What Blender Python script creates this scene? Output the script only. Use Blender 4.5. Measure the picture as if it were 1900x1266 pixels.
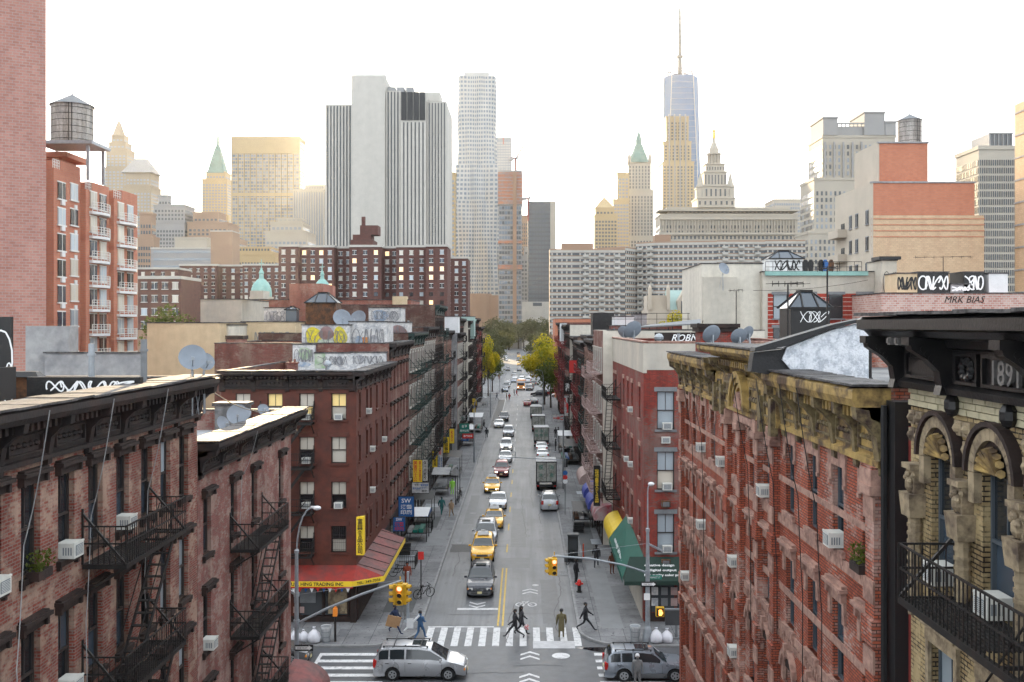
import bpy, bmesh, math, random
from mathutils import Vector, Matrix
R = math.radians
PI = math.pi
S = bpy.context.scene
COL = S.collection
for o in list(bpy.data.objects): bpy.data.objects.remove(o)

# ------------------------------------------------------------------ camera
F = 1847.0; CH = 19.2; VX = 972.0; VY = 603.0      # focal in photo pixels, eye height, vanishing point
cd = bpy.data.cameras.new('camera'); cam = bpy.data.objects.new('camera', cd); COL.objects.link(cam)
cam.location = (0, 0, CH); cam.rotation_euler = (R(90), 0, 0)
cd.sensor_width = 36; cd.lens = 36 * F / 1900; cd.shift_x = (950 - VX) / 1900; cd.shift_y = (VY - 633) / 1900
cd.clip_end = 12000; cd.clip_start = 0.5
S.camera = cam
def wx(px, Y): return (px - VX) * Y / F
def wz(py, Y): return CH - (py - VY) * Y / F
# ------------------------------------------------------------------ sky, sun, exposure
SKYMIX, SKYFILL = 0.82, (5.6, 6.0, 6.4, 1)
SUN_EL, SUN_AZ = 8.7, -11.2       # low sun ahead, left of the street
w = bpy.data.worlds.new("World"); S.world = w; w.use_nodes = True
nt = w.node_tree; bg = nt.nodes['Background']
sky = nt.nodes.new('ShaderNodeTexSky'); sky.sky_type = 'NISHITA'; sky.sun_disc = False
sky.sun_elevation = R(SUN_EL); sky.sun_rotation = R(SUN_AZ); sky.air_density = 1.0; sky.dust_density = 4.0; sky.ozone_density = 1.0
hs = nt.nodes.new('ShaderNodeHueSaturation'); hs.inputs['Saturation'].default_value = 0.28
nt.links.new(sky.outputs[0], hs.inputs['Color'])
mx = nt.nodes.new('ShaderNodeMix'); mx.data_type = 'RGBA'; mx.inputs[0].default_value = SKYMIX; mx.inputs[7].default_value = SKYFILL   # strong constant white added to the sky to even out and lift its light
nt.links.new(hs.outputs[0], mx.inputs[6]); nt.links.new(mx.outputs[2], bg.inputs['Color'])
bg.inputs['Strength'].default_value = 0.15
sd = bpy.data.lights.new('sun', 'SUN'); sd.energy = 4.6; sd.angle = R(0.6); sd.color = (1.0, 0.76, 0.46)
sun = bpy.data.objects.new('sun', sd); COL.objects.link(sun)
az = R(SUN_AZ); el = R(SUN_EL)
sdir = Vector((math.sin(az) * math.cos(el), math.cos(az) * math.cos(el), math.sin(el)))
sun.rotation_euler = sdir.to_track_quat('Z', 'Y').to_euler()
S.view_settings.view_transform = 'Standard'; S.view_settings.look = 'None'
S.view_settings.exposure = 1.52; S.view_settings.gamma = 1.0
S.cycles.max_bounces = 6; S.cycles.diffuse_bounces = 3; S.cycles.glossy_bounces = 2; S.cycles.transmission_bounces = 2; S.cycles.transparent_max_bounces = 6
S.cycles.volume_bounces = 0; S.cycles.volume_max_steps = 64; S.cycles.use_adaptive_sampling = True; S.cycles.adaptive_threshold = 0.03
S.cycles.use_denoising = True
S.cycles.caustics_reflective = False; S.cycles.caustics_refractive = False; S.cycles.sample_clamp_indirect = 4

# ------------------------------------------------------------------ materials
MATS = {}
def _base(name, rough=0.8, metal=0.0, spec=0.4):
    m = bpy.data.materials.new(name); m.use_nodes = True
    b = m.node_tree.nodes['Principled BSDF']; b.inputs['Roughness'].default_value = rough; b.inputs['Metallic'].default_value = metal
    b.inputs['Specular IOR Level'].default_value = spec
    MATS[name] = m; return m, m.node_tree, b
def _n(nt, t, **k):
    n = nt.nodes.new(t)
    for a, v in k.items():
        if a in n.inputs: n.inputs[a].default_value = v
        else: setattr(n, a, v)
    return n
def rgba(c): return (c[0], c[1], c[2], 1)
def _mix(nt, fac, a, b, blend='MIX'):
    n = nt.nodes.new('ShaderNodeMix'); n.data_type = 'RGBA'; n.blend_type = blend
    for s, v in ((0, fac), (6, a), (7, b)):
        if isinstance(v, (int, float)): n.inputs[s].default_value = v
        elif isinstance(v, tuple): n.inputs[s].default_value = rgba(v)
        else: nt.links.new(v, n.inputs[s])
    return n.outputs[2]
def _ramp(nt, src, a, b):
    n = _n(nt, 'ShaderNodeMapRange'); n.inputs[1].default_value = a; n.inputs[2].default_value = b; nt.links.new(src, n.inputs[0]); return n.outputs[0]
def _wallvec(nt, kx=1.0, kz=1.0):
    tc = _n(nt, 'ShaderNodeTexCoord'); sp = _n(nt, 'ShaderNodeSeparateXYZ'); nt.links.new(tc.outputs['Object'], sp.inputs[0])
    ad = _n(nt, 'ShaderNodeMath'); nt.links.new(sp.outputs[0], ad.inputs[0]); nt.links.new(sp.outputs[1], ad.inputs[1])
    cb = _n(nt, 'ShaderNodeCombineXYZ'); nt.links.new(ad.outputs[0], cb.inputs[0]); nt.links.new(sp.outputs[2], cb.inputs[1])
    return tc, cb.outputs[0], sp
def mat(name, c, rough=0.8, metal=0.0, var=0.25, scale=1.5, bump=0.0, c2=None, lo=0.42, hi=0.6, spec=0.4, streak=False, emit=None):
    if name in MATS: return MATS[name]
    m, nt, b = _base(name, rough, metal, spec)
    tc = _n(nt, 'ShaderNodeTexCoord')
    mp = _n(nt, 'ShaderNodeMapping'); nt.links.new(tc.outputs['Object'], mp.inputs[0])
    if streak: mp.inputs['Scale'].default_value = (1, 1, 0.15)
    no = _n(nt, 'ShaderNodeTexNoise', Scale=scale, Detail=6.0, Roughness=0.65); nt.links.new(mp.outputs[0], no.inputs['Vector'])
    d = tuple(x * (1 - var) for x in c) if c2 is None else c2
    f = _ramp(nt, no.outputs[0], lo, hi) if c2 else _ramp(nt, no.outputs[0], 0.3, 0.7)
    col = _mix(nt, f, c, d)
    if c2: 
        n2 = _n(nt, 'ShaderNodeTexNoise', Scale=scale * 4, Detail=4.0); nt.links.new(tc.outputs['Object'], n2.inputs['Vector'])
        col = _mix(nt, _ramp(nt, n2.outputs[0], 0.3, 0.7), col, _mix(nt, 1.0, col, (1 - var,) * 3, 'MULTIPLY'))
    nt.links.new(col, b.inputs['Base Color'])
    if bump:
        bp = _n(nt, 'ShaderNodeBump', Strength=bump, Distance=0.05); n3 = _n(nt, 'ShaderNodeTexNoise', Scale=scale * 8, Detail=5.0)
        nt.links.new(tc.outputs['Object'], n3.inputs['Vector']); nt.links.new(n3.outputs[0], bp.inputs['Height']); nt.links.new(bp.outputs[0], b.inputs['Normal'])
    if emit: b.inputs['Emission Color'].default_value = rgba(emit[0]); b.inputs['Emission Strength'].default_value = emit[1]
    return m
def flat(name, c, rough=0.6, metal=0.0, emit=0.0, spec=0.4):
    if name in MATS: return MATS[name]
    m, nt, b = _base(name, rough, metal, spec); b.inputs['Base Color'].default_value = rgba(c)
    if emit: b.inputs['Emission Color'].default_value = rgba(c); b.inputs['Emission Strength'].default_value = emit
    return m
def brick(name, c1, c2, mortar, worn=None, amt=(0.5, 0.62), dirt=(0.5, 0.45, 0.42), bw=0.21, bh=0.075, ms=0.012, bump=0.35, wscale=0.5, rough=0.85):
    if name in MATS: return MATS[name]
    m, nt, b = _base(name, rough, 0, 0.25)
    tc, vec, sp = _wallvec(nt)
    br = _n(nt, 'ShaderNodeTexBrick', Color1=rgba(c1), Color2=rgba(c2), Mortar=rgba(mortar)); nt.links.new(vec, br.inputs['Vector'])
    br.inputs['Scale'].default_value = 1.0; br.inputs['Mortar Size'].default_value = ms; br.inputs['Brick Width'].default_value = bw; br.inputs['Row Height'].default_value = bh; br.inputs['Bias'].default_value = -0.1
    col = br.outputs['Color']
    if worn:
        b2 = _n(nt, 'ShaderNodeTexBrick', Color1=(0.25, 0.25, 0.25, 1), Color2=(1, 1, 1, 1), Mortar=(0.45, 0.45, 0.45, 1)); nt.links.new(vec, b2.inputs['Vector'])
        b2.inputs['Scale'].default_value = 1.0; b2.inputs['Mortar Size'].default_value = ms; b2.inputs['Brick Width'].default_value = bw; b2.inputs['Row Height'].default_value = bh; b2.offset_frequency = 2
        n1 = _n(nt, 'ShaderNodeTexNoise', Scale=wscale, Detail=8.0, Roughness=0.72); nt.links.new(tc.outputs['Object'], n1.inputs['Vector'])
        ma = _n(nt, 'ShaderNodeMath', operation='MULTIPLY_ADD'); nt.links.new(b2.outputs['Color'], ma.inputs[0]); ma.inputs[1].default_value = 0.16; nt.links.new(n1.outputs[0], ma.inputs[2])
        f = _ramp(nt, ma.outputs[0], amt[0], amt[1])
        col = _mix(nt, f, col, worn)
    n2 = _n(nt, 'ShaderNodeTexNoise', Scale=0.35, Detail=7.0, Roughness=0.7); mp = _n(nt, 'ShaderNodeMapping'); mp.inputs['Scale'].default_value = (1.6, 1.6, 0.5)
    nt.links.new(tc.outputs['Object'], mp.inputs[0]); nt.links.new(mp.outputs[0], n2.inputs['Vector'])
    col = _mix(nt, _ramp(nt, n2.outputs[0], 0.42, 0.72), col, _mix(nt, 1.0, col, dirt, 'MULTIPLY'))
    nt.links.new(col, b.inputs['Base Color'])
    bp = _n(nt, 'ShaderNodeBump', Strength=bump, Distance=0.02, invert=True); nt.links.new(br.outputs['Fac'], bp.inputs['Height']); nt.links.new(bp.outputs[0], b.inputs['Normal'])
    return m
def glass(name, c=(0.03, 0.035, 0.04), rough=0.08, var=0.6):
    if name in MATS: return MATS[name]
    m, nt, b = _base(name, rough, 0, 0.7)
    oi = _n(nt, 'ShaderNodeObjectInfo'); r = _ramp(nt, oi.outputs['Random'], 0, 1)
    nt.links.new(_mix(nt, r, tuple(x * (1 - var) for x in c), c), b.inputs['Base Color'])
    tc = _n(nt, 'ShaderNodeTexCoord'); n3 = _n(nt, 'ShaderNodeTexNoise', Scale=0.9, Detail=2.0); nt.links.new(tc.outputs['Object'], n3.inputs['Vector'])
    bp = _n(nt, 'ShaderNodeBump', Strength=0.12, Distance=0.05); nt.links.new(n3.outputs[0], bp.inputs['Height']); nt.links.new(bp.outputs[0], b.inputs['Normal'])
    return m

# ------------------------------------------------------------------ mesh builder
class MB:
    def __init__(s): s.v = []; s.f = []; s.m = []; s.k = 0; s.T = None
    def add(s, vs, fs):
        n = len(s.v)
        s.v += [tuple(s.T @ Vector(p)) for p in vs] if s.T else [tuple(p) for p in vs]
        s.f += [tuple(n + i for i in f) for f in fs]; s.m += [s.k] * len(fs); return s
    def box(s, x0, x1, y0, y1, z0, z1):
        return s.add([(x0,y0,z0),(x1,y0,z0),(x1,y1,z0),(x0,y1,z0),(x0,y0,z1),(x1,y0,z1),(x1,y1,z1),(x0,y1,z1)],
                     [(0,3,2,1),(4,5,6,7),(0,1,5,4),(1,2,6,5),(2,3,7,6),(3,0,4,7)])
    def cbox(s, c, d): return s.box(c[0]-d[0]/2, c[0]+d[0]/2, c[1]-d[1]/2, c[1]+d[1]/2, c[2]-d[2]/2, c[2]+d[2]/2)
    def quad(s, *p): return s.add(list(p), [tuple(range(len(p)))])
    def frust(s, x0, x1, y0, y1, z0, z1, ix, iy=None):
        iy = ix if iy is None else iy
        return s.add([(x0,y0,z0),(x1,y0,z0),(x1,y1,z0),(x0,y1,z0),(x0+ix,y0+iy,z1),(x1-ix,y0+iy,z1),(x1-ix,y1-iy,z1),(x0+ix,y1-iy,z1)],
                     [(0,3,2,1),(4,5,6,7),(0,1,5,4),(1,2,6,5),(2,3,7,6),(3,0,4,7)])
    def prism(s, poly, a, b, axis='z'):
        def P(u, v, t): return (u, v, t) if axis == 'z' else ((u, t, v) if axis == 'y' else (t, u, v))
        n = len(poly); vs = [P(u, v, a) for u, v in poly] + [P(u, v, b) for u, v in poly]
        fs = [tuple(range(n))[::-1], tuple(range(n, 2*n))] + [(i, (i+1) % n, n + (i+1) % n, n + i) for i in range(n)]
        return s.add(vs, fs)
    def cyl(s, p0, p1, r0, r1=None, n=8, caps=True):
        r1 = r0 if r1 is None else r1
        p0 = Vector(p0); p1 = Vector(p1); d = p1 - p0
        if d.length < 1e-6: return s
        q = d.to_track_quat('Z', 'Y'); vs = []
        for p, r in ((p0, r0), (p1, r1)):
            for i in range(n):
                a = 2*PI*(i+.5)/n; vs.append(p + q @ Vector((r*math.cos(a), r*math.sin(a), 0)))
        fs = [(i, (i+1) % n, n + (i+1) % n, n + i) for i in range(n)]
        if caps: fs += [tuple(range(n))[::-1], tuple(range(n, 2*n))]
        return s.add(vs, fs)
    def tube(s, pts, r, n=6):
        for a, b in zip(pts, pts[1:]): s.cyl(a, b, r, r, n)
        return s
    def bar(s, p0, p1, w=0.05, h=None):
        h = w if h is None else h
        p0 = Vector(p0); p1 = Vector(p1); d = p1 - p0
        if d.length < 1e-6: return s
        d.normalize(); u = Vector((0, 0, 1)) if abs(d.z) < 0.95 else Vector((0, 1, 0))
        sx = d.cross(u).normalized() * w / 2; sz = d.cross(sx).normalized() * h / 2
        vs = [p + a*sx + b*sz for p in (p0, p1) for a, b in ((-1,-1),(1,-1),(1,1),(-1,1))]
        return s.add(vs, [(3,2,1,0),(4,5,6,7),(0,1,5,4),(1,2,6,5),(2,3,7,6),(3,0,4,7)])
    def lathe(s, prof, n=16, c=(0, 0, 0), a0=0.0):
        vs = []; fs = []
        for r, z in prof:
            for i in range(n):
                a = a0 + 2*PI*i/n; vs.append((c[0]+r*math.cos(a), c[1]+r*math.sin(a), c[2]+z))
        for j in range(len(prof)-1):
            for i in range(n): fs.append((j*n+i, j*n+(i+1) % n, (j+1)*n+(i+1) % n, (j+1)*n+i))
        fs += [tuple(range(n))[::-1], tuple(range((len(prof)-1)*n, len(prof)*n))]
        return s.add(vs, fs)
    def ball(s, c, r, n=8, sz=1.0):
        k = max(4, n//2+1)
        return s.lathe([(max(r*math.sin(PI*j/k), 1e-3), -r*sz*math.cos(PI*j/k)) for j in range(k+1)], n, c)
    def profile(s, prof, x0, x1):
        """prof: list of (out, z) points; swept along x; out is towards -y."""
        n = len(prof); vs = [(x, -o, z) for x in (x0, x1) for o, z in prof]
        fs = [(i, i+1, n+i+1, n+i) for i in range(n-1)] + [(n-1, 0, n, 2*n-1), tuple(range(n))[::-1], tuple(range(n, 2*n))]
        return s.add(vs, fs)
    def build(s, name, mats, parent=None, smooth=None, fix=True):
        me = bpy.data.meshes.new(name); me.from_pydata([tuple(v) for v in s.v], [], s.f)
        if not isinstance(mats, (list, tuple)): mats = [mats]
        for m in mats: me.materials.append(m)
        if len(mats) > 1: me.polygons.foreach_set('material_index', s.m)
        if fix:
            bm = bmesh.new(); bm.from_mesh(me); bmesh.ops.recalc_face_normals(bm, faces=bm.faces); bm.to_mesh(me); bm.free()
        if smooth is not None:
            me.polygons.foreach_set('use_smooth', [True]*len(me.polygons)); me.set_sharp_from_angle(angle=R(smooth))
        return link(name, me, parent)
KIDS = {}
def setpar(o, parent):
    if parent is not None: o.parent = parent; KIDS.setdefault(parent.name, []).append(o)
def link(name, me, parent=None):
    o = bpy.data.objects.new(name, me); COL.objects.link(o); setpar(o, parent); return o
def tag(o, label=None, cat=None, group=None, kind=None):
    if label: o['label'] = label
    if cat: o['category'] = cat
    if group: o['group'] = group
    if kind: o['kind'] = kind
    return o
def thing(name, label, cat, loc=(0, 0, 0), rz=0, group=None):
    o = bpy.data.objects.new(name, None); COL.objects.link(o); o.location = loc; o.rotation_euler = (0, 0, rz); o.empty_display_size = 0.2
    return tag(o, label, cat, group)
def dup(o, loc=None, rz=None, label=None, group=None, parent=None, sc=None):
    c = o.copy(); c.parent = None; COL.objects.link(c); setpar(c, parent)
    if loc is not None: c.location = loc
    if rz is not None: c.rotation_euler = (0, 0, rz)
    if sc is not None: c.scale = sc
    if label: c['label'] = label
    if group: c['group'] = group
    for k in list(KIDS.get(o.name, [])): dup(k, parent=c)
    return c
def inst(src, parent, loc, rz=0.0, sc=None):
    """copy of a part (and its sub-parts) under a parent"""
    c = dup(src, loc, rz, parent=parent, sc=sc)
    return c
def stuff(name, mb, m, **k):
    o = mb.build(name, m, **k); o['kind'] = 'stuff'; return o
def struct(name, mb, m, **k):
    o = mb.build(name, m, **k); o['kind'] = 'structure'; return o
PROTO = []                      # prototypes removed at the end
def proto(o): PROTO.append(o); return o
TMP = bpy.data.scenes.new('scratch')
def from_tmp(t):
    TMP.collection.objects.link(t); TMP.view_layers[0].update(); dg = TMP.view_layers[0].depsgraph; dg.update()
    return bpy.data.meshes.new_from_object(t.evaluated_get(dg))
def text(s, name, m, parent, loc, rot=(R(90), 0, 0), h=0.3, width=None, depth=0.01, bold=0.0, vertical=False, slant=0.0):
    c = bpy.data.curves.new(name, 'FONT'); c.body = '\n'.join(s) if vertical else s; c.size = 1.0; c.align_x = 'CENTER'; c.align_y = 'CENTER'
    c.extrude = 0.02; c.offset = bold; c.shear = slant; c.resolution_u = 2
    if vertical: c.space_line = 0.95
    t = bpy.data.objects.new(name, c); me = from_tmp(t); bpy.data.objects.remove(t); bpy.data.curves.remove(c)
    if not me.vertices: return None
    xs = [v.co.x for v in me.vertices]; ys = [v.co.y for v in me.vertices]
    cx = (min(xs)+max(xs))/2; cy = (min(ys)+max(ys))/2; tw = max(xs)-min(xs); th = max(ys)-min(ys)
    sy = h/th; sx = (width/tw) if width else sy
    for v in me.vertices: v.co = ((v.co.x-cx)*sx, (v.co.y-cy)*sy, v.co.z*depth/0.02)
    me.materials.clear(); me.materials.append(m)
    o = link(name, me, parent); o.location = loc; o.rotation_euler = rot; return o
HAZE, ANISO = 0.000045, 0.66
# ------------------------------------------------------------------ material palette
M = {}
def asphalt(name, a, b_):
    m, nt, b = _base(name, .5, 0, .35); tc = _n(nt, 'ShaderNodeTexCoord')
    def noise(sc, scale, det=6.0):
        mp = _n(nt, 'ShaderNodeMapping'); mp.inputs['Scale'].default_value = sc; nt.links.new(tc.outputs['Object'], mp.inputs[0]); n = _n(nt, 'ShaderNodeTexNoise', Scale=scale, Detail=det, Roughness=.65); nt.links.new(mp.outputs[0], n.inputs['Vector']); return n.outputs[0]
    col = _mix(nt, _ramp(nt, noise((1, .035, 1), 1.1), .35, .65), a, b_)                                  # tyre-polished lanes
    col = _mix(nt, _ramp(nt, noise((1, 1, 1), .16), .45, .62), col, _mix(nt, 1.0, col, (.72, .72, .73), 'MULTIPLY'))   # old resurfacing
    col = _mix(nt, _ramp(nt, noise((1, .3, 1), 1.6, 3), .60, .72), col, _mix(nt, 1.0, col, (.55, .55, .56), 'MULTIPLY'))  # oil and water stains
    col = _mix(nt, _ramp(nt, noise((1, 1, 1), 14, 2), .35, .7), col, _mix(nt, 1.0, col, (.8, .8, .8), 'MULTIPLY'))
    nt.links.new(col, b.inputs['Base Color']); bp = _n(nt, 'ShaderNodeBump', Strength=.25, Distance=.02); nt.links.new(noise((1, 1, 1), 9), bp.inputs['Height']); nt.links.new(bp.outputs[0], b.inputs['Normal'])
    return m
M['asphalt'] = asphalt('worn_asphalt', (.105, .110, .119), (.19, .197, .205))
M['asphalt2'] = mat('asphalt_dark', (0.105, 0.11, 0.118), 0.5, var=0.35, scale=1.5, bump=0.2)
M['tar'] = mat('tar', (0.022, 0.022, 0.024), 0.55, var=0.4, scale=2, bump=0.3)
M['paint'] = mat('road_paint', (0.62, 0.62, 0.62), 0.7, c2=(0.30, 0.30, 0.31), scale=3.2, lo=0.5, hi=0.68, var=0.12)
M['yline'] = mat('yellow_line_paint', (0.62, 0.42, 0.08), 0.7, c2=(0.22, 0.17, 0.10), scale=3, lo=0.5, hi=0.7, var=0.1)
M['kerb'] = mat('kerb_stone', (0.30, 0.30, 0.30), 0.8, var=0.4, scale=2)
M['steel'] = mat('galvanised', (0.36, 0.39, 0.42), 0.45, metal=0.5, var=0.3, scale=3)
M['steel2'] = flat('bare_steel', (0.5, 0.5, 0.5), 0.3, 0.9)
M['iron'] = mat('black_iron', (0.009, 0.008, 0.008), 0.6, var=0.4, scale=4, c2=(0.028, 0.016, 0.013), lo=0.5, hi=0.7)
M['redirn'] = mat('red_iron', (0.22, 0.025, 0.025), 0.5, var=0.4, scale=4)
M['pinkirn'] = mat('pale_pink_iron', (0.42, 0.30, 0.28), 0.6, var=0.3, scale=4)
M['greenirn'] = mat('dark_green_iron', (0.02, 0.045, 0.04), 0.5, var=0.4, scale=4)
M['tin'] = mat('dark_tin_cornice', (0.015, 0.011, 0.011), 0.6, c2=(0.055, 0.026, 0.02), scale=1.2, lo=0.48, hi=0.7, var=0.4, bump=0.2)
M['coping'] = mat('tarred_coping', (0.105, 0.10, 0.10), 0.7, c2=(0.03, 0.026, 0.028), scale=1.6, lo=0.42, hi=0.6, var=0.5, bump=0.5)
M['roof'] = mat('roof_felt', (0.10, 0.105, 0.11), 0.75, c2=(0.22, 0.22, 0.22), scale=0.5, lo=0.45, hi=0.65, var=0.3, bump=0.2)
M['silver'] = mat('silver_roof_paint', (0.42, 0.44, 0.46), 0.55, c2=(0.20, 0.21, 0.23), scale=0.8, lo=0.45, hi=0.65, var=0.25, bump=0.3)
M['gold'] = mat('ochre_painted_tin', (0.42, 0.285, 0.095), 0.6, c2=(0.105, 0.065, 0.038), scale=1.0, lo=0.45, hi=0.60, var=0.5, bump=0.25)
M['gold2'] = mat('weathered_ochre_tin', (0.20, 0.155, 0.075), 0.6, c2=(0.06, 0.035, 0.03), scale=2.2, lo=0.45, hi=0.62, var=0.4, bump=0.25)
M['blacktin'] = mat('glossy_black_tin', (0.008, 0.0075, 0.008), 0.36, c2=(0.03, 0.027, 0.026), scale=2.0, lo=0.5, hi=0.7, var=0.5, bump=0.15, spec=0.45)
M['bstone'] = mat('brownstone', (0.42, 0.255, 0.20), 0.8, c2=(0.24, 0.135, 0.11), scale=1.5, lo=0.42, hi=0.65, var=0.3, bump=0.2)
M['bdark'] = mat('dark_stone', (0.022, 0.013, 0.011), 0.75, c2=(0.055, 0.026, 0.02), scale=2, lo=0.5, hi=0.7, var=0.3, bump=0.2)
M['gstone'] = mat('grey_stone', (0.20, 0.21, 0.22), 0.8, var=0.3, scale=2, bump=0.15)
M['pale'] = mat('limestone', (0.46, 0.44, 0.40), 0.8, var=0.25, scale=0.1)
M['pale2'] = mat('warm_limestone', (0.50, 0.44, 0.36), 0.8, var=0.25, scale=0.1)
M['sand'] = mat('sandy_stone', (0.33, 0.26, 0.165), 0.8, c2=(0.09, 0.062, 0.045), scale=1.4, lo=0.46, hi=0.66, var=0.3, bump=0.2)
M['cream'] = mat('cream_stucco', (0.62, 0.58, 0.50), 0.85, c2=(0.48, 0.45, 0.39), scale=0.5, lo=0.4, hi=0.7, var=0.15, bump=0.2, streak=True)
M['beige'] = mat('beige_stucco', (0.50, 0.46, 0.39), 0.85, c2=(0.38, 0.36, 0.32), scale=0.4, lo=0.4, hi=0.7, var=0.15, bump=0.15, streak=True)
M['ystuc'] = mat('yellow_stucco', (0.62, 0.50, 0.33), 0.85, c2=(0.50, 0.38, 0.24), scale=0.35, lo=0.4, hi=0.7, var=0.15, bump=0.15, streak=True)
M['white'] = mat('white_painted', (0.66, 0.67, 0.68), 0.6, var=0.15, scale=1.0)
M['rough'] = mat('rough_white_plaster', (0.80, 0.83, 0.88), 0.8, c2=(0.50, 0.54, 0.60), scale=3.5, lo=0.45, hi=0.6, var=0.15, bump=1.0)
M['conc'] = mat('concrete', (0.34, 0.34, 0.34), 0.85, c2=(0.24, 0.24, 0.25), scale=0.5, lo=0.4, hi=0.65, var=0.2, bump=0.15)
M['pearl'] = mat('pale_concrete_panel', (0.50, 0.475, 0.43), 0.8, c2=(0.44, 0.42, 0.38), scale=0.06, lo=0.35, hi=0.65, var=0.1, streak=True)
M['copper'] = mat('copper_green', (0.26, 0.46, 0.42), 0.7, var=0.3, scale=1.0)
M['copperfar'] = mat('far_copper_roof', (0.13, 0.235, 0.21), 0.7, var=0.3, scale=0.1)
M['copper2'] = mat('pale_copper_green', (0.34, 0.46, 0.43), 0.7, var=0.3, scale=0.1)
M['maroon'] = mat('maroon_painted_wall', (0.115, 0.030, 0.018), 0.72, c2=(0.070, 0.024, 0.018), scale=0.5, lo=0.4, hi=0.65, var=0.2, bump=0.1)
M['rust'] = mat('rusty_iron', (0.16, 0.07, 0.03), 0.8, c2=(0.05, 0.03, 0.02), scale=2, lo=0.4, hi=0.6, bump=0.2)
M['wood'] = mat('weathered_wood', (0.24, 0.20, 0.17), 0.85, c2=(0.13, 0.11, 0.10), scale=2, lo=0.4, hi=0.6, var=0.3, streak=True)
M['plank'] = mat('tank_staves', (0.46, 0.44, 0.41), 0.85, c2=(0.28, 0.26, 0.24), scale=1.4, lo=0.42, hi=0.6, var=0.3, streak=True)
M['frame'] = flat('dark_window_frame', (0.035, 0.028, 0.026), 0.5)
M['frameb'] = flat('grey_blue_window_frame', (0.07, 0.085, 0.10), 0.5)
M['framew'] = flat('white_window_frame', (0.62, 0.62, 0.60), 0.5)
M['g1'] = glass('window_glass_dark', (0.018, 0.022, 0.027), .14)
M['g5'] = flat('sunset_reflection_pane', (0.95, 0.72, 0.30), 0.3)  # sunset reflection on the top panes, put into a flat golden colour
M['g2'] = glass('window_glass_blue', (0.055, 0.075, 0.10), 0.16)
M['g3'] = glass('window_with_blind', (0.60, 0.56, 0.48), 0.35, 0.35)
M['g4'] = glass('window_with_curtain', (0.42, 0.49, 0.54), 0.35, 0.45)
M['wtc'] = mat('blue_curtain_wall', (0.04, 0.12, 0.25), 0.5, c2=(0.09, 0.16, 0.26), scale=0.012, lo=.4, hi=.6, var=.1, spec=.25)
M['gsky'] = glass('skyline_glass', (0.16, 0.20, 0.25), 0.15, 0.3)
M['gdark'] = glass('skyline_dark_glass', (0.05, 0.055, 0.06), 0.15, 0.4)
M['lit'] = flat('lit_window', (1.0, 0.62, 0.28), 0.5, emit=0.6)
M['ac'] = mat('appliance_white', (0.62, 0.62, 0.58), 0.5, var=0.2, scale=4)
M['acg'] = flat('appliance_grille', (0.16, 0.18, 0.20), 0.5)
M['dish'] = mat('dish_grey', (0.20, 0.23, 0.27), 0.5, var=0.2, scale=2)
M['black'] = flat('black_plastic', (0.015, 0.015, 0.016), 0.5)
M['rubber'] = flat('rubber', (0.012, 0.012, 0.013), 0.8)
M['wht'] = flat('white_lettering', (0.8, 0.8, 0.8), 0.5)
M['yel'] = flat('sign_yellow', (0.80, 0.55, 0.03), 0.45)
M['red'] = flat('sign_red', (0.55, 0.03, 0.025), 0.45)
M['blue'] = flat('sign_blue', (0.02, 0.10, 0.30), 0.45)
M['green'] = flat('sign_green', (0.01, 0.16, 0.12), 0.5)
M['grn2'] = mat('awning_green', (0.008, 0.095, 0.068), 0.7, var=0.25, scale=1)
M['grnd'] = mat('awning_dark_green', (0.012, 0.035, 0.026), 0.7, var=0.25, scale=1)
M['awred'] = mat('awning_red', (0.27, 0.025, 0.018), 0.75, c2=(0.15, 0.04, 0.035), scale=0.8, lo=0.42, hi=0.65, var=0.2)
M['awpink'] = mat('awning_faded_red', (0.24, 0.075, 0.07), 0.75, c2=(0.14, 0.075, 0.072), scale=0.7, lo=0.4, hi=0.6, var=0.25)
M['sigy'] = mat('signal_yellow', (0.62, 0.36, 0.02), 0.5, var=0.2, scale=5)
def leafmat(m, k=.5):
    nt = m.node_tree; b = nt.nodes['Principled BSDF']; src = b.inputs['Base Color'].links[0].from_socket; tr = _n(nt, 'ShaderNodeBsdfTranslucent'); nt.links.new(src, tr.inputs[0]); mx_ = _n(nt, 'ShaderNodeMixShader'); mx_.inputs[0].default_value = k
    nt.links.new(b.outputs[0], mx_.inputs[1]); nt.links.new(tr.outputs[0], mx_.inputs[2]); nt.links.new(mx_.outputs[0], [n for n in nt.nodes if n.type == 'OUTPUT_MATERIAL'][0].inputs[0]); return m
M['leaf'] = leafmat(mat('foliage', (0.11, 0.14, 0.02), 0.7, var=0.5, scale=0.6))
M['leafy'] = leafmat(mat('foliage_yellow', (0.62, 0.48, 0.015), 0.7, c2=(0.26, 0.28, 0.02), scale=0.35, lo=0.42, hi=0.6, var=0.3))
M['leafo'] = leafmat(mat('foliage_olive', (0.13, 0.13, 0.055), 0.8, var=0.4, scale=0.3))
M['bark'] = mat('bark', (0.07, 0.055, 0.045), 0.9, var=0.3, scale=4)
M['skin'] = flat('skin', (0.45, 0.25, 0.17), 0.6)
M['hair'] = flat('hair_black', (0.012, 0.01, 0.01), 0.5)
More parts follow.
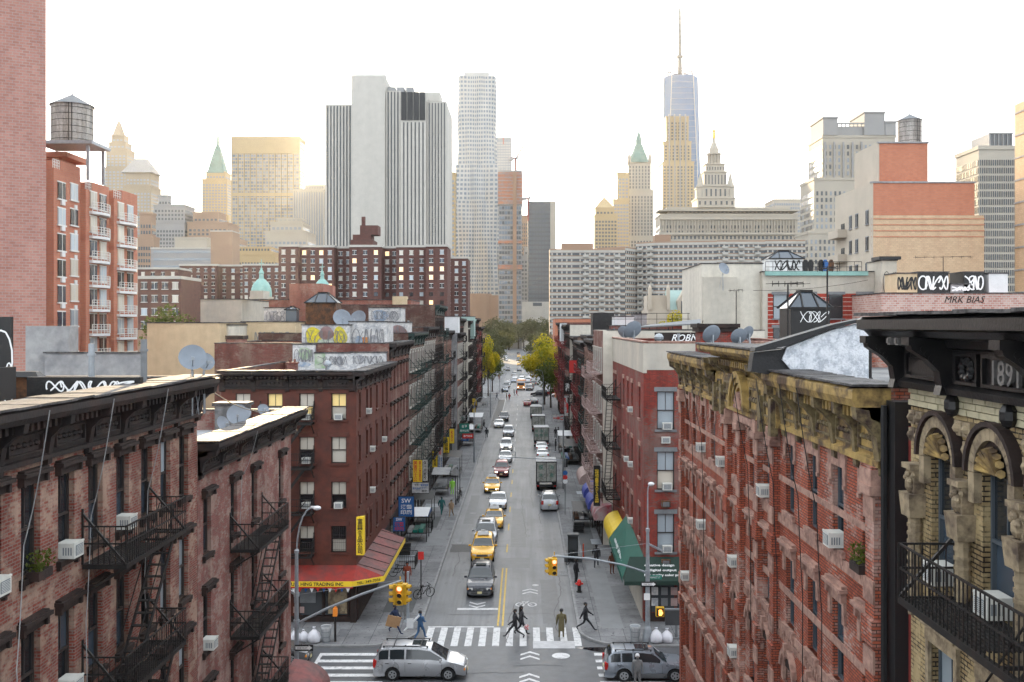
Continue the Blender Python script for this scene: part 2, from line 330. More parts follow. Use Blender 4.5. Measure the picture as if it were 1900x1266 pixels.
# walls
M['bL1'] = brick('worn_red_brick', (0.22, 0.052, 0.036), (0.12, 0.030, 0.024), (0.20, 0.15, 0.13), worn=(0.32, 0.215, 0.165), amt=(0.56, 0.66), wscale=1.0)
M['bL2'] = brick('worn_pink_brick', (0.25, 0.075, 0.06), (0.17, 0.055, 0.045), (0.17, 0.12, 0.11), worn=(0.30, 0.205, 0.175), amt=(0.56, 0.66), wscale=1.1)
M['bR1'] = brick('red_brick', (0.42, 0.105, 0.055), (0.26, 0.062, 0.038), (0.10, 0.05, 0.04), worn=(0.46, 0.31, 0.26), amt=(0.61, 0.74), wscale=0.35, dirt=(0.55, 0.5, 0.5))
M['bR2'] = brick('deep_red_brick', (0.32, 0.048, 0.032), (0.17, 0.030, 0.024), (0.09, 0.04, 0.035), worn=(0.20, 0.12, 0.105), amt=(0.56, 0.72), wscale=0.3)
M['bR3'] = brick('orange_red_brick', (0.34, 0.10, 0.065), (0.24, 0.075, 0.055), (0.3, 0.2, 0.17), worn=(0.36, 0.22, 0.18), amt=(0.6, 0.75))
M['byel'] = brick('buff_brick', (0.33, 0.24, 0.12), (0.11, 0.072, 0.04), (0.025, 0.02, 0.016), worn=(0.42, 0.33, 0.18), amt=(0.54, 0.66), wscale=0.8, ms=0.014, bh=0.085, bw=0.24)
M['bpnk'] = brick('pink_block', (0.42, 0.21, 0.17), (0.33, 0.155, 0.125), (0.34, 0.27, 0.25), amt=(0.5, 0.6), bw=0.45, bh=0.21, ms=0.022, dirt=(0.8, 0.75, 0.75))
M['bpnkw'] = brick('pink_parapet_brick', (0.42, 0.20, 0.16), (0.55, 0.38, 0.33), (0.5, 0.44, 0.4), bw=0.4, bh=0.2, ms=0.03, dirt=(0.85, 0.8, 0.8))
M['bapt'] = brick('orange_apartment_brick', (0.46, 0.175, 0.11), (0.40, 0.15, 0.10), (0.34, 0.2, 0.16), bw=0.5, bh=0.22, ms=0.02, dirt=(0.85, 0.8, 0.8))
M['bora'] = brick('salmon_brick', (0.50, 0.20, 0.115), (0.44, 0.17, 0.10), (0.38, 0.2, 0.15), bw=0.6, bh=0.3, ms=0.03, dirt=(0.9, 0.85, 0.85))
M['btan'] = brick('tan_brick', (0.58, 0.42, 0.27), (0.50, 0.36, 0.23), (0.45, 0.34, 0.24), bw=0.6, bh=0.3, ms=0.03, dirt=(0.9, 0.85, 0.85))
M['bprj'] = brick('brown_project_brick', (0.125, 0.058, 0.048), (0.10, 0.05, 0.042), (0.09, 0.055, 0.05), bw=1.2, bh=0.6, ms=0.04, dirt=(0.85, 0.8, 0.8))
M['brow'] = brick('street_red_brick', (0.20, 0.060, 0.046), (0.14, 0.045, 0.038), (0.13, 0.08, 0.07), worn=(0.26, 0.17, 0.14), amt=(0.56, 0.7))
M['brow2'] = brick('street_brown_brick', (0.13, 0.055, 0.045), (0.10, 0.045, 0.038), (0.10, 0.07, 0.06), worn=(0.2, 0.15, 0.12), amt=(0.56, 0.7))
M['stripe'] = brick('red_and_white_banded_brick', (0.38, 0.06, 0.04), (0.33, 0.05, 0.035), (0.6, 0.5, 0.45), bw=3.0, bh=0.42, ms=0.035)

def paving():
    m, nt, b = _base('sidewalk', 0.8, 0, 0.3)
    tc = _n(nt, 'ShaderNodeTexCoord'); br = _n(nt, 'ShaderNodeTexBrick', Color1=(0.18, 0.182, 0.188, 1), Color2=(0.235, 0.236, 0.24, 1), Mortar=(0.075, 0.077, 0.08, 1))
    br.inputs['Scale'].default_value = 1; br.inputs['Brick Width'].default_value = 1.55; br.inputs['Row Height'].default_value = 1.45; br.inputs['Mortar Size'].default_value = 0.018; br.offset = 0.0
    nt.links.new(tc.outputs['Object'], br.inputs['Vector'])
    no = _n(nt, 'ShaderNodeTexNoise', Scale=0.55, Detail=8.0, Roughness=0.7); nt.links.new(tc.outputs['Object'], no.inputs['Vector'])
    col = _mix(nt, _ramp(nt, no.outputs[0], 0.4, 0.65), br.outputs[0], _mix(nt, 1.0, br.outputs[0], (0.62, 0.62, 0.64), 'MULTIPLY'))
    n2 = _n(nt, 'ShaderNodeTexNoise', Scale=5.0, Detail=3.0); nt.links.new(tc.outputs['Object'], n2.inputs['Vector'])
    col = _mix(nt, _ramp(nt, n2.outputs[0], 0.62, 0.7), col, (0.06, 0.06, 0.062)); nt.links.new(col, b.inputs['Base Color']); return m
M['walk'] = paving()
GL = ['g1', 'g1', 'g1', 'g2', 'g3', 'g4']

# ------------------------------------------------------------------ ground, roads, pavements
g = MB(); g.quad((-3000, -200, -0.02), (3000, -200, -0.02), (3000, 6000, -0.02), (-3000, 6000, -0.02)); struct('ground', g, mat('dusty_ground', (0.16, 0.155, 0.15), 0.9, var=0.3, scale=0.02))
KL, KR = -6.5, 3.4           # kerbs of the street
WL, WR = -10.8, 7.7          # facade lines
C0, C1 = 51.2, 59.2          # near cross street
D0, D1 = 262.0, 276.0        # far cross street
g = MB(); g.quad((KL-3, -40, 0), (KR+3, -40, 0), (KR+3, 430, 0), (KL-3, 430, 0)); struct('road', g, M['asphalt'])
g = MB(); g.quad((-220, C0-3, 0.004), (220, C0-3, 0.004), (220, C1+3, 0.004), (-220, C1+3, 0.004)); struct('cross_street', g, M['asphalt2'])
g = MB(); g.quad((-220, D0, 0.004), (220, D0, 0.004), (220, D1, 0.004), (-220, D1, 0.004)); struct('cross_street', g, M['asphalt'])
g = MB(); g.quad((-60, 400, 0.01), (60, 400, 0.01), (90, 840, 0.01), (-90, 840, 0.01)); struct('plaza_road', g, M['asphalt'])
def corner_poly(x0, x1, y0, y1, rad=3.2, cor=(0, 0, 0, 0), k=0.0):
    """rectangle with chosen rounded corners (x0y0, x1y0, x1y1, x0y1)"""
    P = []; rad = rad - k
    for (cx, cy, sx, sy, a0, on) in ((x0, y0, 1, 1, 180, cor[0]), (x1, y0, -1, 1, 270, cor[1]), (x1, y1, -1, -1, 0, cor[2]), (x0, y1, 1, -1, 90, cor[3])):
        if not on: P.append((cx, cy)); continue
        for i in range(9):
            a = R(a0 + 90*i/8); P.append((cx + sx*rad + rad*math.cos(a), cy + sy*rad + rad*math.sin(a)))
    return P
for x0, x1, y0, y1, cor in ((-220, KL, C1, D0, (0,1,0,0)), (KR, 220, C1, D0, (1,0,0,0)), (-220, KL, -40, C0, (0,0,1,0)), (KR, 220, -40, C0, (0,0,0,1)), (-220, KL, D1, 400, (0,1,1,0)), (KR, 220, D1, 400, (1,0,0,1))):
    g = MB(); g.prism(corner_poly(x0, x1, y0, y1, cor=cor), 0, 0.135); struct('kerb', g, M['kerb'])
    e = 0.17; g = MB(); g.prism(corner_poly(x0+e, x1-e, y0+e, y1-e, cor=cor, k=e), 0.02, 0.141); struct('sidewalk', g, M['walk'])
# painted markings
def mark(name, quads, m, z=0.012):
    g = MB()
    for q in quads: g.quad(*[(x, y, z) for x, y in q])
    return struct(name, g, m)
def rect(x0, x1, y0, y1): return ((x0, y0), (x1, y0), (x1, y1), (x0, y1))
mark('crosswalk', [rect(-6.05+i*0.828, -5.63+i*0.828, 59.45, 63.1) for i in range(12)] + [rect(-6.1, -1.9, 63.15, 63.35)], M['paint'])
mark('crosswalk', [rect(-11.7, -7.6, 52.0+i*1.15, 52.45+i*1.15) for i in range(6)] + [rect(-11.9, -11.7, 52, 58.2)], M['paint'])
mark('crosswalk', [rect(4.1, 7.6, 52.0+i*1.15, 52.45+i*1.15) for i in range(6)], M['paint'])
mark('stop_line', [rect(-4.5, -1.75, 67.0, 67.45)], M['paint'])
mark('lane_line', [rect(-1.72, -1.60, 63.4, 78.5), rect(-1.42, -1.30, 63.4, 78.5)], M['yline'])
mark('lane_line', [rect(-1.5, -1.38, 84+i*9, 87+i*9) for i in range(6)], M['yline'])
mark('lane_line', [rect(-1.5, -1.4, 140+i*12, 144+i*12) for i in range(9)], M['paint'])
mark('lane_line', [rect(-4.75, -4.63, 190, 258)], M['paint'])
def chev(x, y, w=0.55, l=0.5, t=0.28, n=2, d=1):
    q = []
    for k in range(n):
        o = y + k*0.75*d
        q += [((x-w, o), (x, o+l*d), (x, o+l*d+t*d), (x-w, o+t*d)), ((x+w, o), (x, o+l*d), (x, o+l*d+t*d), (x+w, o+t*d))]
    return q
mark('road_chevron', chev(0.45, 70.9), M['paint']); mark('road_chevron', chev(0.35, 57.0), M['paint']); mark('road_chevron', chev(0.30, 53.3), M['paint'])
mark('road_chevron', chev(-3.2, 69.0, d=-1), M['paint'])
g = MB()
for sx in (-0.42, 0.42): 
    for i in range(14):
        a0, a1 = 2*PI*i/14, 2*PI*(i+1)/14
        g.quad(*[(0.15+sx+r*math.cos(a), 68.3+1.5*r*math.sin(a), 0.012) for r, a in ((0.22, a0), (0.33, a0), (0.33, a1), (0.22, a1))])
for a, b in (((-0.27, 68.3), (0.0, 69.0)), ((0.0, 69.0), (0.57, 68.3)), ((0.05, 68.4), (0.35, 69.2)), ((-0.15, 69.0), (0.3, 69.05))):
    dx, dy = b[0]-a[0], b[1]-a[1]; L = math.hypot(dx, dy); nx, ny = -dy/L*0.05, dx/L*0.05
    g.quad((a[0]-nx, a[1]-ny, 0.012), (b[0]-nx, b[1]-ny, 0.012), (b[0]+nx, b[1]+ny, 0.012), (a[0]+nx, a[1]+ny, 0.012))
struct('bicycle_marking', g, M['paint'])
# patches, covers, plates, cracks
for x0, x1, y0, y1, m in ((-6.3, -3.0, 84, 87, 'tar'), (-2.4, 0.5, 78.6, 82, 'asphalt2'), (0.9, 3.2, 58.0, 60.6, 'asphalt2'), (-5.9, -4.9, 96, 112, 'asphalt2'), (0.6, 2.9, 118, 132, 'asphalt2'), (-6.4, -4.8, 186, 255, 'tar'), (-1.2, 0.2, 86, 104, 'asphalt2'), (1.2, 2.4, 64, 75, 'asphalt2')):
    g = MB(); n = 14; P = []
    for i, (a, b) in enumerate((((x0, y0), (x1, y0)), ((x1, y0), (x1, y1)), ((x1, y1), (x0, y1)), ((x0, y1), (x0, y0)))):
        for k in range(6): t = k/6; P.append((a[0]+(b[0]-a[0])*t + random.Random(i*7+k).uniform(-.06, .06), a[1]+(b[1]-a[1])*t + random.Random(i*9+k+50).uniform(-.1, .1)))
    g.quad(*[(x, y, 0.008) for x, y in P]); struct('road_patch', g, M[m])
rnd = random.Random(3)
g = MB()
for (x, y, L, ax) in [(-3.9, 72, 6, 1), (-1.0, 60, 9, 1), (2.2, 62, 14, 1), (-5.4, 76, 12, 1), (-6, 86, 9, 0), (0.2, 90, 20, 1), (1.7, 96, 18, 1), (-5.2, 120, 24, 1), (-5, 66, 7, 0), (-0.6, 56, 3, 0), (-8, 55, 8, 0), (1, 104, 25, 1)]:
    p = Vector((x, y, 0.0135)); 
    for i in range(int(L/0.4)):
        q = p + (Vector((rnd.uniform(-.1, .1), 0.4, 0)) if ax else Vector((0.4, rnd.uniform(-.12, .12), 0)))
        t = 0.022; o = Vector((t, 0, 0)) if ax else Vector((0, t, 0))
        g.quad(p-o, p+o, q+o, q-o); p = q
struct('road_crack', g, M['tar'])
def disc(name, x, y, r, m, z=0.016):
    g = MB(); g.lathe([(r, 0), (r, z*0.5), (r*0.9, z*0.5+0.003)], 20, (x, y, 0)); return g.build(name, m)
g = MB(); g.box(0.55, 3.05, 59.0, 60.35, 0.002, 0.03); tag(g.build('road_plate', mat('worn_plate', (0.48, 0.48, 0.49), 0.6, var=0.3, scale=2)), 'pale rectangular steel plate lying on the road below the crosswalk', 'road plate')
for x, y, r, m, l in ((2.15, 57.75, 0.52, 'paint', 'round pale manhole cover on the road just below the steel plate'), (-0.75, 63.3, 0.22, 'paint', 'small round white cover at the edge of the crosswalk beside the walking couple'), (-5.6, 87.5, 0.4, 'kerb', 'round grey manhole cover near the left kerb beside the queue'), (-5.2, 101.5, 0.4, 'kerb', 'round manhole cover by the left kerb beside the two walkers'), (0.85, 73.4, 0.24, 'paint', 'little round cover just above the bicycle marking on the road')):
    tag(disc('manhole_cover', x, y, r, M[m]), l, 'manhole cover')
g = MB()
for i in range(7): g.box(2.55+i*0.13, 2.62+i*0.13, 76.2, 77.3, 0.003, 0.02)
g.box(2.5, 3.4, 76.1, 76.2, 0.003, 0.022); g.box(2.5, 3.4, 77.3, 77.4, 0.003, 0.022); tag(g.build('drain_grate', M['kerb']), 'slotted metal drain grate in the road beside the right kerb near the traffic light', 'drain')
# sunken water puddle at the right corner
g = MB(); g.quad(*[(5.2+1.9*math.cos(a)*(1+.2*math.sin(3*a)), 58.9+0.45*math.sin(a)+0.1*math.cos(2*a), 0.014) for a in [2*PI*i/20 for i in range(20)]])
struct('puddle', g, flat('wet_asphalt', (0.01, 0.01, 0.012), 0.06))

# ------------------------------------------------------------------ walls, windows, cornices, fire escapes
def wall_face(mb, o, u, n, W, z0, z1, ops, rev=0.24):
    """o origin (x,y), u unit along, n unit inwards; ops (centre, width, bottom, top)"""
    us = sorted({0.0, W} | {round(c-w/2, 4) for c, w, a, b in ops} | {round(c+w/2, 4) for c, w, a, b in ops})
    zs = sorted({z0, z1} | {round(a, 4) for c, w, a, b in ops} | {round(b, 4) for c, w, a, b in ops})
    def P(t, z, d=0.0): return (o[0]+u[0]*t+n[0]*d, o[1]+u[1]*t+n[1]*d, z)
    for i in range(len(us)-1):
        run = None
        for j in range(len(zs)-1):
            cu, cz = (us[i]+us[i+1])/2, (zs[j]+zs[j+1])/2
            hole = any(abs(cu-c) < w/2 and a < cz < b for c, w, a, b in ops)
            if not hole: mb.quad(P(us[i], zs[j]), P(us[i+1], zs[j]), P(us[i+1], zs[j+1]), P(us[i], zs[j+1]))
    for c, w, a, b in ops:
        l, r = c-w/2, c+w/2
        for (t0, q0, t1, q1) in ((l, a, l, b), (r, a, r, b), (l, a, r, a), (l, b, r, b)):
            mb.quad(P(t0, q0), P(t1, q1), P(t1, q1, rev), P(t0, q0, rev))

WIN = {}
def window_proto(w, h, style='flat', trim='gstone', frame='frame', gl='g1', up='g1', detail=True, bars=False):
    key = (round(w, 3), round(h, 3), style, trim, frame, gl, up, detail, bars)
    if key in WIN: return WIN[key]
    f = MB(); t = 0.06
    if detail:
        f.box(-w/2, -w/2+t, .13, .21, 0, h).box(w/2-t, w/2, .13, .21, 0, h).box(-w/2+t, w/2-t, .13, .21, 0, t).box(-w/2+t, w/2-t, .13, .21, h-t, h)
        f.box(-w/2+t, w/2-t, .12, .22, h*.5-.03, h*.5+.03).box(-.015, .015, .145, .2, h*.5, h-t)
    else:
        f.box(-w/2, w/2, .15, .20, h*.5-.04, h*.5+.04).box(-w/2, -w/2+t, .15, .2, 0, h).box(w/2-t, w/2, .15, .2, 0, h)
    if bars:
        for i in range(7): f.box(-w/2+.1+i*(w-.2)/6, -w/2+.12+i*(w-.2)/6, .05, .07, .02, h-.02)
        for k in range(4): f.box(-w/2, w/2, .052, .068, .15+k*(h-.3)/3, .17+k*(h-.3)/3)
    if not detail: f.k = 1; f.quad((-w/2, .19, 0), (w/2, .19, 0), (w/2, .19, h), (-w/2, .19, h)); f.k = 0
    root = f.build('window', [M[frame], M[gl]] if not detail else M[frame])
    if detail:
        p = MB(); p.k = 0; p.quad((-w/2, .205, 0), (w/2, .205, 0), (w/2, .205, h*.5), (-w/2, .205, h*.5)); p.k = 1
        p.quad((-w/2, .175, h*.5), (w/2, .175, h*.5), (w/2, .175, h), (-w/2, .175, h)); p.build('pane', [M[gl], M[up]], root)
    l = MB(); s = MB()
    if style == 'hood':
        l.box(-w/2-.08, w/2+.08, -.08, .02, h, h+.2).box(-w/2-.19, w/2+.19, -.22, .02, h+.2, h+.29).box(-w/2-.14, w/2+.14, -.15, .02, h+.29, h+.34)
        l.box(-w/2-.15, -w/2-.05, -.15, .02, h-.0, h+.2).box(w/2+.05, w/2+.15, -.15, .02, h-.0, h+.2)
        s.box(-w/2-.1, w/2+.1, -.12, .12, -.13, 0).box(-w/2-.08, -w/2+.02, -.09, .0, -.22, -.13).box(w/2-.02, w/2+.08, -.09, .0, -.22, -.13)
    elif style == 'ear':
        l.box(-w/2-.24, w/2+.24, -.045, .02, h, h+.4).box(-w/2-.24, -w/2-.0, -.04, .02, h-.4, h).box(w/2+.0, w/2+.24, -.04, .02, h-.4, h).box(-w/2-.27, w/2+.27, -.08, .02, h+.4, h+.46).box(-w/2-.22, -w/2-.08, -.07, .02, h-.5, h-.4).box(w/2+.08, w/2+.22, -.07, .02, h-.5, h-.4)
        s.box(-w/2-.14, w/2+.14, -.1, .12, -.16, 0).box(-w/2-.1, -w/2+.02, -.07, 0, -.32, -.16).box(w/2-.02, w/2+.1, -.07, 0, -.32, -.16)
    elif style == 'box':
        l.box(-w/2-.2, w/2+.2, -.05, .02, h, h+.34).box(-w/2-.3, w/2+.3, -.2, .02, h+.34, h+.43).box(-w/2-.24, w/2+.24, -.13, .02, h+.43, h+.5).box(-w/2-.22, -w/2-.02, -.06, .02, h-.45, h).box(w/2+.02, w/2+.22, -.06, .02, h-.45, h).box(-w/2-.22, -w/2-.08, -.14, .02, h+.1, h+.34).box(w/2+.08, w/2+.22, -.14, .02, h+.1, h+.34)
        s.box(-w/2-.16, w/2+.16, -.12, .12, -.17, 0).box(-w/2-.12, -w/2+.02, -.08, 0, -.34, -.17).box(w/2-.02, w/2+.12, -.08, 0, -.34, -.17)
    elif style == 'arch':
        n = 10; r0, r1 = w/2, w/2+.2
        for i in range(n):
            a0, a1 = PI*i/n, PI*(i+1)/n
            q = [(r*math.cos(a), h-.02+r*math.sin(a)*.9) for r, a in ((r0, a0), (r1, a0), (r1, a1), (r0, a1))]; l.prism(q, -.08, .02, 'y')
            q = [(r*math.cos(a), h-.02+r*math.sin(a)*.9) for r, a in ((r1-.05, a0), (r1+.1, a0), (r1+.1, a1), (r1-.05, a1))]; l.prism(q, -.15, .02, 'y')
        l.box(-.08, .08, -.2, .02, h+w*.42, h+w*.42+.42)
        l.box(-w/2-.2, -w/2, -.1, .02, h-.4, h).box(w/2, w/2+.2, -.1, .02, h-.4, h)
        q = MB(); q.prism([(r0*math.cos(PI*i/n), h+r0*math.sin(PI*i/n)*.9) for i in range(n+1)], -.03, .01, 'y'); q.build('pane', M['bdark'], root)
        s.box(-w/2-.2, w/2+.2, -.18, .12, -.22, 0)
    elif style == 'flat':
        l.box(-w/2-.18, w/2+.18, -.05, .02, h, h+.28); s.box(-w/2-.15, w/2+.15, -.10, .12, -.14, 0)
    elif style == 'thin':
        l.box(-w/2-.08, w/2+.08, -.03, .02, h, h+.18); s.box(-w/2-.08, w/2+.08, -.07, .12, -.1, 0)
    elif style == 'sur':
        l.box(-w/2-.14, w/2+.14, -.08, .02, h, h+.3).box(-w/2-.2, w/2+.2, -.16, .02, h+.3, h+.4).box(-w/2-.14, -w/2, -.07, .02, 0, h).box(w/2, w/2+.14, -.07, .02, 0, h); s.box(-w/2-.2, w/2+.2, -.14, .12, -.16, 0)
    if detail:
        if l.v: l.build('lintel', M[trim], root)
        if s.v: s.build('sill', M[trim], root)
    elif l.v:
        l.f += [tuple(i+len(l.v) for i in f_) for f_ in s.f]; l.v += s.v; l.m += s.m; l.build('lintel', M[trim], root)
    WIN[key] = proto(root); return root
def place_windows(b, ops, o, ang, w, h, style, trim, frame='frame', detail=True, gls=GL, seed=0, styles=None, bars=()):
    """ops: (centre, bottom) in face coordinates; o: face origin (x, y); ang: face rotation"""
    rn = random.Random(seed + 17); out = []
    for i, (c, z) in enumerate(ops):
        st = styles(z) if styles else style
        p = window_proto(w, h, st, trim, frame, rn.choice(gls), rn.choice(gls), detail, i in bars)
        q = inst(p, b, (o[0] + c*math.cos(ang), o[1] + c*math.sin(ang), z), ang); out.append(q)
    return out
def cornice_profile(z, h, out):
    return [(-.1, z), (out*.25, z), (out*.25, z+h*.08), (out*.1, z+h*.10), (out*.1, z+h*.55), (out*.45, z+h*.62), (out*.5, z+h*.72), (out*.9, z+h*.76), (out, z+h*.86), (out, z+h*.97), (out*.9, z+h), (-.1, z+h)]
def bracket_mesh(z, h, out, w, mb, x):
    mb.prism([(-.02, z-h*.14), (-out*.18, z-h*.1), (-out*.2, z+h*.1), (-out*.28, z+h*.38), (-out*.55, z+h*.54), (-out*.84, z+h*.61), (-out*.88, z+h*.76), (0.02, z+h*.76)], x-w/2, x+w/2, 'x')
def cornice(b, x0, x1, z, h, out, m, nb, bm=None, ang=0.0, o=(0, 0), bw=.16, dent=True, panels=True, cop=True):
    mb = MB(); mb.profile(cornice_profile(z, h, out), x0, x1)
    if dent:
        n = int((x1-x0)/.26)
        for i in range(n): x = x0+(i+.5)*(x1-x0)/n; mb.box(x-.06, x+.06, -out*.62, -out*.4, z+h*.60, z+h*.72)
    c = mb.build('cornice', M[m], b); c.location = (o[0], o[1], 0); c.rotation_euler = (0, 0, ang)
    if panels and nb > 1:
        p = MB(); st = (x1-x0)/(nb-1)
        for i in range(nb-1):
            a, e = x0+i*st+st*.14, x0+(i+1)*st-st*.14
            p.box(a, e, -out*.2, -out*.05, z+h*.17, z+h*.20).box(a, e, -out*.2, -out*.05, z+h*.47, z+h*.50).box(a, a+.05, -out*.2, -out*.05, z+h*.2, z+h*.47).box(e-.05, e, -out*.2, -out*.05, z+h*.2, z+h*.47)
            k = max(3, int((e-a)/.28))
            for j in range(k): p.lathe([(.01, -.07), (.07, -.03), (.07, .03), (.01, .07)], 6, (a+.1+(j+.5)*(e-a-.2)/k, -out*.13, z+h*.335))
        p.build('frieze_panel', M[bm or m], c)
    for i in range(nb):
        q = MB(); x = x0+.02+i*(x1-x0-.04)/max(1, nb-1); big = bw*(1.5 if i in (0, nb-1) else 1)
        x = min(max(x, x0+big/2), x1-big/2); bracket_mesh(z, h, out*1.02, big, q, x); q.build('bracket', M[bm or m], c)
    if cop:
        q = MB(); n = 24; rn = random.Random(int(z*10))
        for i in range(n):
            a, e = x0-.05+i*(x1-x0+.1)/n, x0-.05+(i+1)*(x1-x0+.1)/n; zz = z+h+.01+rn.uniform(0, .03); q.box(a, e-.004, -out*1.03, .45, zz-.0, zz+.05)
        q.build('coping', M['coping'], c)
    return c
def balcony_proto(L, out, m, dense=True, stair=3.0):
    key = ('fe', round(L, 2), out, m, dense, stair)
    if key in WIN: return WIN[key]
    f = MB(); t = .05
    f.box(0, L, -out, -out+.06, -.12, 0).box(0, L, -.08, -.02, -.12, 0).box(0, .06, -out+.06, -.08, -.12, 0).box(L-.06, L, -out+.06, -.08, -.12, 0)
    ns = 12 if dense else 5; hole = (L-1.7, L-.35) 
    for i in range(ns):
        y = -out+.1+i*(out-.2)/(ns-1); full = (i < 1 or i > ns*.62)
        f.box(.06, L-.06 if full else hole[0], y-.022, y+.022, -.05, -.02)
        if not full: f.box(hole[1], L-.06, y-.022, y+.022, -.05, -.02)
    for x in [i*L/4 for i in range(1, 4)]: f.box(x-.02, x+.02, -out+.06, -.08, -.11, -.05)
    rl = MB()
    for z in (.92, .5): rl.bar((0, -out+.03, z), (L, -out+.03, z), .035); rl.bar((.03, -out, z), (.03, 0, z), .035); rl.bar((L-.03, -out, z), (L-.03, 0, z), .035)
    sp = .14 if dense else .32
    for i in range(int(L/sp)+1): x = min(L-.02, .02+i*sp); rl.box(x-.009, x+.009, -out+.02, -out+.04, -.02, .92)
    for i in range(int(out/sp)): 
        y = -out+i*sp
        for x in (.03, L-.03): rl.box(x-.009, x+.009, y-.009, y+.009, -.02, .92)
    for x in (0.03, L-.03):
        rl.bar((x, -out+.03, 0), (x, -.0, 1.25), .06, .05); rl.bar((x, 0, .0), (x, 0, 1.35), .07); rl.bar((x, -out*.95, -.1), (x, 0, -.75), .05)
    root = f.build('fire_escape_balcony', M[m]); rl.build('railing', M[m], root)
    if stair:
        s = MB(); a = Vector((L-.5, 0, -.05)); b2 = Vector((.9 if L > 3.2 else .35, 0, -stair)); n = 12
        for y in (-out+.16, -out+.62): s.bar((a.x, y, a.z), (b2.x, y, b2.z), .03, .14); s.bar((a.x+.1, y, a.z+.85), (b2.x+.1, y, b2.z+.85), .025)
        for i in range(n):
            p = a.lerp(b2, (i+.7)/n); s.box(p.x-.09, p.x+.09, -out+.16, -out+.62, p.z-.012, p.z+.012)
        s.build('stair', M[m], root)
    WIN[key] = proto(root); return root
def fire_escape(b, x, zs, L, m='iron', out=1.05, dense=True, o=(0, 0), ang=0.0, stair=None):
    for i, z in enumerate(zs):
        st = 0 if (i == len(zs)-1 or stair == 0) else round(z-zs[i+1], 2)
        inst(balcony_proto(L, out, m, dense, st), b, (o[0]+x*math.cos(ang), o[1]+x*math.sin(ang), z), ang)
def shell(b, W, D, H, front, ops, m, side_ops=(), side2_ops=(), back=None, par=.75, z0=0.0, capm='coping', roofm='roof', lm=None, sw=None):
    """walls with real openings, parapet and roof. ops: front openings; side_ops on the x=0 face (measured from the front), side2_ops on the x=W face"""
    mb = MB(); k = 0; mats = [M[m]]
    wall_face(mb, (0, 0), (1, 0), (0, 1), W, z0, H, list(ops))
    if lm: mats.append(M[lm]); mb.k = 1
    wall_face(mb, (0, 0), (0, 1), (1, 0), D, z0, H, list(side_ops)); wall_face(mb, (W, 0), (0, 1), (-1, 0), D, z0, H, list(side2_ops))
    mb.quad((0, D, z0), (W, D, z0), (W, D, H), (0, D, H))
    t = .3
    for q in (((t, t), (W-t, t)), ((W-t, t), (W-t, D-t)), ((W-t, D-t), (t, D-t)), ((t, D-t), (t, t))): mb.quad((q[0][0], q[0][1], H-par), (q[1][0], q[1][1], H-par), (q[1][0], q[1][1], H), (q[0][0], q[0][1], H))
    for q in ((0, W, 0, t), (0, W, D-t, D), (0, t, t, D-t), (W-t, W, t, D-t)): mb.quad((q[0], q[2], H), (q[1], q[2], H), (q[1], q[3], H), (q[0], q[3], H))
    # dark interior floor-to-ceiling box keeps daylight out of the openings
    mb.box(.35, W-.35, .35, D-.35, z0, H-par-.05)
    wl = mb.build('wall', mats, b, fix=False)
    r = MB(); r.quad((t-.1, t-.1, H-par), (W-t+.1, t-.1, H-par), (W-t+.1, D-t+.1, H-par), (t-.1, D-t+.1, H-par)); r.build('roof', M[roofm], b)
    c = MB()
    for q in ((-.04, t+.04, t+.04, D-t-.04), (W-t-.04, W+.04, t+.04, D-t-.04), (-.04, W+.04, D-t-.04, D+.04)): c.box(q[0], q[1], q[2], q[3], H+.003, H+.07)
    c.build('coping', M[capm], b)
    return wl
ACP = {}
def ac_proto(w=.5, m='ac'):
    if (w, m) in ACP: return ACP[(w, m)]
    r = MB(); h = w*.72; d = .3
    r.box(-w/2, w/2, -d, .12, 0, h); r.box(-w/2-.01, w/2+.01, -d-.01, -d+.03, h-.03, h+.01)
    root = r.build('air_conditioner', M[m]); g_ = MB()
    g_.box(-w/2+.07, w/2-.07, -d-.016, -d-.004, .06, h-.06); 
    for k in range(4): 
        for sx in (-1, 1): g_.box(sx*w/2-.006, sx*w/2+.006, -d+.06+k*.06, -d+.09+k*.06, .08, h-.1)
    g_.build('grille', M['acg'], root); f = MB()
    for k in range(7): f.box(-w/2+.08, w/2-.08, -d-.022, -d-.014, .08+k*(h-.17)/6, .088+k*(h-.17)/6)
    f.build('louvre', M[m], root); ACP[(w, m)] = proto(root); return root
def ac(b, x, z, label, o=(0, 0), ang=0.0, w=.5, m='ac', group='window air conditioners'):
    p = Vector((o[0]+x*math.cos(ang), o[1]+x*math.sin(ang), z+.01)); p = b.matrix_basis @ p
    q = dup(ac_proto(w, m), p, b.rotation_euler.z+ang, label, group); q['category'] = 'air conditioner'; return q
DSP = {}
def dish(x, y, z, r, az_, label, el_=25, m='dish'):
    t = thing('satellite_dish', label, 'satellite dish', (x, y, z), R(az_), 'satellite dishes on the roofs')
    d = MB(); n = 5; prof = [(r*k/n+.001, r*.22*(k/n)**2) for k in range(n+1)]
    d.lathe(prof + [(r*1.02, r*.22+.01), (r*.98, r*.235)] + [(r*k/n+.001, r*.22*(k/n)**2+.012) for k in range(n-1, -1, -1)], 20)
    o = d.build('reflector', M[m], t, smooth=40); o.location = (0, 0, r*1.25); o.rotation_euler = (R(90-el_), 0, 0); 
    a = MB(); a.bar((0, -.02, r*.35), (0, -r*1.0, r*1.2), .03); a.cbox((0, -r*1.0, r*1.28), (.1, .12, .1)); a.build('feed_arm', M['steel'], t)
    p = MB(); p.cyl((0, .06, -1.3), (0, .06, r*1.25), .03, n=6); p.bar((-r*.5, .3, -1.3), (0, .06, r*.8), .02); p.bar((r*.5, .3, -1.3), (0, .06, r*.8), .02); p.build('mast', M['steel'], t)
    return t
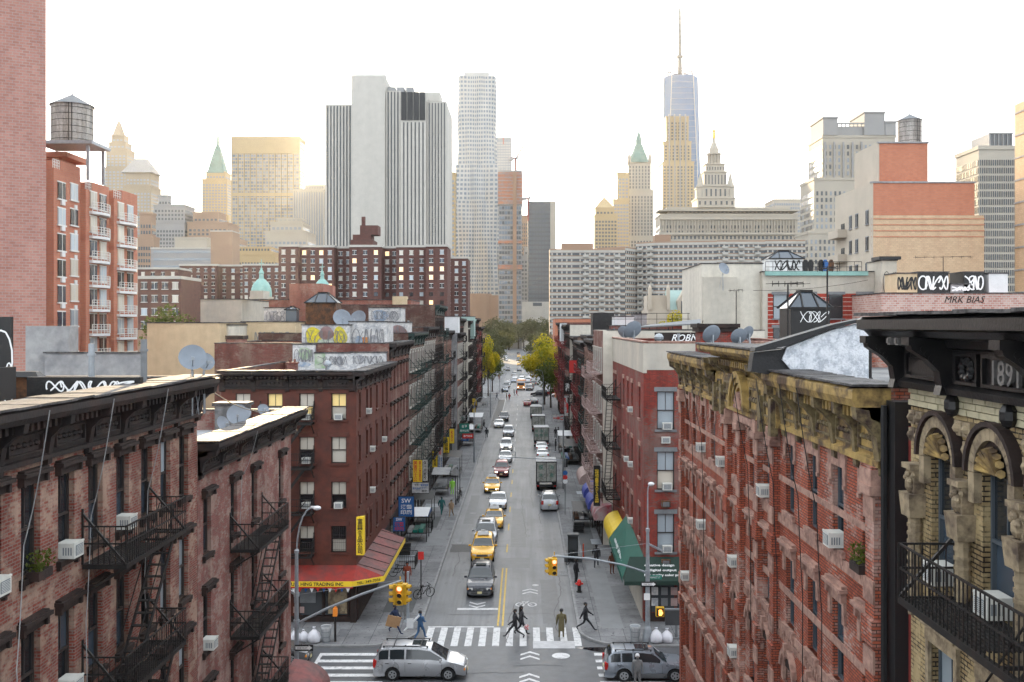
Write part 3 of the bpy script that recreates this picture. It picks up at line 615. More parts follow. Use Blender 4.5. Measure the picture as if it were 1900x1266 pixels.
# ------------------------------------------------------------------ buildings along the street
rn0 = random.Random(11)
def frame_ops(xs, tops, w, h): return [(x, w, t-h, t) for t in tops for x in xs]
def lrow(name, label, Y0, X=WL, cat='building'): return thing(name, label, cat, (X, Y0, 0), R(90), 'brick tenements lining the street')
def rrow(name, label, Y1, X=WR, cat='building'): return thing(name, label, cat, (X, Y1, 0), R(-90), 'brick tenements lining the street')
def fop(xs, zs): return [(x, z) for z in zs for x in xs]

# ---- near left tenement
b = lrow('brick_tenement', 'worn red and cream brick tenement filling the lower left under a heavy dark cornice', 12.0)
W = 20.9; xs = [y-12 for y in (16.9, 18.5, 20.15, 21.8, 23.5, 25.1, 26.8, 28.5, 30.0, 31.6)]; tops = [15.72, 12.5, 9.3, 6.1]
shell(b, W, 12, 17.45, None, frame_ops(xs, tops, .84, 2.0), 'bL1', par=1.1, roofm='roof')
place_windows(b, fop(xs, [t-2.0 for t in tops]), (0, 0), 0, .84, 2.0, 'hood', 'bdark', 'frame', gls=['g1', 'g1', 'g2', 'g1', 'g4'], seed=1)
cornice(b, -.1, W, 16.2, 1.28, .75, 'tin', 11, bw=.2)
fire_escape(b, 12.3, [13.35, 10.15, 6.95, 3.8], 4.3, out=1.1)
c = MB(); c.box(6.3, 17.8, 4.4, 4.6, 17.0, 17.95).box(6.3, 6.5, 4.6, 9, 17.0, 17.9); c.build('parapet', M['black'], b)
LB1 = b
# ---- second left tenement, lower
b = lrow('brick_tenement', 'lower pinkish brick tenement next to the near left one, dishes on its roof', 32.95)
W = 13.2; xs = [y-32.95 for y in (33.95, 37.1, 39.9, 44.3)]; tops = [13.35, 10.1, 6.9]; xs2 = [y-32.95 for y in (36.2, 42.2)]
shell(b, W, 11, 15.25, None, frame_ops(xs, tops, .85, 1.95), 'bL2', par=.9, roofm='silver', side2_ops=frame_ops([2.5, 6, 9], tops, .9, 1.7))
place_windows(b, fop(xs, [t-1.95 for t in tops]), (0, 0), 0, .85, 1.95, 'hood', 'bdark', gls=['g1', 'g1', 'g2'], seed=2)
place_windows(b, fop([2.5, 6, 9], [t-1.7 for t in tops]), (W, 0), R(90), .9, 1.7, 'flat', 'gstone', detail=False, seed=3)
cornice(b, .02, W+.5, 14.2, 1.08, .7, 'tin', 7, bw=.18)
fire_escape(b, 3.6, [10.95, 7.75, 4.6], 4.5, out=1.1)
s = MB(); s.box(1, 12, -.25, .1, 3.0, 3.5).box(.5, 12.8, -.12, .05, 0, 3.0); s.build('shopfront', M['bdark'], b)
LB2 = b
# ---- brown corner building with the red awning
b = lrow('corner_building', 'smooth maroon painted corner tenement behind the crossing with a red shop awning', 64.0, X=-10.76)
W = 15.8; D = 8.7; tops = [14.8, 12.0, 9.12, 6.28]; sx = [1.14, 3.2, 5.24, 7.3]; xs = [1.3, 4.3, 6.0, 8.9, 11.9, 14.2]
shell(b, W, D, 16.2, None, frame_ops(xs, tops, .85, 1.7), 'maroon', side_ops=frame_ops(sx, tops, .98, 1.7) + [(2.2, 2.6, .4, 2.6), (5.6, 2.8, .9, 2.6)], par=.9, roofm='silver')
place_windows(b, fop(xs, [t-1.7 for t in tops]), (0, 0), 0, .85, 1.7, 'flat', 'maroon', gls=['g1', 'g1', 'g2'], seed=4)
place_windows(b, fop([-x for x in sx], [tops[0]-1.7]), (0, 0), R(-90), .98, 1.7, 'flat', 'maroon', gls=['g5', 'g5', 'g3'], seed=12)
place_windows(b, fop([-x for x in sx], [t-1.7 for t in tops[1:]]), (0, 0), R(-90), .98, 1.7, 'flat', 'maroon', gls=['g3', 'g3', 'g3', 'g1'], seed=9, bars=(8,))
cornice(b, -.6, W, 15.05, 1.15, .62, 'tin', 9, bw=.2)
cornice(b, -D-.1, -.11, 15.06, 1.15, .62, 'tin', 5, ang=R(-90), bw=.24)
fire_escape(b, -6.2, [12.95, 10.1, 7.2, 4.5], 3.5, out=.95, ang=R(-90))
s = MB(); s.box(-.06, -.01, .6, 3.6, .1, 3.0).box(-.06, -.01, 4.1, 7.6, .1, 3.0); 
f = MB()
for y in (.5, 2.1, 3.7, 4.3, 5.9, 7.6): f.box(-.12, -.02, y-.06, y+.06, 0, 3.0)
f.box(-.14, -.02, .3, 8.6, 2.75, 3.0).box(-.14, -.02, .3, 8.6, .0, .5).box(-.3, 0.1, -.02, .35, 0, 3.1); f.build('shopfront', M['bdark'], b)
for i, y in enumerate((1.3, 2.9, 5.1, 6.75)): s = MB(); s.box(-.06, -.03, y-.7, y+.7, .55, 2.7); s.build('shop_window', M['gdark'], b)
f = MB(); f.box(.3, 15.5, -.06, .02, 0, 3.4); f.build('shopfront', M['bdark'], b)
CB = b
# ---- generic row building
def rowb(side, name, label, Ya, Yb, H, wall, xs=None, fl=5, w=.85, h=1.7, trim='bdark', style='sur', corn='tin', cm=1.0, fe=None, fem='iron', X=None, D=14, shop=None, detail=False, seed=0, sw=None, sidewin=(), fh=None, gls=GL, roofm='roof', lm=None):
    X = (WL if side < 0 else WR) if X is None else X
    b = lrow(name, label, Ya, X) if side < 0 else rrow(name, label, Yb, X)
    W = Yb-Ya; fh = fh or (H-4.9)/(fl-1) if fl > 1 else 3
    if xs is None: n = max(3, int(round(W/2.3))); xs = [(i+.5)*W/n for i in range(n)]
    tops = [H-1.9-i*fh for i in range(fl-1)]
    so = frame_ops(list(sidewin), tops, .8, 1.5)
    shell(b, W, D, H, None, frame_ops(xs, tops, w, h), wall, side_ops=so if side < 0 else (), side2_ops=so if side > 0 else (), roofm=roofm, lm=lm)
    place_windows(b, fop(xs, [t-h for t in tops]), (0, 0), 0, w, h, style, trim, detail=detail, seed=seed, gls=gls)
    if sidewin: place_windows(b, fop([-x for x in sidewin] if side < 0 else sidewin, [t-1.5 for t in tops]), (0, 0) if side < 0 else (W, 0), R(-90 if side < 0 else 90), .8, 1.5, 'flat', trim, detail=detail, seed=seed+3)
    if corn: cornice(b, 0.01, W-.01, H-1.15*cm, 1.15*cm, .6*cm, corn, max(3, int(W/2.2)), bw=.2, dent=False, panels=False)
    for x0, L in (fe or ()): fire_escape(b, x0, [H-1.9-h-.15-i*fh for i in range(fl-1)], L, m=fem, out=1.05, dense=Ya < 90)
    s = MB(); s.box(.15, W-.15, -.08, .02, 0, .5).box(.15, W-.15, -.12, .02, 3.0, 3.6)
    for i in range(int(W/2.4)+1): s.box(.1+i*(W-.35)/int(W/2.4), .3+i*(W-.35)/int(W/2.4), -.1, .02, .5, 3.0)
    s.build('shopfront', M['bdark'], b); s = MB(); s.box(.3, W-.3, -.04, .01, .5, 3.0); s.build('shop_window', M['gdark'], b)
    return b
GB = ['g1', 'g1', 'g1', 'g2']
rowb(-1, 'tenement', 'red tenement with dark bracketed window heads next after the maroon corner building', 79.8, 93, 17.7, 'brow', fe=None, style='hood', trim='bdark', detail=True, seed=21, w=.9, gls=GB)
rowb(-1, 'tenement', 'tenement with dark green fire escapes and pale window surrounds on the left side', 93, 107, 18.4, 'brow2', fe=[(1.5, 4.0), (8, 4.2)], fem='greenirn', trim='pale', corn='greenirn', seed=22)
rowb(-1, 'tenement', 'brown tenement with cream window surrounds between the green one and the tall brick one', 107, 121, 18.9, 'brow2', fe=[(1.5, 4.2), (8.4, 4.2)], fem='iron', trim='pale', seed=23)
rowb(-1, 'tenement', 'tallest dark brick tenement of the left row, its plain side wall above its neighbours', 121, 134, 21.6, 'brow2', fl=6, fe=[(4, 5)], fem='greenirn', trim='bdark', seed=24, corn='greenirn')
rowb(-1, 'tenement', 'reddish tenement with wide fire escapes just past the tallest brick one on the left', 134, 148, 18.3, 'brow', fe=[(4, 5)], fem='iron', trim='bstone', seed=25)
rowb(-1, 'tenement', 'tenement with a pale grey end wall showing over its neighbour on the left side', 148, 161, 17.9, 'brow', fe=[(4, 5)], fem='iron', X=-9.9, trim='pale', seed=26, lm='conc')
rowb(-1, 'tenement', 'tall red brick tenement with cream end wall in the far part of the left row', 161, 178, 20.2, 'brow', fl=6, fe=[(6, 4.5)], fem='iron', trim='bdark', seed=27)
rowb(-1, 'tenement', 'cream fronted tenement with dark balconies in the far part of the left row', 178, 195, 19.9, 'cream', fl=6, fe=[(3, 4.5)], X=-10.0, trim='bdark', seed=28)
rowb(-1, 'tenement', 'pinkish brick tenement with green cornice in the far part of the left row', 195, 215, 20.4, 'bL2', fl=6, fe=[(7, 5)], corn='copper', trim='bdark', seed=29)
rowb(-1, 'tenement', 'dark red tenement, second from the far end of the left row', 215, 238, 20.6, 'brow', fl=6, fe=[(8, 5)], fem='redirn', trim='bdark', seed=30)
rowb(-1, 'tenement', 'brown tenement closing the far end of the left row beside the yellow tree', 238, 259, 18.6, 'brow2', fl=5, fe=[(8, 5)], trim='bdark', seed=31)
# ---- right row
b = rrow('corner_building', 'deep red brick corner building with a beige stucco top and dark green shop awnings', 86.2)
W = 22.2; D = 12.5; zt = [14.92, 11.05, 7.05]
cx = [1.2, 3.0, 9.4, 12.6, 15.4, 20.0]
so = [(1.42, 1.12, t-2.45, t) for t in zt]
shell(b, W, D, 18.0, None, frame_ops(cx, [15.1, 11.2, 7.2], .9, 2.1), 'bR2', side2_ops=so, par=.6, capm='bstone')
place_windows(b, fop(cx, [13.0, 9.1, 5.1]), (0, 0), 0, .9, 2.1, 'flat', 'bstone', gls=GB, seed=41)
place_windows(b, fop([1.42], [t-2.45 for t in zt]), (W, 0), R(90), 1.12, 2.45, 'flat', 'gstone', gls=['g4', 'g4', 'g3'], seed=42)
s = MB(); s.box(-.02, W+.03, -.03, .2, 16.1, 18.01).box(W-.2, W+.03, .2, D, 16.3, 18.01); s.build('stucco_band', M['beige'], b)
s = MB(); s.box(-.05, W+.08, -.08, .35, 18.07, 18.16).box(W-.35, W+.08, .35, D+.05, 18.07, 18.16); s.build('coping', M['bstone'], b)
fire_escape(b, 2.6, [13.3, 9.4, 5.4], 4.6, out=1.2, dense=True)
s = MB(); s.box(W-.02, W+.06, .1, 8.5, .1, .7).box(W-.02, W+.06, .1, .5, .7, 3.1).box(W-.02, W+.06, 8, 8.5, .7, 3.1).box(W-.02, W+.3, .2, 8.4, 2.95, 3.1); s.build('shopfront', M['bdark'], b)
for y in (1.2, 2.9, 4.8, 6.8): s = MB(); s.box(W+.02, W+.05, y-.75, y+.75, .75, 2.8); s.build('shop_window', M['gdark'], b)
s = MB(); s.box(.1, W-.6, -.05, .02, 0, 3.2); s.build('shopfront', M['beige'], b)
RCB = b
rowb(1, 'tenement', 'tall tenement with a blank white end wall behind the beige topped corner building', 86.2, 98, 18.7, 'brow', X=6.85, fe=[(5.5, 5)], fem='pinkirn', trim='pale', seed=51, lm='cream', corn=None)
rowb(1, 'tenement', 'red tenement with pale pink balconies past the white end wall on the right side', 98, 112, 17.6, 'brow', fe=[(4, 5)], fem='pinkirn', X=7.3, trim='bstone', seed=52)
rowb(1, 'tenement', 'tenement with dark green fire escape in the middle of the right row', 112, 126, 17.9, 'brow2', fe=[(4, 5)], fem='greenirn', trim='bstone', seed=53)
rowb(1, 'tenement', 'tenement with bright red fire escapes in the middle of the right row', 126, 143, 16.9, 'brow', fe=[(2, 5), (10, 5)], fem='redirn', trim='bdark', seed=54)
rowb(1, 'tenement', 'narrow dark tenement after the red fire escapes on the right', 143, 156, 17.4, 'brow2', fe=[(4, 5)], fem='iron', trim='bdark', seed=55)
rowb(1, 'tenement', 'tall tenement with a peeling cream end wall far along the right row', 156, 174, 19.2, 'brow', fe=[(4, 5)], fem='redirn', X=7.2, trim='bdark', seed=56, lm='cream')
rowb(1, 'tenement', 'dark red tenement far along the right row past the cream end wall', 174, 200, 18.9, 'brow2', fe=[(4, 5), (15, 5)], fem='redirn', trim='bdark', seed=57)
rowb(1, 'tenement', 'dark tenement closing the far end of the right row beside the big tree', 200, 224, 19.6, 'brow', fe=[(4, 5), (15, 5)], fem='redirn', trim='bdark', seed=58)

# ---- ornate red brick building on the right
b = rrow('ornate_brick_building', 'long red brick building on the right with ochre cornice and central pediment', 48.2)
W = 27.0; Y2 = lambda y: 48.2-y
cols = [46.8, 44.9, 42.6, 40.5, 38.2, 35.9, 33.5, 31.5, 28.8, 26.55, 24.4, 22.2]; xs = [Y2(y) for y in cols]; zt = [15.75, 12.45, 9.2, 5.95]
ops = frame_ops(xs, zt, .86, 2.0)
shell(b, W, 12, 17.85, None, ops, 'bR1', par=.7, roofm='roof', side_ops=())
st = {0: 'ear', 1: 'box', 2: 'arch', 3: 'arch'}
place_windows(b, fop(xs, [t-2.0 for t in zt]), (0, 0), 0, .86, 2.0, None, 'bstone', 'frameb', gls=['g1', 'g1', 'g2'], seed=61, styles=lambda z: 'ear' if z > 13 else ('box' if z > 10 else ('arch' if z > 7 else 'box')))
s = MB()
for z0, z1, o_ in ((13.3, 13.56, .09), (10.1, 10.34, .07), (14.55, 14.72, .04), (11.3, 11.5, .04), (6.85, 7.1, .1), (3.5, 3.9, .14)): s.box(.02, W-.02, -o_*.6, .02, z0, z1)
for i in range(130): s.box(.1+i*.2066, .2+i*.2066, -.07, .0, 9.9, 10.09)
s.build('belt_course', M['bstone'], b)
s = MB()
for y, w_ in ((47.75, .5), (36.95, .45), (34.85, .42), (32.2, .42), (30.2, .45), (21.6, .55)):
    s = MB(); x = Y2(y); s.box(x-w_/2, x+w_/2, -.2, .02, 0, 16.1)
    for z in (15.6, 12.3, 9.0, 5.8): s.box(x-w_/2-.07, x+w_/2+.07, -.27, .02, z, z+.55)
    s.k = 1
    for z in (15.0, 13.2, 11.7, 9.9, 8.3, 6.8): s.box(x-w_/2-.04, x+w_/2+.04, -.24, -.19, z, z+.5)
    s.box(x-w_/2-.12, x+w_/2+.12, -.34, .02, 15.55, 15.75).box(x-w_/2-.08, x+w_/2+.08, -.30, .02, 15.75, 16.1)
    s.build('pilaster', [M['bR1'], M['bstone']], b)
# cornice in three stretches; the middle one steps up as a pediment
ca, cb_ = Y2(38.6), Y2(29.3)
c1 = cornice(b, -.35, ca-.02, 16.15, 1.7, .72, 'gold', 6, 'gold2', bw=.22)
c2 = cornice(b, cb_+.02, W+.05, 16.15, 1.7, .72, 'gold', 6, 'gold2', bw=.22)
s = MB(); s.profile(cornice_profile(17.35, 1.1, 1.0), ca, cb_); s.box(ca, cb_, -.28, .5, 16.15, 17.34); 
for i in range(30): x = ca+.2+i*(cb_-ca-.4)/29; s.box(x-.06, x+.06, -.55, -.2, 17.75, 17.95)
pd = s.build('pediment', M['gold'], b)
s = MB(); mx = Y2(33.9)
n = 12
for r0, r1, o_ in ((1.02, 1.22, .52), (.84, .98, .44), (.68, .8, .38)):
    for i in range(n):
        a0, a1 = PI*i/n, PI*(i+1)/n; s.prism([(mx+r*math.cos(a), 16.35+r*math.sin(a)*1.05) for r, a in ((r0, a0), (r1, a0), (r1, a1), (r0, a1))], -o_, -.27, 'y')
s.build('pediment_arch', M['gold'], pd)
s = MB()
for i in range(9): a = PI*(i+.5)/9; s.cyl((mx, -.3, 16.3), (mx+.62*math.cos(a), -.38, 16.3+.62*math.sin(a)), .03, .09, 6)
s.build('shell_ornament', M['bstone'], pd)
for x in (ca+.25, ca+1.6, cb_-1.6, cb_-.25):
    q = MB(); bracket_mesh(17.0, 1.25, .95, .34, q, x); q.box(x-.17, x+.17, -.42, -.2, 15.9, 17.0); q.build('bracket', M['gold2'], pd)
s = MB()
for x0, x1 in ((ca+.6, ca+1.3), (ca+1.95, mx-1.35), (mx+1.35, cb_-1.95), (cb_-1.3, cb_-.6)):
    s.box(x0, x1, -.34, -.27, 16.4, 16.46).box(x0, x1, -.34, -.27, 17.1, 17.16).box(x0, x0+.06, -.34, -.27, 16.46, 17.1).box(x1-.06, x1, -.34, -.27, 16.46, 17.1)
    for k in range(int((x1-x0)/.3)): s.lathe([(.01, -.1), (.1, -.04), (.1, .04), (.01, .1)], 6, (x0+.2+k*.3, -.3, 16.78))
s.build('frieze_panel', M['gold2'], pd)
s = MB(); s.prism([(ca-.1, 18.46), (cb_+.1, 18.46), (cb_+.1, 18.52), (ca-.1, 18.52)], -1.04, .6, 'y'); s.build('coping', M['coping'], pd)
# plaque and recessed panels of the narrow middle bay
s = MB(); s.box(Y2(34.6), Y2(32.45), -.3, .02, 15.88, 16.1).box(Y2(34.6), Y2(32.45), -.26, .02, 15.85, 15.9)
s.build('date_plaque', M['bstone'], b); text('1881', 'plaque_number', M['bstone'], b, (Y2(33.5), -.13, 15.9), h=.34, width=1.5, depth=.05)
# end pier, black party wall and red painted strip beside the yellow brick building
s = MB(); s.box(W+.0, W+.55, .0, 1.0, 0, 17.6); s.build('party_wall', M['black'], b)
s = MB(); s.box(W+.55, W+1.38, .28, 1.2, 0, 17.1); s.build('party_wall', mat('red_painted_wall', (0.22, 0.03, 0.025), 0.75, var=.3, scale=2), b)
s = MB(); s.tube([(W+.2, -.1, 17.5), (W+.2, -.1, 0)], .07); s.build('drainpipe', M['black'], b)
RB = b
# ---- yellow brick building of 1891 at the right edge
b = rrow('arched_brick_building', 'buff brick building at the right edge with arched windows and glossy black cornice', 19.8)
W = 9.0; ax = [1.55, 3.65, 5.75, 7.85]; 
ops = [(x, 1.1, 14.45, 16.75) for x in ax] + frame_ops(ax, [13.25, 9.9, 6.5], 1.1, 2.35)
shell(b, W, 12, 19.3, None, ops, 'byel', par=.5)
place_windows(b, [(x, 14.45) for x in ax], (0, 0), 0, 1.1, 2.3, 'none', 'sand', 'frameb', gls=['g1', 'g2'], seed=71)
place_windows(b, fop(ax, [10.9, 7.55, 4.15]), (0, 0), 0, 1.1, 2.35, 'sur', 'sand', 'frameb', gls=['g1', 'g4'], seed=72)
for x in ax:
    n = 14; s = MB()
    for i in range(n):
        a0, a1 = PI*i/n+.008, PI*(i+1)/n-.008; s.prism([(x+r*math.cos(a), 16.72+r*math.sin(a)) for r, a in ((.6, a0), (.8, a0), (.8, a1), (.6, a1))], -.14, .02, 'y')
    s.box(x-.8, x-.58, -.14, .02, 16.2, 16.71).box(x+.58, x+.8, -.14, .02, 16.2, 16.71); ar = s.build('window_arch', M['sand'], b)
    s = MB()
    for i in range(n):
        a0, a1 = PI*i/n, PI*(i+1)/n; s.prism([(x+r*math.cos(a), 16.72+r*math.sin(a)) for r, a in ((.82, a0), (.91, a0), (.91, a1), (.82, a1))], -.2, .0, 'y'); s.prism([(x+r*math.cos(a), 16.72+r*math.sin(a)) for r, a in ((.5, a0), (.6, a0), (.6, a1), (.5, a1))], -.05, .02, 'y')
    s.build('arch_rim', M['bdark'], ar)
    s = MB(); s.prism([(x+.5*math.cos(PI*i/n), 16.74+.5*math.sin(PI*i/n)) for i in range(n+1)], -.01, .01, 'y'); s.build('tympanum', M['black'], ar)
    s = MB()
    for i in range(9): a = PI*(i+.5)/9; s.cyl((x, -.03, 16.76), (x+.42*math.cos(a), -.16, 16.76+.44*math.sin(a)), .025, .075, 6)
    s.build('shell_ornament', M['gold'], ar)
for x in [.5, 2.6, 4.7, 6.8, 8.7]:
    s = MB(); s.box(x-.22, x+.22, -.3, .02, 16.42, 16.52).ball((x, -.18, 16.12), .14, 8, 1.3).frust(x-.16, x+.16, -.2, .02, 15.9, 16.42, -.03, -.02)
    for k in range(7): s.ball((x-.15+k*.05, -.2-.05*(k % 2), 16.3-.06*(k % 3)), .06, 6)
    s.build('corbel_head', M['sand'], b)
    s = MB(); s.cyl((x, -.12, 13.6), (x, -.12, 15.95), .13, .13, 10); s.frust(x-.22, x+.22, -.3, .02, 15.5, 15.95, -.04)
    for k in range(14): s.cyl((x, -.12, 13.7+k*.16), (x, -.12, 13.76+k*.16), .15, .15, 10)
    s.build('half_column', M['sand'], b)
rn = random.Random(5)
s = MB()
for i in range(26):
    for k in range(2): 
        x = .25+i*.345; z = 17.05+k*.34
        if all(math.hypot(x-a, z-16.72) > 1.0 for a in ax): s.frust(x-.14, x+.14, -.09, .02, z-.13, z+.13, 0).ball((x, -.09, z), .09, 6)
s.build('terracotta_tile', M['sand'], b)
s = MB()
for k in range(3):
    for i in range(38): x = .02+i*.236+(k % 2)*.11; s.box(x, x+.225, -.05-rn.uniform(0, .02), .02, 17.62+k*.12, 17.725+k*.12)
s.build('glazed_band', mat('glazed_cream_brick', (0.55, 0.50, 0.34), 0.35, var=.4, scale=3), b)
for x in (2.22, 4.27, 6.3): s = MB(); s.ball((x, -.14, 17.78), .15, 8, 1.4); s.build('mask_ornament', M['blacktin'], b)
z = 17.98; s = MB(); s.profile([(-.1, z), (.3, z), (.34, z+.12), (.2, z+.2), (.2, z+.78), (.3, z+.82), (.34, z+.95), (.75, z+1.0), (.85, z+1.1), (1.0, z+1.14), (1.0, z+1.32), (.9, z+1.38), (-.1, z+1.38)], -.25, W)
cr = s.build('cornice', M['blacktin'], b)
for x in (.02, 2.22, 5.55, 7.7):
    q = MB(); q.prism([(-.15, z-.02), (-.42, z-.02), (-.38, z+.15), (-.42, z+.4), (-.62, z+.6), (-.9, z+.78), (-.95, z+1.0), (-.15, z+1.0)], x-.14, x+.14, 'x')
    for k in range(4): q.cyl((x-.15, -.5-.07*k, z+.55+.08*k), (x+.15, -.5-.07*k, z+.55+.08*k), .05, n=8)
    q.box(x-.17, x+.17, -.97, -.6, z+.86, z+1.0); q.build('bracket', M['blacktin'], cr)
for x in (.75, 1.15, 1.55, 1.9): q = MB(); q.box(x-.07, x+.07, -.72, -.3, z+.84, z+.98); q.box(x-.05, x+.05, -.75, -.7, z+.87, z+.96); q.build('modillion', mat('worn_tin_grey', (.22, .21, .2), .4, var=.5, scale=5), cr)
q = MB()
for x0, x1 in ((.4, 1.95), (2.6, 3.45), (3.6, 5.2), (5.9, 7.4)):
    q.box(x0, x1, -.27, -.19, z+.2, z+.26).box(x0, x1, -.27, -.19, z+.68, z+.74).box(x0, x0+.06, -.27, -.19, z+.26, z+.68).box(x1-.06, x1, -.27, -.19, z+.26, z+.68)
    if x0 < 1: q.box(x0+.12, x1-.12, -.25, -.19, z+.32, z+.6)
    if x0 == 2.6: 
        for k in range(9): q.ball((3.0+.18*math.cos(k*.7), -.22, z+.46+.15*math.sin(k*.7)), .08, 6)
for i in range(16): q.box(.45+i*.1, .5+i*.1, -.3, -.19, z+.77, z+.88)
q.build('frieze_panel', M['blacktin'], cr)
text('1891', 'date_number', mat('worn_tin_grey', (0, 0, 0)), cr, (4.4, -.23, z+.46), h=.4, width=.85, depth=.03, bold=.01)
q = MB(); n = 20
for i in range(n): q.box(-.28+i*(W+.25)/n, -.28+(i+1)*(W+.25)/n-.003, -1.05, .45, z+1.385+rn.uniform(0, .02), z+1.43+rn.uniform(0, .03))
q.build('coping', M['coping'], cr)
fire_escape(b, 2.35, [14.45, 11.1], 4.6, out=1.15)
YB = b
# ---- air conditioners
def acs(b, items, where, o=(0, 0), ang=0.0):
    for x, z, l in items: ac(b, x, z, l, o, ang)
LX = lambda y: y-12
acs(LB1, [(LX(20.15), 13.72, 'white air conditioner at the left edge, in the nearest top floor window'), (LX(23.5), 13.72, 'white air conditioner in a top floor window left of the fire escape'), (LX(26.8), 13.72, 'white air conditioner in the window above the top fire escape balcony'), (LX(23.5), 10.52, 'white air conditioner in a lower window left of the second balcony'), (LX(30.0), 7.32, 'pale air conditioner low on the near left tenement')], '')
acs(LB2, [(33.95-32.95, 8.16, 'rusty grey air conditioner low down where the two left tenements meet')], '')
for i, (c, zt_, l) in enumerate([(3.2, 14.8, 'white air conditioner, top row, second window from the left of the maroon wall'), (1.14, 14.8, 'white air conditioner, top row, window nearest the maroon corner'), (3.2, 12.0, 'white air conditioner in the second row behind the maroon wall fire escape'), (3.2, 9.12, 'white air conditioner in the third row behind the maroon wall fire escape'), (1.14, 9.12, 'white air conditioner, third row, window nearest the maroon corner')]):
    ac(CB, -c, zt_-1.7, l, (0, 0), R(-90), .52)
for x, zt_, l in [(4.3, 14.8, 'air conditioner high on the street side of the maroon building'), (6.0, 12.0, 'air conditioner halfway up the street side of the maroon building'), (6.0, 9.12, 'air conditioner in the third row on the street side of the maroon building'), (11.9, 12.0, 'air conditioner near the far end of the street side of the maroon building')]: ac(CB, x, zt_-1.7, l)
RX = lambda y: 48.2-y
acs(RB, [(RX(42.6), 13.77, 'small white air conditioner in a top window under the far ochre cornice'), (RX(38.2), 13.77, 'large white air conditioner high on the red building under the pediment'), (RX(31.5), 13.77, 'white air conditioner right of the middle bay of the red building'), (RX(24.4), 13.77, 'white air conditioner in the upper row near the hanging cables'), (RX(42.6), 10.47, 'small air conditioner in the second row at the far end of the red building'), (RX(36.0), 10.47, 'white air conditioner in the second row left of the middle bay'), (RX(46.8), 7.22, 'small white air conditioner in the third row at the far end of the red building'), (RX(36.0), 7.22, 'white air conditioner in the third row left of the middle bay')], '')
acs(YB, [(3.65, 14.46, 'white framed air conditioner beside the arch at the right edge'), (1.55, 14.46, 'white air conditioner behind the railings of the right fire escape')], '')
for z, l in ((12.48, 'white air conditioner in the top window of the red corner end wall'), (8.6, 'white air conditioner in the middle window of the red corner end wall'), (4.6, 'white air conditioner in the lowest window of the red corner end wall')): ac(RCB, 1.5, z, l, (22.2, 0), R(90), .6)
for z, l in ((11.6, 'white box unit fixed to the brick just below the top end wall window'), (7.5, 'rusty box unit fixed to the brick below the middle end wall window'), (3.75, 'grey box unit fixed to the brick below the lowest end wall window')): ac(RCB, 1.4, z, l, (22.2, 0), R(90), .56, 'ac' if z > 11 else 'rust', 'wall mounted air conditioner boxes')
for x, z, l in ((15.4, 13.0, 'air conditioner high on the street side of the red corner building'), (12.6, 9.1, 'air conditioner in the second row on the street side of the red corner building'), (15.4, 9.1, 'air conditioner in the second row nearest the corner of the red corner building'), (15.4, 5.1, 'air conditioner low on the street side of the red corner building')): ac(RCB, x, z, l)
# ------------------------------------------------------------------ blocks behind the street and the skyline
def far(name, label, px0, Y, cat='tower', z=0.0, rz=0.0, group=None): return thing(name, label, cat, (wx(px0, Y), Y, z), rz, group)
def fmat(name, c, v=.12): return mat(name, c, .8, var=v, scale=.08)
def winset(b, items, w, h, gl, cap=100, d=.12, frame=None, name='window'):
    """items: (x, y, z, ang) centre-bottom of each window on the wall; gl: list of material keys"""
    rn = random.Random(len(items)); protos = []
    for k in gl:
        m_ = MB(); m_.box(-w/2, w/2, -d, .05, 0, h)
        if frame: m_.k = 1; m_.box(-w/2-.12, w/2+.12, -d*.7, .05, h, h+.14).box(-w/2-.15, w/2+.15, -d-.06, .05, -.16, 0).box(-.04, .04, -d-.03, -d, 0, h)
        protos.append(proto(m_.build(name, [M[k], M[frame or k]])))
    for it in items[:cap]: o = inst(rn.choice(protos), b, it[:3], it[3])
    rest = items[cap:]
    if rest:
        ms = MB(); 
        for x, y, z, a in rest:
            ms.k = rn.randrange(len(gl)); c_, s_ = math.cos(a), math.sin(a); P = lambda u, v, q: (x+u*c_-v*s_, y+u*s_+v*c_, z+q)
            ms.add([P(-w/2, -d, 0), P(w/2, -d, 0), P(w/2, -d, h), P(-w/2, -d, h), P(-w/2, 0, 0), P(w/2, 0, 0), P(w/2, 0, h), P(-w/2, 0, h)], [(0, 1, 2, 3), (0, 4, 5, 1), (3, 2, 6, 7), (0, 3, 7, 4), (1, 5, 6, 2)])
        o = ms.build(name, [M[k] for k in gl], b, fix=False); o['kind'] = 'stuff'
def grid(x0, x1, z0, z1, nx, nz, y=0.0, ang=0.0): return [(x0+(i+.5)*(x1-x0)/nx, y, z0+j*(z1-z0)/nz, ang) for j in range(nz-1, -1, -1) for i in range(nx)]
def gridside(y0, y1, z0, z1, nx, nz, x=0.0, ang=R(-90)): return [(x, y0+(i+.5)*(y1-y0)/nx, z0+j*(z1-z0)/nz, ang) for j in range(nz-1, -1, -1) for i in range(nx)]
fm = {}
def stone(k): return M[k]
M['haze5'] = fmat('tower_stone_dark', (0.24, 0.20, 0.15)); M['haze1'] = fmat('tower_stone_pale', (0.38, 0.345, 0.29)); M['haze2'] = fmat('tower_stone_grey', (0.26, 0.26, 0.26)); M['haze3'] = fmat('tower_brick_tan', (0.30, 0.20, 0.14)); M['haze4'] = fmat('tower_stone_sun_tint', (0.40, 0.30, 0.165))  # the warm stone has the low sun's golden light put into its colour
M['gw'] = flat('tower_window', (0.07, 0.08, 0.09), .2); M['gw2'] = flat('tower_window_pale', (0.22, 0.25, 0.28), .2)

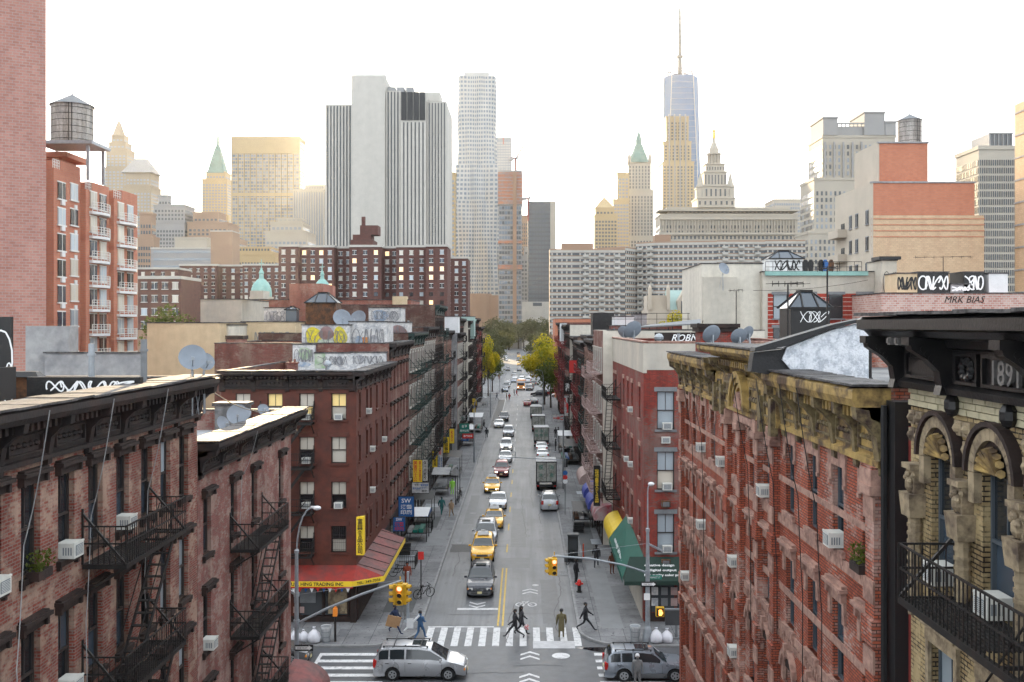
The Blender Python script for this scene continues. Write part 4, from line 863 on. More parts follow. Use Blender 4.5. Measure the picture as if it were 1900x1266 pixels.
# -- pink block wall at the far left
b = thing('pink_brick_building', 'huge windowless pink block wall rising out of the frame at the far left', 'building', (-36, 75, 0), R(28))
m_ = MB(); m_.box(-40, 0, 0, 30, 0, 47); m_.build('wall', M['bpnk'], b); m_ = MB(); m_.box(-40, .2, -.2, 30.2, 47.003, 47.3); m_.build('coping', M['conc'], b)
# -- orange apartment block with balconies
b = thing('apartment_block', 'orange brick apartment block with white curved balconies under the large water tank', 'building', (-50.2, 106.3, 0), R(90))
m_ = MB(); m_.box(0, 6.4, 0, 14, 0, 36.0); m_.box(6.403, 12.7, -.6, 14.5, 0, 34.6); m_.box(12.703, 19.9, -1.2, 14, 0, 34.4); m_.box(1.5, 6.3, -.02, 2, 36.003, 37.0); m_.box(8, 12.6, -.62, 2, 34.603, 35.6); m_.box(15, 19.8, -1.22, 2, 34.403, 35.6)
m_.build('wall', M['bapt'], b)
its = []; 
for k in range(11):
    z = 33.1-2.8*k
    its += [(1.7, 0, z-.25, 0), (4.7, 0, z, 0), (8.3, -.6, z-.4, 0), (10.9, -.6, z-.4, 0), (14.6, -1.2, z-.9, 0), (17.5, -1.2, z-.9, 0)]
winset(b, its, 1.7, 1.75, ['g1', 'g2', 'g4', 'g3'], 100, frame='framew')
for k in range(11):
    z = 32.45-2.8*k
    for x0, x1, y, dz in ((7.3, 12.1, -.6, -.1), (13.5, 18.8, -1.2, -.6)):
        q = MB(); n = 8; P = [(x0+(x1-x0)*i/n, y-1.05*math.sin(PI*(.12+.76*i/n))) for i in range(n+1)]
        q.prism([(x0, y+.02)] + P + [(x1, y+.02)], z+dz-.45, z+dz-.15)
        bl = q.build('balcony', M['white'], b); r_ = MB()
        for zz in (.9, .6, .3, .05): r_.tube([(a, c, z+dz+zz) for a, c in P], .035, 4)
        for a, c in P: r_.box(a-.03, a+.03, c-.03, c+.03, z+dz-.15, z+dz+.92)
        r_.build('railing', M['framew'], bl)
for k in range(10): q = MB(); q.box(1.5, 2.3, -.2, .02, 32.2-2.8*k, 32.8-2.8*k); q.box(4.8, 5.4, -.12, .02, 32.1-2.8*k, 32.6-2.8*k); q.build('vent_box', M['white'], b)
q = MB(); q.box(7.5, 12, 3, 9, 34.6, 38.3); q.box(6.9, 12.9, 1.8, 10, 38.303, 38.9); q.build('bulkhead', M['bapt'], b)
q = MB()
for x0, x1, y, z in ((-.0, 1.5, .1, 36.0), (6.5, 8.0, -.5, 34.6), (12.9, 15.0, -1.1, 34.4)):
    for zz in (.95, .65, .35): q.bar((x0, y, z+zz), (x1, y, z+zz), .05)
    for i in range(5): q.bar((x0+(x1-x0)*i/4, y, z), (x0+(x1-x0)*i/4, y, z+.95), .06)
q.build('roof_railing', M['framew'], b)
def water_tank(label, x, y, z0, r, h, legs=4.0, cone=1.2, m='plank', plat=True, seed=0):
    t = thing('water_tank', label, 'water tank', (x, y, z0), 0, 'rooftop water tanks')
    n = 28; q = MB()
    for i in range(n):
        a0, a1 = 2*PI*i/n+.012, 2*PI*(i+1)/n-.012; rr = r*(1+.006*(i % 3))
        q.add([(rr*math.cos(a), rr*math.sin(a), z) for z in (legs, legs+h) for a in (a0, a1)], [(0, 1, 3, 2)])
    q.lathe([(r*.985, legs), (r*.985, legs+h)], n); q.build('barrel', M[m], t, fix=False)
    q = MB(); q.lathe([(r*1.08, legs+h), (r*1.08, legs+h+.06), (.1, legs+h+cone), (.02, legs+h+cone+.5)], n); q.build('conical_roof', M['gstone'], t)
    q = MB()
    for k in range(6): q.lathe([(r*1.02, legs+h*(k+.4)/6), (r*1.02, legs+h*(k+.4)/6+.05)], n)
    q.build('hoop', M['iron'], t)
    if plat:
        q = MB(); q.box(-r*1.35, r*1.5, -r*1.15, r*1.15, legs-.4, legs-.03)
        q.build('platform', M['steel'], t)
        for sx in (-1, 1):
            for sy in (-1, 1): q = MB(); q.box(sx*r*1.2-.15, sx*r*1.2+.15, sy*r*.9-.15, sy*r*.9+.15, 0, legs-.5); q.build('leg', M['steel'], t)
    q = MB(); q.bar((r*.3, -r*1.06, legs), (r*.3, -r*1.06, legs+h), .06); q.bar((r*.45, -r*1.06, legs), (r*.45, -r*1.06, legs+h), .06); q.build('ladder', M['iron'], t)
    return t
water_tank('large grey wooden water tank on a steel platform above the orange apartment block', wx(134, 112), 112, 35.2, 2.2, 4.2, legs=4.35, cone=1.35)

# -- brown housing slabs
def slab(label, Y, segs, ztop, z1, m, lm, nrows, fh, wpr, gl, seed=0, cap=100, roofcap='pale', ww=1.3, wh=1.4, name='housing_block'):
    """segs: (px0, px1, setback) bays along the slab"""
    X0 = wx(segs[0][0], Y); b = thing(name, label, 'apartment block', (X0, Y, 0)); q = MB(); c = MB(); its = []
    for i, (p0, p1, sb) in enumerate(segs):
        a, e = wx(p0, Y)-X0, wx(p1, Y)-X0; q.box(a+.002*i, e, sb, sb+16, 0, ztop); c.box(a-.2, e+.2, sb-.25, sb+16.2, ztop+.003+.01*(i % 2), ztop+.8)
        n = max(1, int(round((e-a)/wpr))); its += [(a+(k+.5)*(e-a)/n, sb, ztop-2.6-fh*j, 0) for j in range(nrows) for k in range(n)]
    q.build('wall', M[m], b, fix=False); c.build('roof_edge', M[roofcap], b)
    its.sort(key=lambda t: -t[2]); winset(b, its, ww, wh, gl, cap, frame='framew' if ww < 2 else None); return b
BG = ['g1', 'g1', 'g3', 'g2', 'g4', 'g1']
b = slab('dark brown brick housing slab with many small windows in front of the tallest concrete tower', 350, [(517, 553, 0), (553, 617, 3), (617, 646, 8), (646, 706, 2), (706, 733, 8), (733, 790, 3), (790, 830, 0)], wz(458, 350), 0, 'bprj', None, 13, 2.95, 3.3, BG + ['lit'], roofcap='pale')
q = MB(); q.box(25, 31.5, 6, 14, 47, 51.5); q.box(27.6, 34, 6, 13, 51.503, 54.8); q.box(28, 29.2, 7, 8.5, 54.803, 58); q.box(24.5, 32.5, 4, 15, 47.5, 49.5); q.build('bulkhead', M['bprj'], b, fix=False)
slab('dark brown housing slab end, lower and farther right, beside the silvery wavy tower', 390, [(826, 868, 0)], wz(480, 390), 0, 'bprj', None, 10, 2.95, 3.2, BG)
slab('long hazy brown housing slab left of the darker one, below the glassy square tower', 430, [(330, 400, 2), (400, 450, 6), (450, 520, 0)], wz(493, 430), 0, 'bprj', None, 9, 2.95, 3.6, BG)
slab('brown housing slab half hidden behind the orange apartment block', 400, [(256, 330, 0)], wz(500, 400), 0, 'bprj', None, 9, 2.95, 3.6, BG)
b = slab('low brown brick block with dark windows just right of the orange apartment block', 260, [(258, 335, 0)], wz(518, 260), 0, 'bprj', None, 5, 3.4, 3.0, BG, ww=1.5, wh=1.7)
b = slab('hazy banded terrace block behind the brown slabs on the left', 600, [(280, 395, 0)], wz(462, 600), 0, 'haze2', None, 6, 4.5, 37, ['gw2'], ww=34, wh=1.6)
b = far('brick_stack_building', 'plain brown square shaft standing behind the hazy brown slab', 391, 460); q = MB(); q.box(0, wx(431, 460)-wx(391, 460), 0, 12, 0, wz(430, 460)); q.build('wall', M['haze3'], b); q = MB(); q.box(-.2, wx(431, 460)-wx(391, 460)+.2, -.2, 12, wz(430, 460)+.003, wz(430, 460)+.5); q.build('roof_edge', M['pale'], b)
# -- long banded slab, middle right
def banded(label, Y, segs, ztop, m1, m2, fh, n):
    X0 = wx(segs[0][0], Y); b = thing('banded_apartment_block', label, 'apartment block', (X0, Y, 0)); q = MB(); g_ = MB(); r_ = MB(); p_ = MB(); w_ = []
    for i, (p0, p1, y0, y1, zt_) in enumerate(segs):
        a, e = wx(p0, Y)-X0, wx(p1, Y)-X0; L = math.hypot(e-a, y1-y0); an = math.atan2(y1-y0, e-a); T = Matrix.Translation((a, y0, 0)) @ Matrix.Rotation(an, 4, 'Z')
        for mb in (q, g_, r_, p_): mb.T = T
        q.box(0, L, 0, 14, 0, zt_)
        for k in range(n):
            z = zt_-1.2-fh*k; r_.box(0, L, -.35, 0, z-.5, z+.55); nb = max(2, int(L/7))
            g_.box(0, L, -.12, 0, z-1.75, z-.7)
            for j in range(int(L/2.2)): x = 1.1+j*2.2; p_.box(x-.35, x+.35, -.2, 0, z-1.75, z-.7)
            if (i % 2) == 1 or i == 3:
                for j in range(nb): x = (j+.5)*L/nb; p_.box(x-1.3, x+1.3, -1.5, -.35, z-2.6, z-1.5)
    q.build('wall', M[m1], b, fix=False); g_.build('window_band', M['gw'], b); r_.build('floor_band', M[m2], b); o = p_.build('balcony', M['pale'], b); o['kind'] = 'stuff'; return b
zt1, zt2 = wz(462, 450), wz(447, 450)
b = banded('long curving apartment slab with white floor bands right of the street end', 450, [(1020, 1072, 0, 0, zt1), (1072, 1160, 0, 0, zt1), (1160, 1185, 0, 10, zt1+1), (1185, 1220, 10, 4, zt2), (1220, 1330, 4, 0, zt2), (1330, 1420, 0, 0, zt2+.2), (1420, 1494, 0, 0, zt2+.4)], 0, 'haze3', 'pale', 2.75, 14)
for p0, p1, h in ((1044, 1104, 3), (1222, 1252, 7), (1338, 1368, 4)): q = MB(); q.box(wx(p0, 450)-wx(1020, 450), wx(p1, 450)-wx(1020, 450), 12, 20, 40, wz(460, 450)+h); q.build('bulkhead', M['haze3'], b)

# -- skyline towers ----------------------------------------------------------
def tower(name, label, Y, tiers, m='haze1', D=None, nx=None, fh=4.0, gl=('gw',), wf=.55, hf=.55, ribs=0, cap=0, side=True, z_from=60):
    """tiers: (px0, px1, py_top) wide lower tiers first; local x from the first tier's left edge"""
    X0 = wx(tiers[0][0], Y); b = thing(name, label, 'skyscraper', (X0, Y, 0)); q = MB(); its = []; zb = 0.0; ri = MB(); W0 = wx(tiers[0][1], Y)-X0
    for i, (p0, p1, pt) in enumerate(tiers):
        a, e, zt_ = wx(p0, Y)-X0, wx(p1, Y)-X0, wz(pt, Y); d = D or (e-a); ins = (W0-(e-a))/2*.8
        q.box(a, e, ins+.0, ins+d, zb, zt_); q.box(a-.4, e+.4, ins-.4, ins+d+.4, zt_-1.2, zt_+.3)
        n = nx or max(2, int((e-a)/4)); n = max(2, int(n*(e-a)/W0)); z0 = max(zb+2, 20.0); nr = max(1, int((zt_-3-z0)/fh)); 
        w = (e-a)/n
        if not ribs:
            its += grid(a+w*.2, e-w*.2, z0, z0+nr*fh, n, nr, ins)
            if side and p0 > VX: its += gridside(ins+w*.2, ins+d-w*.2, z0, z0+nr*fh, max(2, int(n*d/(e-a))), nr, a, R(-90))
            if side and p1 < VX: its += gridside(ins+w*.2, ins+d-w*.2, z0, z0+nr*fh, max(2, int(n*d/(e-a))), nr, e, R(90))
        else:
            ri.box(a+.5, e-.5, ins-.3, ins-.02, z0, zt_-3)
            for k in range(n+1): x = a+k*(e-a)/n; ri.k = 1; ri.box(x-w*.25, x+w*.25, ins-1.0, ins-.02, z0-5, zt_-1.5); ri.k = 0
        zb = zt_
    q.build('wall', M[m], b, fix=False)
    if its: winset(b, its, w*wf, fh*hf, list(gl), cap, d=.25)
    if ribs: ri.build('facade_rib', [M[gl[0]], M[m]], b, fix=False)
    return b, W0
def spire(b, x, y, z, r, h, m, n=4, tip=6, name='spire'):
    q = MB(); q.lathe([(r, 0), (r*.72, h*.35), (r*.3, h*.85), (r*.12, h), (r*.1, h+tip*.5), (.05, h+tip)], n, (x, y, z), PI/4); return q.build(name, M[m], b)
# left cluster
b, w_ = tower('stepped_tower', 'pale stepped tower with a domed lantern spire behind the orange apartment block', 1300, [(185, 245, 380), (190, 236, 310), (193, 232, 275), (197, 228, 262), (201, 224, 248)], 'haze5', nx=9, gl=('gw2',)); spire(b, w_*.46, 14, wz(250, 1300), 9, 20, 'haze5', 8, 14)
b, w_ = tower('mansard_tower', 'broad pale tower with a sloping mansard roof at the left', 1200, [(228, 280, 345), (232, 278, 320)], 'haze5', nx=8, gl=('gw2',)); q = MB(); q.frust(-2, w_+2, -1, 30, wz(320, 1200), wz(292, 1200), 12); q.build('mansard_roof', M['haze2'], b)
tower('tower_block', 'slim hazy grey tower block with a taller left part beside the mansard tower', 1000, [(278, 342, 412), (284, 342, 380), (287, 305, 360)], 'haze2', nx=11)
tower('stepped_tower', 'hazy brick setback building below the green pointed tower', 1000, [(338, 432, 440), (345, 420, 412), (352, 400, 392)], 'haze3', nx=12)
b, w_ = tower('pyramid_tower', 'golden tower with a green copper pyramid roof and a thin spire', 1400, [(372, 424, 400), (374, 421, 332), (380, 416, 318)], 'haze4', nx=9, gl=('gw2',)); spire(b, w_*.5, 16, wz(320, 1400), 17, 42, 'copperfar', 4, 26)
b, w_ = tower('square_glass_tower', 'broad flat topped glass tower glowing in front of the low sun', 1250, [(430, 556, 254)], 'haze4', D=35, nx=22, fh=4.2, gl=('gw2', 'gsky'), wf=.8, hf=.7)
q = MB(); q.box(-.6, w_+.6, -.9, 0, wz(364, 1250), wz(358, 1250)); q.box(-.6, w_+.6, -.9, 0, wz(285, 1250), wz(254, 1250)); 
for k in range(12): q.box(k*w_/11-.5, k*w_/11+.5, -1.2, 0, 20, wz(285, 1250))
q.build('mullion_band', M['haze4'], b)
tower('ribbed_tower', 'low ribbed tower half dissolved in sunlight beside the tallest concrete tower', 1100, [(545, 600, 352), (566, 600, 342)], 'haze1', nx=12, ribs=1, gl=('gw2',))
tower('stepped_tower', 'small white setback block in front of the ribbed tower in the glare', 850, [(492, 570, 430), (500, 560, 412), (512, 556, 404)], 'haze1', nx=10, gl=('gw2',))
tower('tower_block', 'wide pale low block with terraces below the glassy square tower', 750, [(430, 510, 470), (440, 500, 458)], 'haze4', nx=14, gl=('gw',))
tower('tower_block', 'hazy white low office block between the slabs and the golden tower', 800, [(300, 392, 470), (320, 380, 440)], 'haze1', nx=12, gl=('gw2',))
tower('tower_block', 'hazy reddish low block right beside the orange apartment block', 650, [(255, 285, 440), (258, 280, 395)], 'haze3', nx=6, gl=('gw',))
# the big concrete tower with ribs
Y = 650; X0 = wx(600, Y); L = lambda p: wx(p, Y)-X0; Z = lambda p: wz(p, Y)
b = thing('ribbed_concrete_tower', 'tall wide concrete tower with vertical ribs and four black louvre panels near its top', 'skyscraper', (X0, Y, 0)); q = MB()
q.box(0, L(652), 6, 60, 0, Z(190)); q.box(L(652)+.01, L(714), 0, 60, 0, Z(141)); q.frust(L(652), L(714), 0, 12, Z(141)+.003, Z(136), .01, 2); q.box(L(714)+.01, L(742), 4, 60, 0, Z(166)); q.box(L(742)+.01, L(790), 2, 60, 0, Z(172)); q.box(L(790)+.01, L(827), 7, 60, 0, Z(184)); q.box(L(770), L(812), 20, 40, Z(175), Z(158)); q.build('wall', M['pearl'], b, fix=False)
def ribset(x0, x1, y, z0, z1, n, m='gdark', wd=.42, name='window_slot'):
    for k in range(n): q = MB(); x = x0+(k+.5)*(x1-x0)/n; w2 = (x1-x0)/n*wd/2; q.box(x-w2, x+w2, y-.12, y+.05, z0, z1); q.build(name, M[m], b)
    q = MB()
    for k in range(n+1): x = x0+k*(x1-x0)/n; w2 = (x1-x0)/n*(1-wd)/2*.8; q.box(x-w2, x+w2, y-.8, y+.02, z0, z1)
    q.build('concrete_rib', M['pearl'], b)
ribset(L(602), L(650), 6, 15, Z(193), 8); ribset(L(716), L(740), 4, 15, Z(168), 4); ribset(L(745), L(788), 2, 15, Z(226), 6, wd=.3); ribset(L(792), L(826), 7, 15, Z(187), 6, wd=.35)
for k in range(4): q = MB(); x0 = L(743)+k*(L(789)-L(743))/4; q.box(x0+.3, x0+(L(789)-L(743))/4-.3, 1.2, 2.1, Z(222), Z(170)); q.build('louvre_panel', M['black'], b)
q = MB(); 
for k in range(3): q.box(L(716)+k*6, L(716)+k*6+5, 8, 20, Z(166), Z(157))
q.box(L(714), L(768), 14, 15, Z(153), Z(152)); 
for k in range(8): q.bar((L(716)+k*2.4, 14.5, Z(166)), (L(716)+k*2.4, 14.5, Z(152)), .3)
q.build('cooling_tower', M['conc'], b)
tower('tower_block', 'narrow beige slab just right of the ribbed concrete tower', 900, [(815, 845, 320)], 'haze4', nx=5, gl=('gw2',))
# wavy silver tower
Y = 970; X0 = wx(884, Y); b = thing('wavy_silver_tower', 'very tall silvery tower with a rippling facade left of the street', 'skyscraper', (X0, Y+16, 0))
def wavy(hw, hd, z0, z1, seed):
    n = 48; nz = int((z1-z0)/4.0); q = MB(); vs = []; its = []
    def ring(z):
        P = []
        for i in range(n):
            a = 2*PI*i/n; c_, s_ = math.cos(a), math.sin(a); k = 1/max(abs(c_)/hw, abs(s_)/hd); r = k*(1 + .06*math.sin(7*a+.035*z+seed)+.03*math.sin(13*a-.05*z)); P.append((r*c_, r*s_, z))
        return P
    R_ = [ring(z0+j*(z1-z0)/nz) for j in range(nz+1)]
    q.add([p for r in R_ for p in r], [(j*n+i, j*n+(i+1) % n, (j+1)*n+(i+1) % n, (j+1)*n+i) for j in range(nz) for i in range(n)] + [tuple(range(nz*n, nz*n+n))])
    q.k = 1
    for j in range(nz):
        for i in range(n):
            a, c_, d_, e_ = Vector(R_[j][i]), Vector(R_[j][(i+1) % n]), Vector(R_[j+1][(i+1) % n]), Vector(R_[j+1][i]); o = Vector((a.x, a.y, 0)).normalized()*.25
            if a.y > 2: continue
            P = lambda u, v: a*(1-u)*(1-v)+c_*u*(1-v)+d_*u*v+e_*(1-u)*v+o
            q.quad(P(.18, .25), P(.82, .25), P(.82, .8), P(.18, .8))
    q.build('wall', [M['silv'], M['gsky']], b, fix=False)
M['silv'] = mat('silver_cladding', (0.40, 0.40, 0.385), .4, metal=.3, var=.15, scale=.1)
wavy(wx(923, Y)-X0+1, 17, 0, wz(372, Y), 0); wavy(wx(921, Y)-X0, 16, wz(372, Y), wz(305, Y), 1); wavy(wx(919, Y)-X0-.5, 15, wz(305, Y), wz(140, Y), 2)
q = MB(); q.lathe([(17.5, 0), (17.5, 5), (16, 5)], 4, (0, 0, wz(142, Y)), PI/4); q.build('crown', M['silv'], b)
tower('blue_glass_tower', 'blue glass tower under a crane just right of the wavy silver tower', 1500, [(918, 949, 256)], 'gsky', nx=6, gl=('gw2',), wf=.8, hf=.6)
b, w_ = tower('unfinished_tower', 'unfinished tower with orange netting and exposed floors under construction', 800, [(925, 968, 317)], 'haze2', nx=8, fh=4, gl=('gsky', 'gw'), wf=.8, hf=.6)
for z0, z1 in ((wz(380, 800), wz(320, 800)), (wz(452, 800), wz(447, 800)), (wz(500, 800), wz(492, 800))): q = MB(); q.box(-.5, w_+.5, -.7, 12, z0, z1); q.build('safety_netting', mat('orange_netting', (0.40, 0.17, 0.10), .8, c2=(0.3, 0.22, .2), scale=.3, lo=.45, hi=.6), b)
q = MB(); 
for k in range(10): q.box(-.6, w_+.6, -.9, 12.1, wz(380, 800)+k*2.7, wz(380, 800)+k*2.7+.5)
for k in range(7): q.bar((w_*k/6, 0, wz(318, 800)), (w_*k/6, 0, wz(312, 800)), .4)
q.build('floor_slab', M['conc'], b)
q = MB(); q.box(w_*.62, w_*.78, -2.5, -1, 10, wz(320, 800)); 
for k in range(40): q.bar((w_*.62, -2.6, 20+k*3), (w_*.78, -2.6, 23+k*3), .2)
q.build('hoist_mast', M['haze3'], b)
def crane(label, px, py0, Y, h, jib, ang):
    t = thing('tower_crane', label, 'crane', (wx(px, Y), Y, wz(py0, Y))); q = MB(); q.bar((0, 0, -10), (0, 0, h), 1.6); 
    for k in range(int(h/2)): q.bar((-.9, -.9, k*2), (.9, -.9, k*2+2), .3)
    q.build('mast', M['redirn'], t); q = MB(); j = Vector((jib*math.cos(R(ang)), 0, h+jib*math.sin(R(ang)))); q.bar((0, 0, h), j, 1.0); q.bar((0, 0, h), (-jib*.35, 0, h+1), 1.2); q.bar((0, 0, h), (-2, 0, h+jib*.4), .5); q.bar((-2, 0, h+jib*.4), j, .25); q.bar((-2, 0, h+jib*.4), (-jib*.35, 0, h+1), .25); q.build('jib', M['redirn'], t)
    q = MB(); q.cbox((-jib*.3, 0, h), (4, 2.5, 3)); q.cbox((1, -1.5, h+.5), (2, 2, 2.2)); q.build('cab', M['conc'], t)
crane('small crane with its jib leaning left on top of the blue glass tower', 934, 256, 1500, 4, 14, 125)
crane('red crane with a raised jib above the unfinished tower', 957, 318, 805, 10, 12, 60)
crane('thin crane standing between the unfinished tower and the dark glass block', 980, 390, 900, 10, 13, 55)
b, w_ = tower('dark_glass_tower', 'dark glass office block with a lighter right edge beyond the street end', 900, [(980, 1030, 375)], 'gdark', nx=8, gl=('gw',), wf=.85, hf=.6); q = MB(); q.box(w_*.82, w_+.5, -.6, 20, 0, wz(374, 900)); q.build('side_wall', M['haze1'], b)
tower('stone_office_building', 'old stone office building with a green domed turret at the end of the street', 980, [(960, 1020, 475), (972, 1012, 458)], 'haze2', nx=10, fh=4)
b = far('domed_turret', 'small green copper dome rising above the old stone office building', 1000, 1005); q = MB(); q.lathe([(5.6, 0), (5.6, 11), (6.5, 11.3), (6.2, 15), (3.8, 19.5), (1.9, 21), (1.9, 24), (.1, 28)], 12, (0, 0, wz(460, 1005))); q.build('dome', M['copper2'], b); q = MB(); q.box(-6, 6, -6, 6, 40, wz(460, 1005)); q.build('base', M['haze2'], b)
tower('tower_block', 'low pale block at the foot of the unfinished tower', 930, [(938, 965, 520)], 'haze1', nx=4)
tower('tower_block', 'hazy office tower seen between the unfinished tower and the dark glass block', 1050, [(966, 984, 400)], 'haze3', nx=4)
# centre right cluster
b, w_ = tower('pyramid_roof_tower', 'tan tower with a small pyramid roof left of the gothic tower', 1100, [(1103, 1146, 400), (1105, 1140, 385)], 'haze4', nx=7, gl=('gw',)); spire(b, w_*.45, 12, wz(385, 1100), 15, 11, 'haze4', 4, 3)
tower('tower_block', 'narrow sunlit slab between the tan tower and the gothic tower', 1150, [(1138, 1168, 370), (1146, 1168, 320)], 'haze4', nx=5, gl=('gw2',))
Y = 1180; b, w_ = tower('gothic_tower', 'ornate pale gothic skyscraper with a green pointed roof', Y, [(1152, 1216, 440), (1158, 1213, 352), (1166, 1209, 300)], 'haze1', nx=11, fh=4, gl=('gw',), wf=.45, hf=.7)
for p in (1168, 1207): q = MB(); q.lathe([(2.3, 0), (2.3, 6), (1.2, 9), (.1, 14)], 6, (wx(p, Y)-wx(1152, Y), 4, wz(300, Y))); q.build('pinnacle', M['haze1'], b)
q = MB(); q.lathe([(12.5, 0), (9, 11), (8, 12), (4.6, 22), (3.6, 22.5), (3.6, 28), (.2, 40)], 8, (w_*.56, 14, wz(300, Y))); q.build('pointed_roof', M['copperfar'], b)
# tapering glass tower with antenna
Y = 1600; X0 = wx(1230, Y); b = thing('tapering_glass_tower', 'tallest blue glass tower with chamfered sides, a ring and a long antenna', 'skyscraper', (X0, Y, 0)); l = lambda p: wx(p, Y)-X0
a, e = l(1229), l(1306); W0 = e-a; ztop = wz(137, Y); cx_, cy_ = (a+e)/2, W0/2; hb = W0/2; ht = (l(1301)-l(1237))/2
B = [(cx_-hb, cy_-hb), (cx_+hb, cy_-hb), (cx_+hb, cy_+hb), (cx_-hb, cy_+hb)]; s2 = ht*1.0; T_ = [(cx_, cy_-ht), (cx_+ht, cy_), (cx_, cy_+ht), (cx_-ht, cy_)]
T_ = [(cx_-ht*.62, cy_-ht*1.0), (cx_+ht*.62, cy_-ht*1.0), (cx_+ht, cy_-ht*.3), (cx_+ht, cy_+ht), (cx_-ht, cy_+ht), (cx_-ht, cy_-ht*.3)]
q = MB(); V = [(x, y, 20) for x, y in B] + [(x, y, ztop) for x, y in T_]
q.add(V, [(0, 1, 5, 4), (1, 6, 5), (1, 2, 7, 6), (0, 4, 9), (0, 9, 8, 3), (2, 3, 8, 7), (4, 5, 6, 7, 8, 9)]); q.build('curtain_wall', M['wtc'] if 'wtc' in M else M['gsky'], b)
q = MB()
for p0, p1 in ((V[0], V[4]), (V[1], V[5]), (V[1], V[6]), (V[0], V[9])): q.bar((p0[0], p0[1]-.5, p0[2]), (p1[0], p1[1]-.5, p1[2]), 1.0)
for k in range(40): 
    z = 60+k*9; t = (z-20)/(ztop-20); x0 = V[0][0]*(1-t)+V[4][0]*t; x1 = V[1][0]*(1-t)+V[5][0]*t; y = V[0][1]*(1-t)+V[4][1]*t; q.box(x0, x1, y-.35, y-.1, z, z+.25)
q.build('edge_mullion', M['pale'], b)
q = MB()
for zz, rr in ((3, 20), (8, 21), (13, 19)): 
    for i in range(24): a0, a1 = 2*PI*i/24, 2*PI*(i+1)/24; q.bar((cx_+rr*math.cos(a0), cy_+rr*math.sin(a0), ztop+zz), (cx_+rr*math.cos(a1), cy_+rr*math.sin(a1), ztop+zz), 1.1)
for i in range(12): a0 = 2*PI*i/12; q.bar((cx_+20*math.cos(a0), cy_+20*math.sin(a0), ztop), (cx_+20*math.cos(a0), cy_+20*math.sin(a0), ztop+13), .8)
q.build('crown_ring', M['gdark'], b)
q = MB(); q.cyl((cx_, cy_, ztop), (cx_, cy_, wz(85, Y)), 4.0, 3.0, 8); q.cyl((cx_, cy_, wz(85, Y)), (cx_, cy_, wz(4, Y)), 2.6, 1.7, 8)
for k in range(9): z = ztop+28+k*10; q.lathe([(3.4-.2*k, 0), (3.4-.2*k, 1.2)], 8, (cx_, cy_, z))
q.lathe([(5, 0), (6, 1), (5, 3)], 8, (cx_, cy_, wz(97, Y))); q.build('antenna', M['gdark'], b)
b, w_ = tower('limestone_tower', 'tan limestone tower standing in front of the tallest glass tower', 1250, [(1229, 1288, 300), (1231, 1283, 262), (1237, 1279, 215)], 'haze4', nx=9, fh=4.0, gl=('gw',), wf=.45, hf=.6); q = MB()
for k in range(4): q.box(w_*(.2+.17*k), w_*(.24+.17*k), -.6, 2, 20, wz(215, 1250)+2)
q.build('pier', M['haze2'], b)
# municipal building with wedding cake lantern
Y = 790; b, w_ = tower('colonnaded_municipal_building', 'wide pale curved building with colonnades and a tiered lantern crowned by a golden figure', Y, [(1225, 1480, 398), (1240, 1468, 384)], 'haze1', D=30, nx=34, fh=4.2, gl=('gw',), wf=.5, hf=.6)
L = lambda p: wx(p, Y)-wx(1225, Y); q = MB()
for k in range(46): q.cyl((L(1230)+k*(L(1475)-L(1230))/45, -1, wz(432, Y)), (L(1230)+k*(L(1475)-L(1230))/45, -1, wz(408, Y)), .55, n=6)
q.box(-1, w_+1, -1.8, 0, wz(408, Y), wz(403, Y)); q.box(-1, w_+1, -1.8, 0, wz(436, Y), wz(432, Y)); q.box(-1.2, w_+1.2, -1.3, 20, wz(392, Y), wz(389, Y)); q.build('colonnade', M['haze1'], b)
cx_ = L(1330); zz = lambda p: wz(p, Y)
for k, (hw, p0, p1) in enumerate(((15, 384, 368), (13, 368, 345), (9, 345, 318), (7.5, 318, 303))):
    q = MB(); q.box(cx_-hw, cx_+hw, 10-hw*.5, 10+hw*1.2, zz(p0), zz(p1)); q.box(cx_-hw-.6, cx_+hw+.6, 10-hw*.5-.6, 10+hw*1.2+.6, zz(p1)+.003, zz(p1)+.9); q.build('lantern_tier', M['haze1'], b)
    q = MB(); n = 7
    for i in range(n): q.box(cx_-hw+(i+.3)*2*hw/n, cx_-hw+(i+.65)*2*hw/n, 10-hw*.5-.15, 10-hw*.5, zz(p0)+2, zz(p1)-2)
    q.build('window', M['gw'], b)
for p in (1302, 1358): q = MB(); q.lathe([(3.2, 0), (3.2, 12), (3.8, 12.5), (2.2, 16), (.1, 25)], 8, (L(p), 6, zz(375))); q.build('corner_turret', M['haze1'], b)
q = MB(); q.lathe([(5.5, 0), (5.5, 1)], 16, (cx_, 12, zz(303)))
for i in range(12): a0 = 2*PI*i/12; q.cyl((cx_+5*math.cos(a0), 12+5*math.sin(a0), zz(303)), (cx_+5*math.cos(a0), 12+5*math.sin(a0), zz(283)), .5, n=6)
q.lathe([(3.4, 0), (3.4, 8.5)], 12, (cx_, 12, zz(303))); q.lathe([(5.8, 0), (5.8, 1.2), (3.8, 1.6), (3.6, 5), (2.6, 7), (2.2, 9), (1.2, 10), (.9, 14)], 12, (cx_, 12, zz(283))); q.build('round_lantern', M['haze1'], b)
q = MB(); q.cyl((cx_, 12, zz(252)), (cx_, 12, zz(241)), 1.4, 1.0, 8); q.ball((cx_, 12, zz(238)), 1.3); q.bar((cx_, 12, zz(244)), (cx_+2.2, 12, zz(240)), .5); q.bar((cx_, 12, zz(244)), (cx_-1.6, 12, zz(243)), .5); q.build('gilded_statue', flat('gilding', (.6, .38, .08), .4, .6), b)
tower('tower_block', 'hazy pale glass grid block right of the colonnaded building', 1300, [(1436, 1505, 370)], 'haze1', nx=16, fh=5, gl=('gw2',), wf=.8, hf=.6)
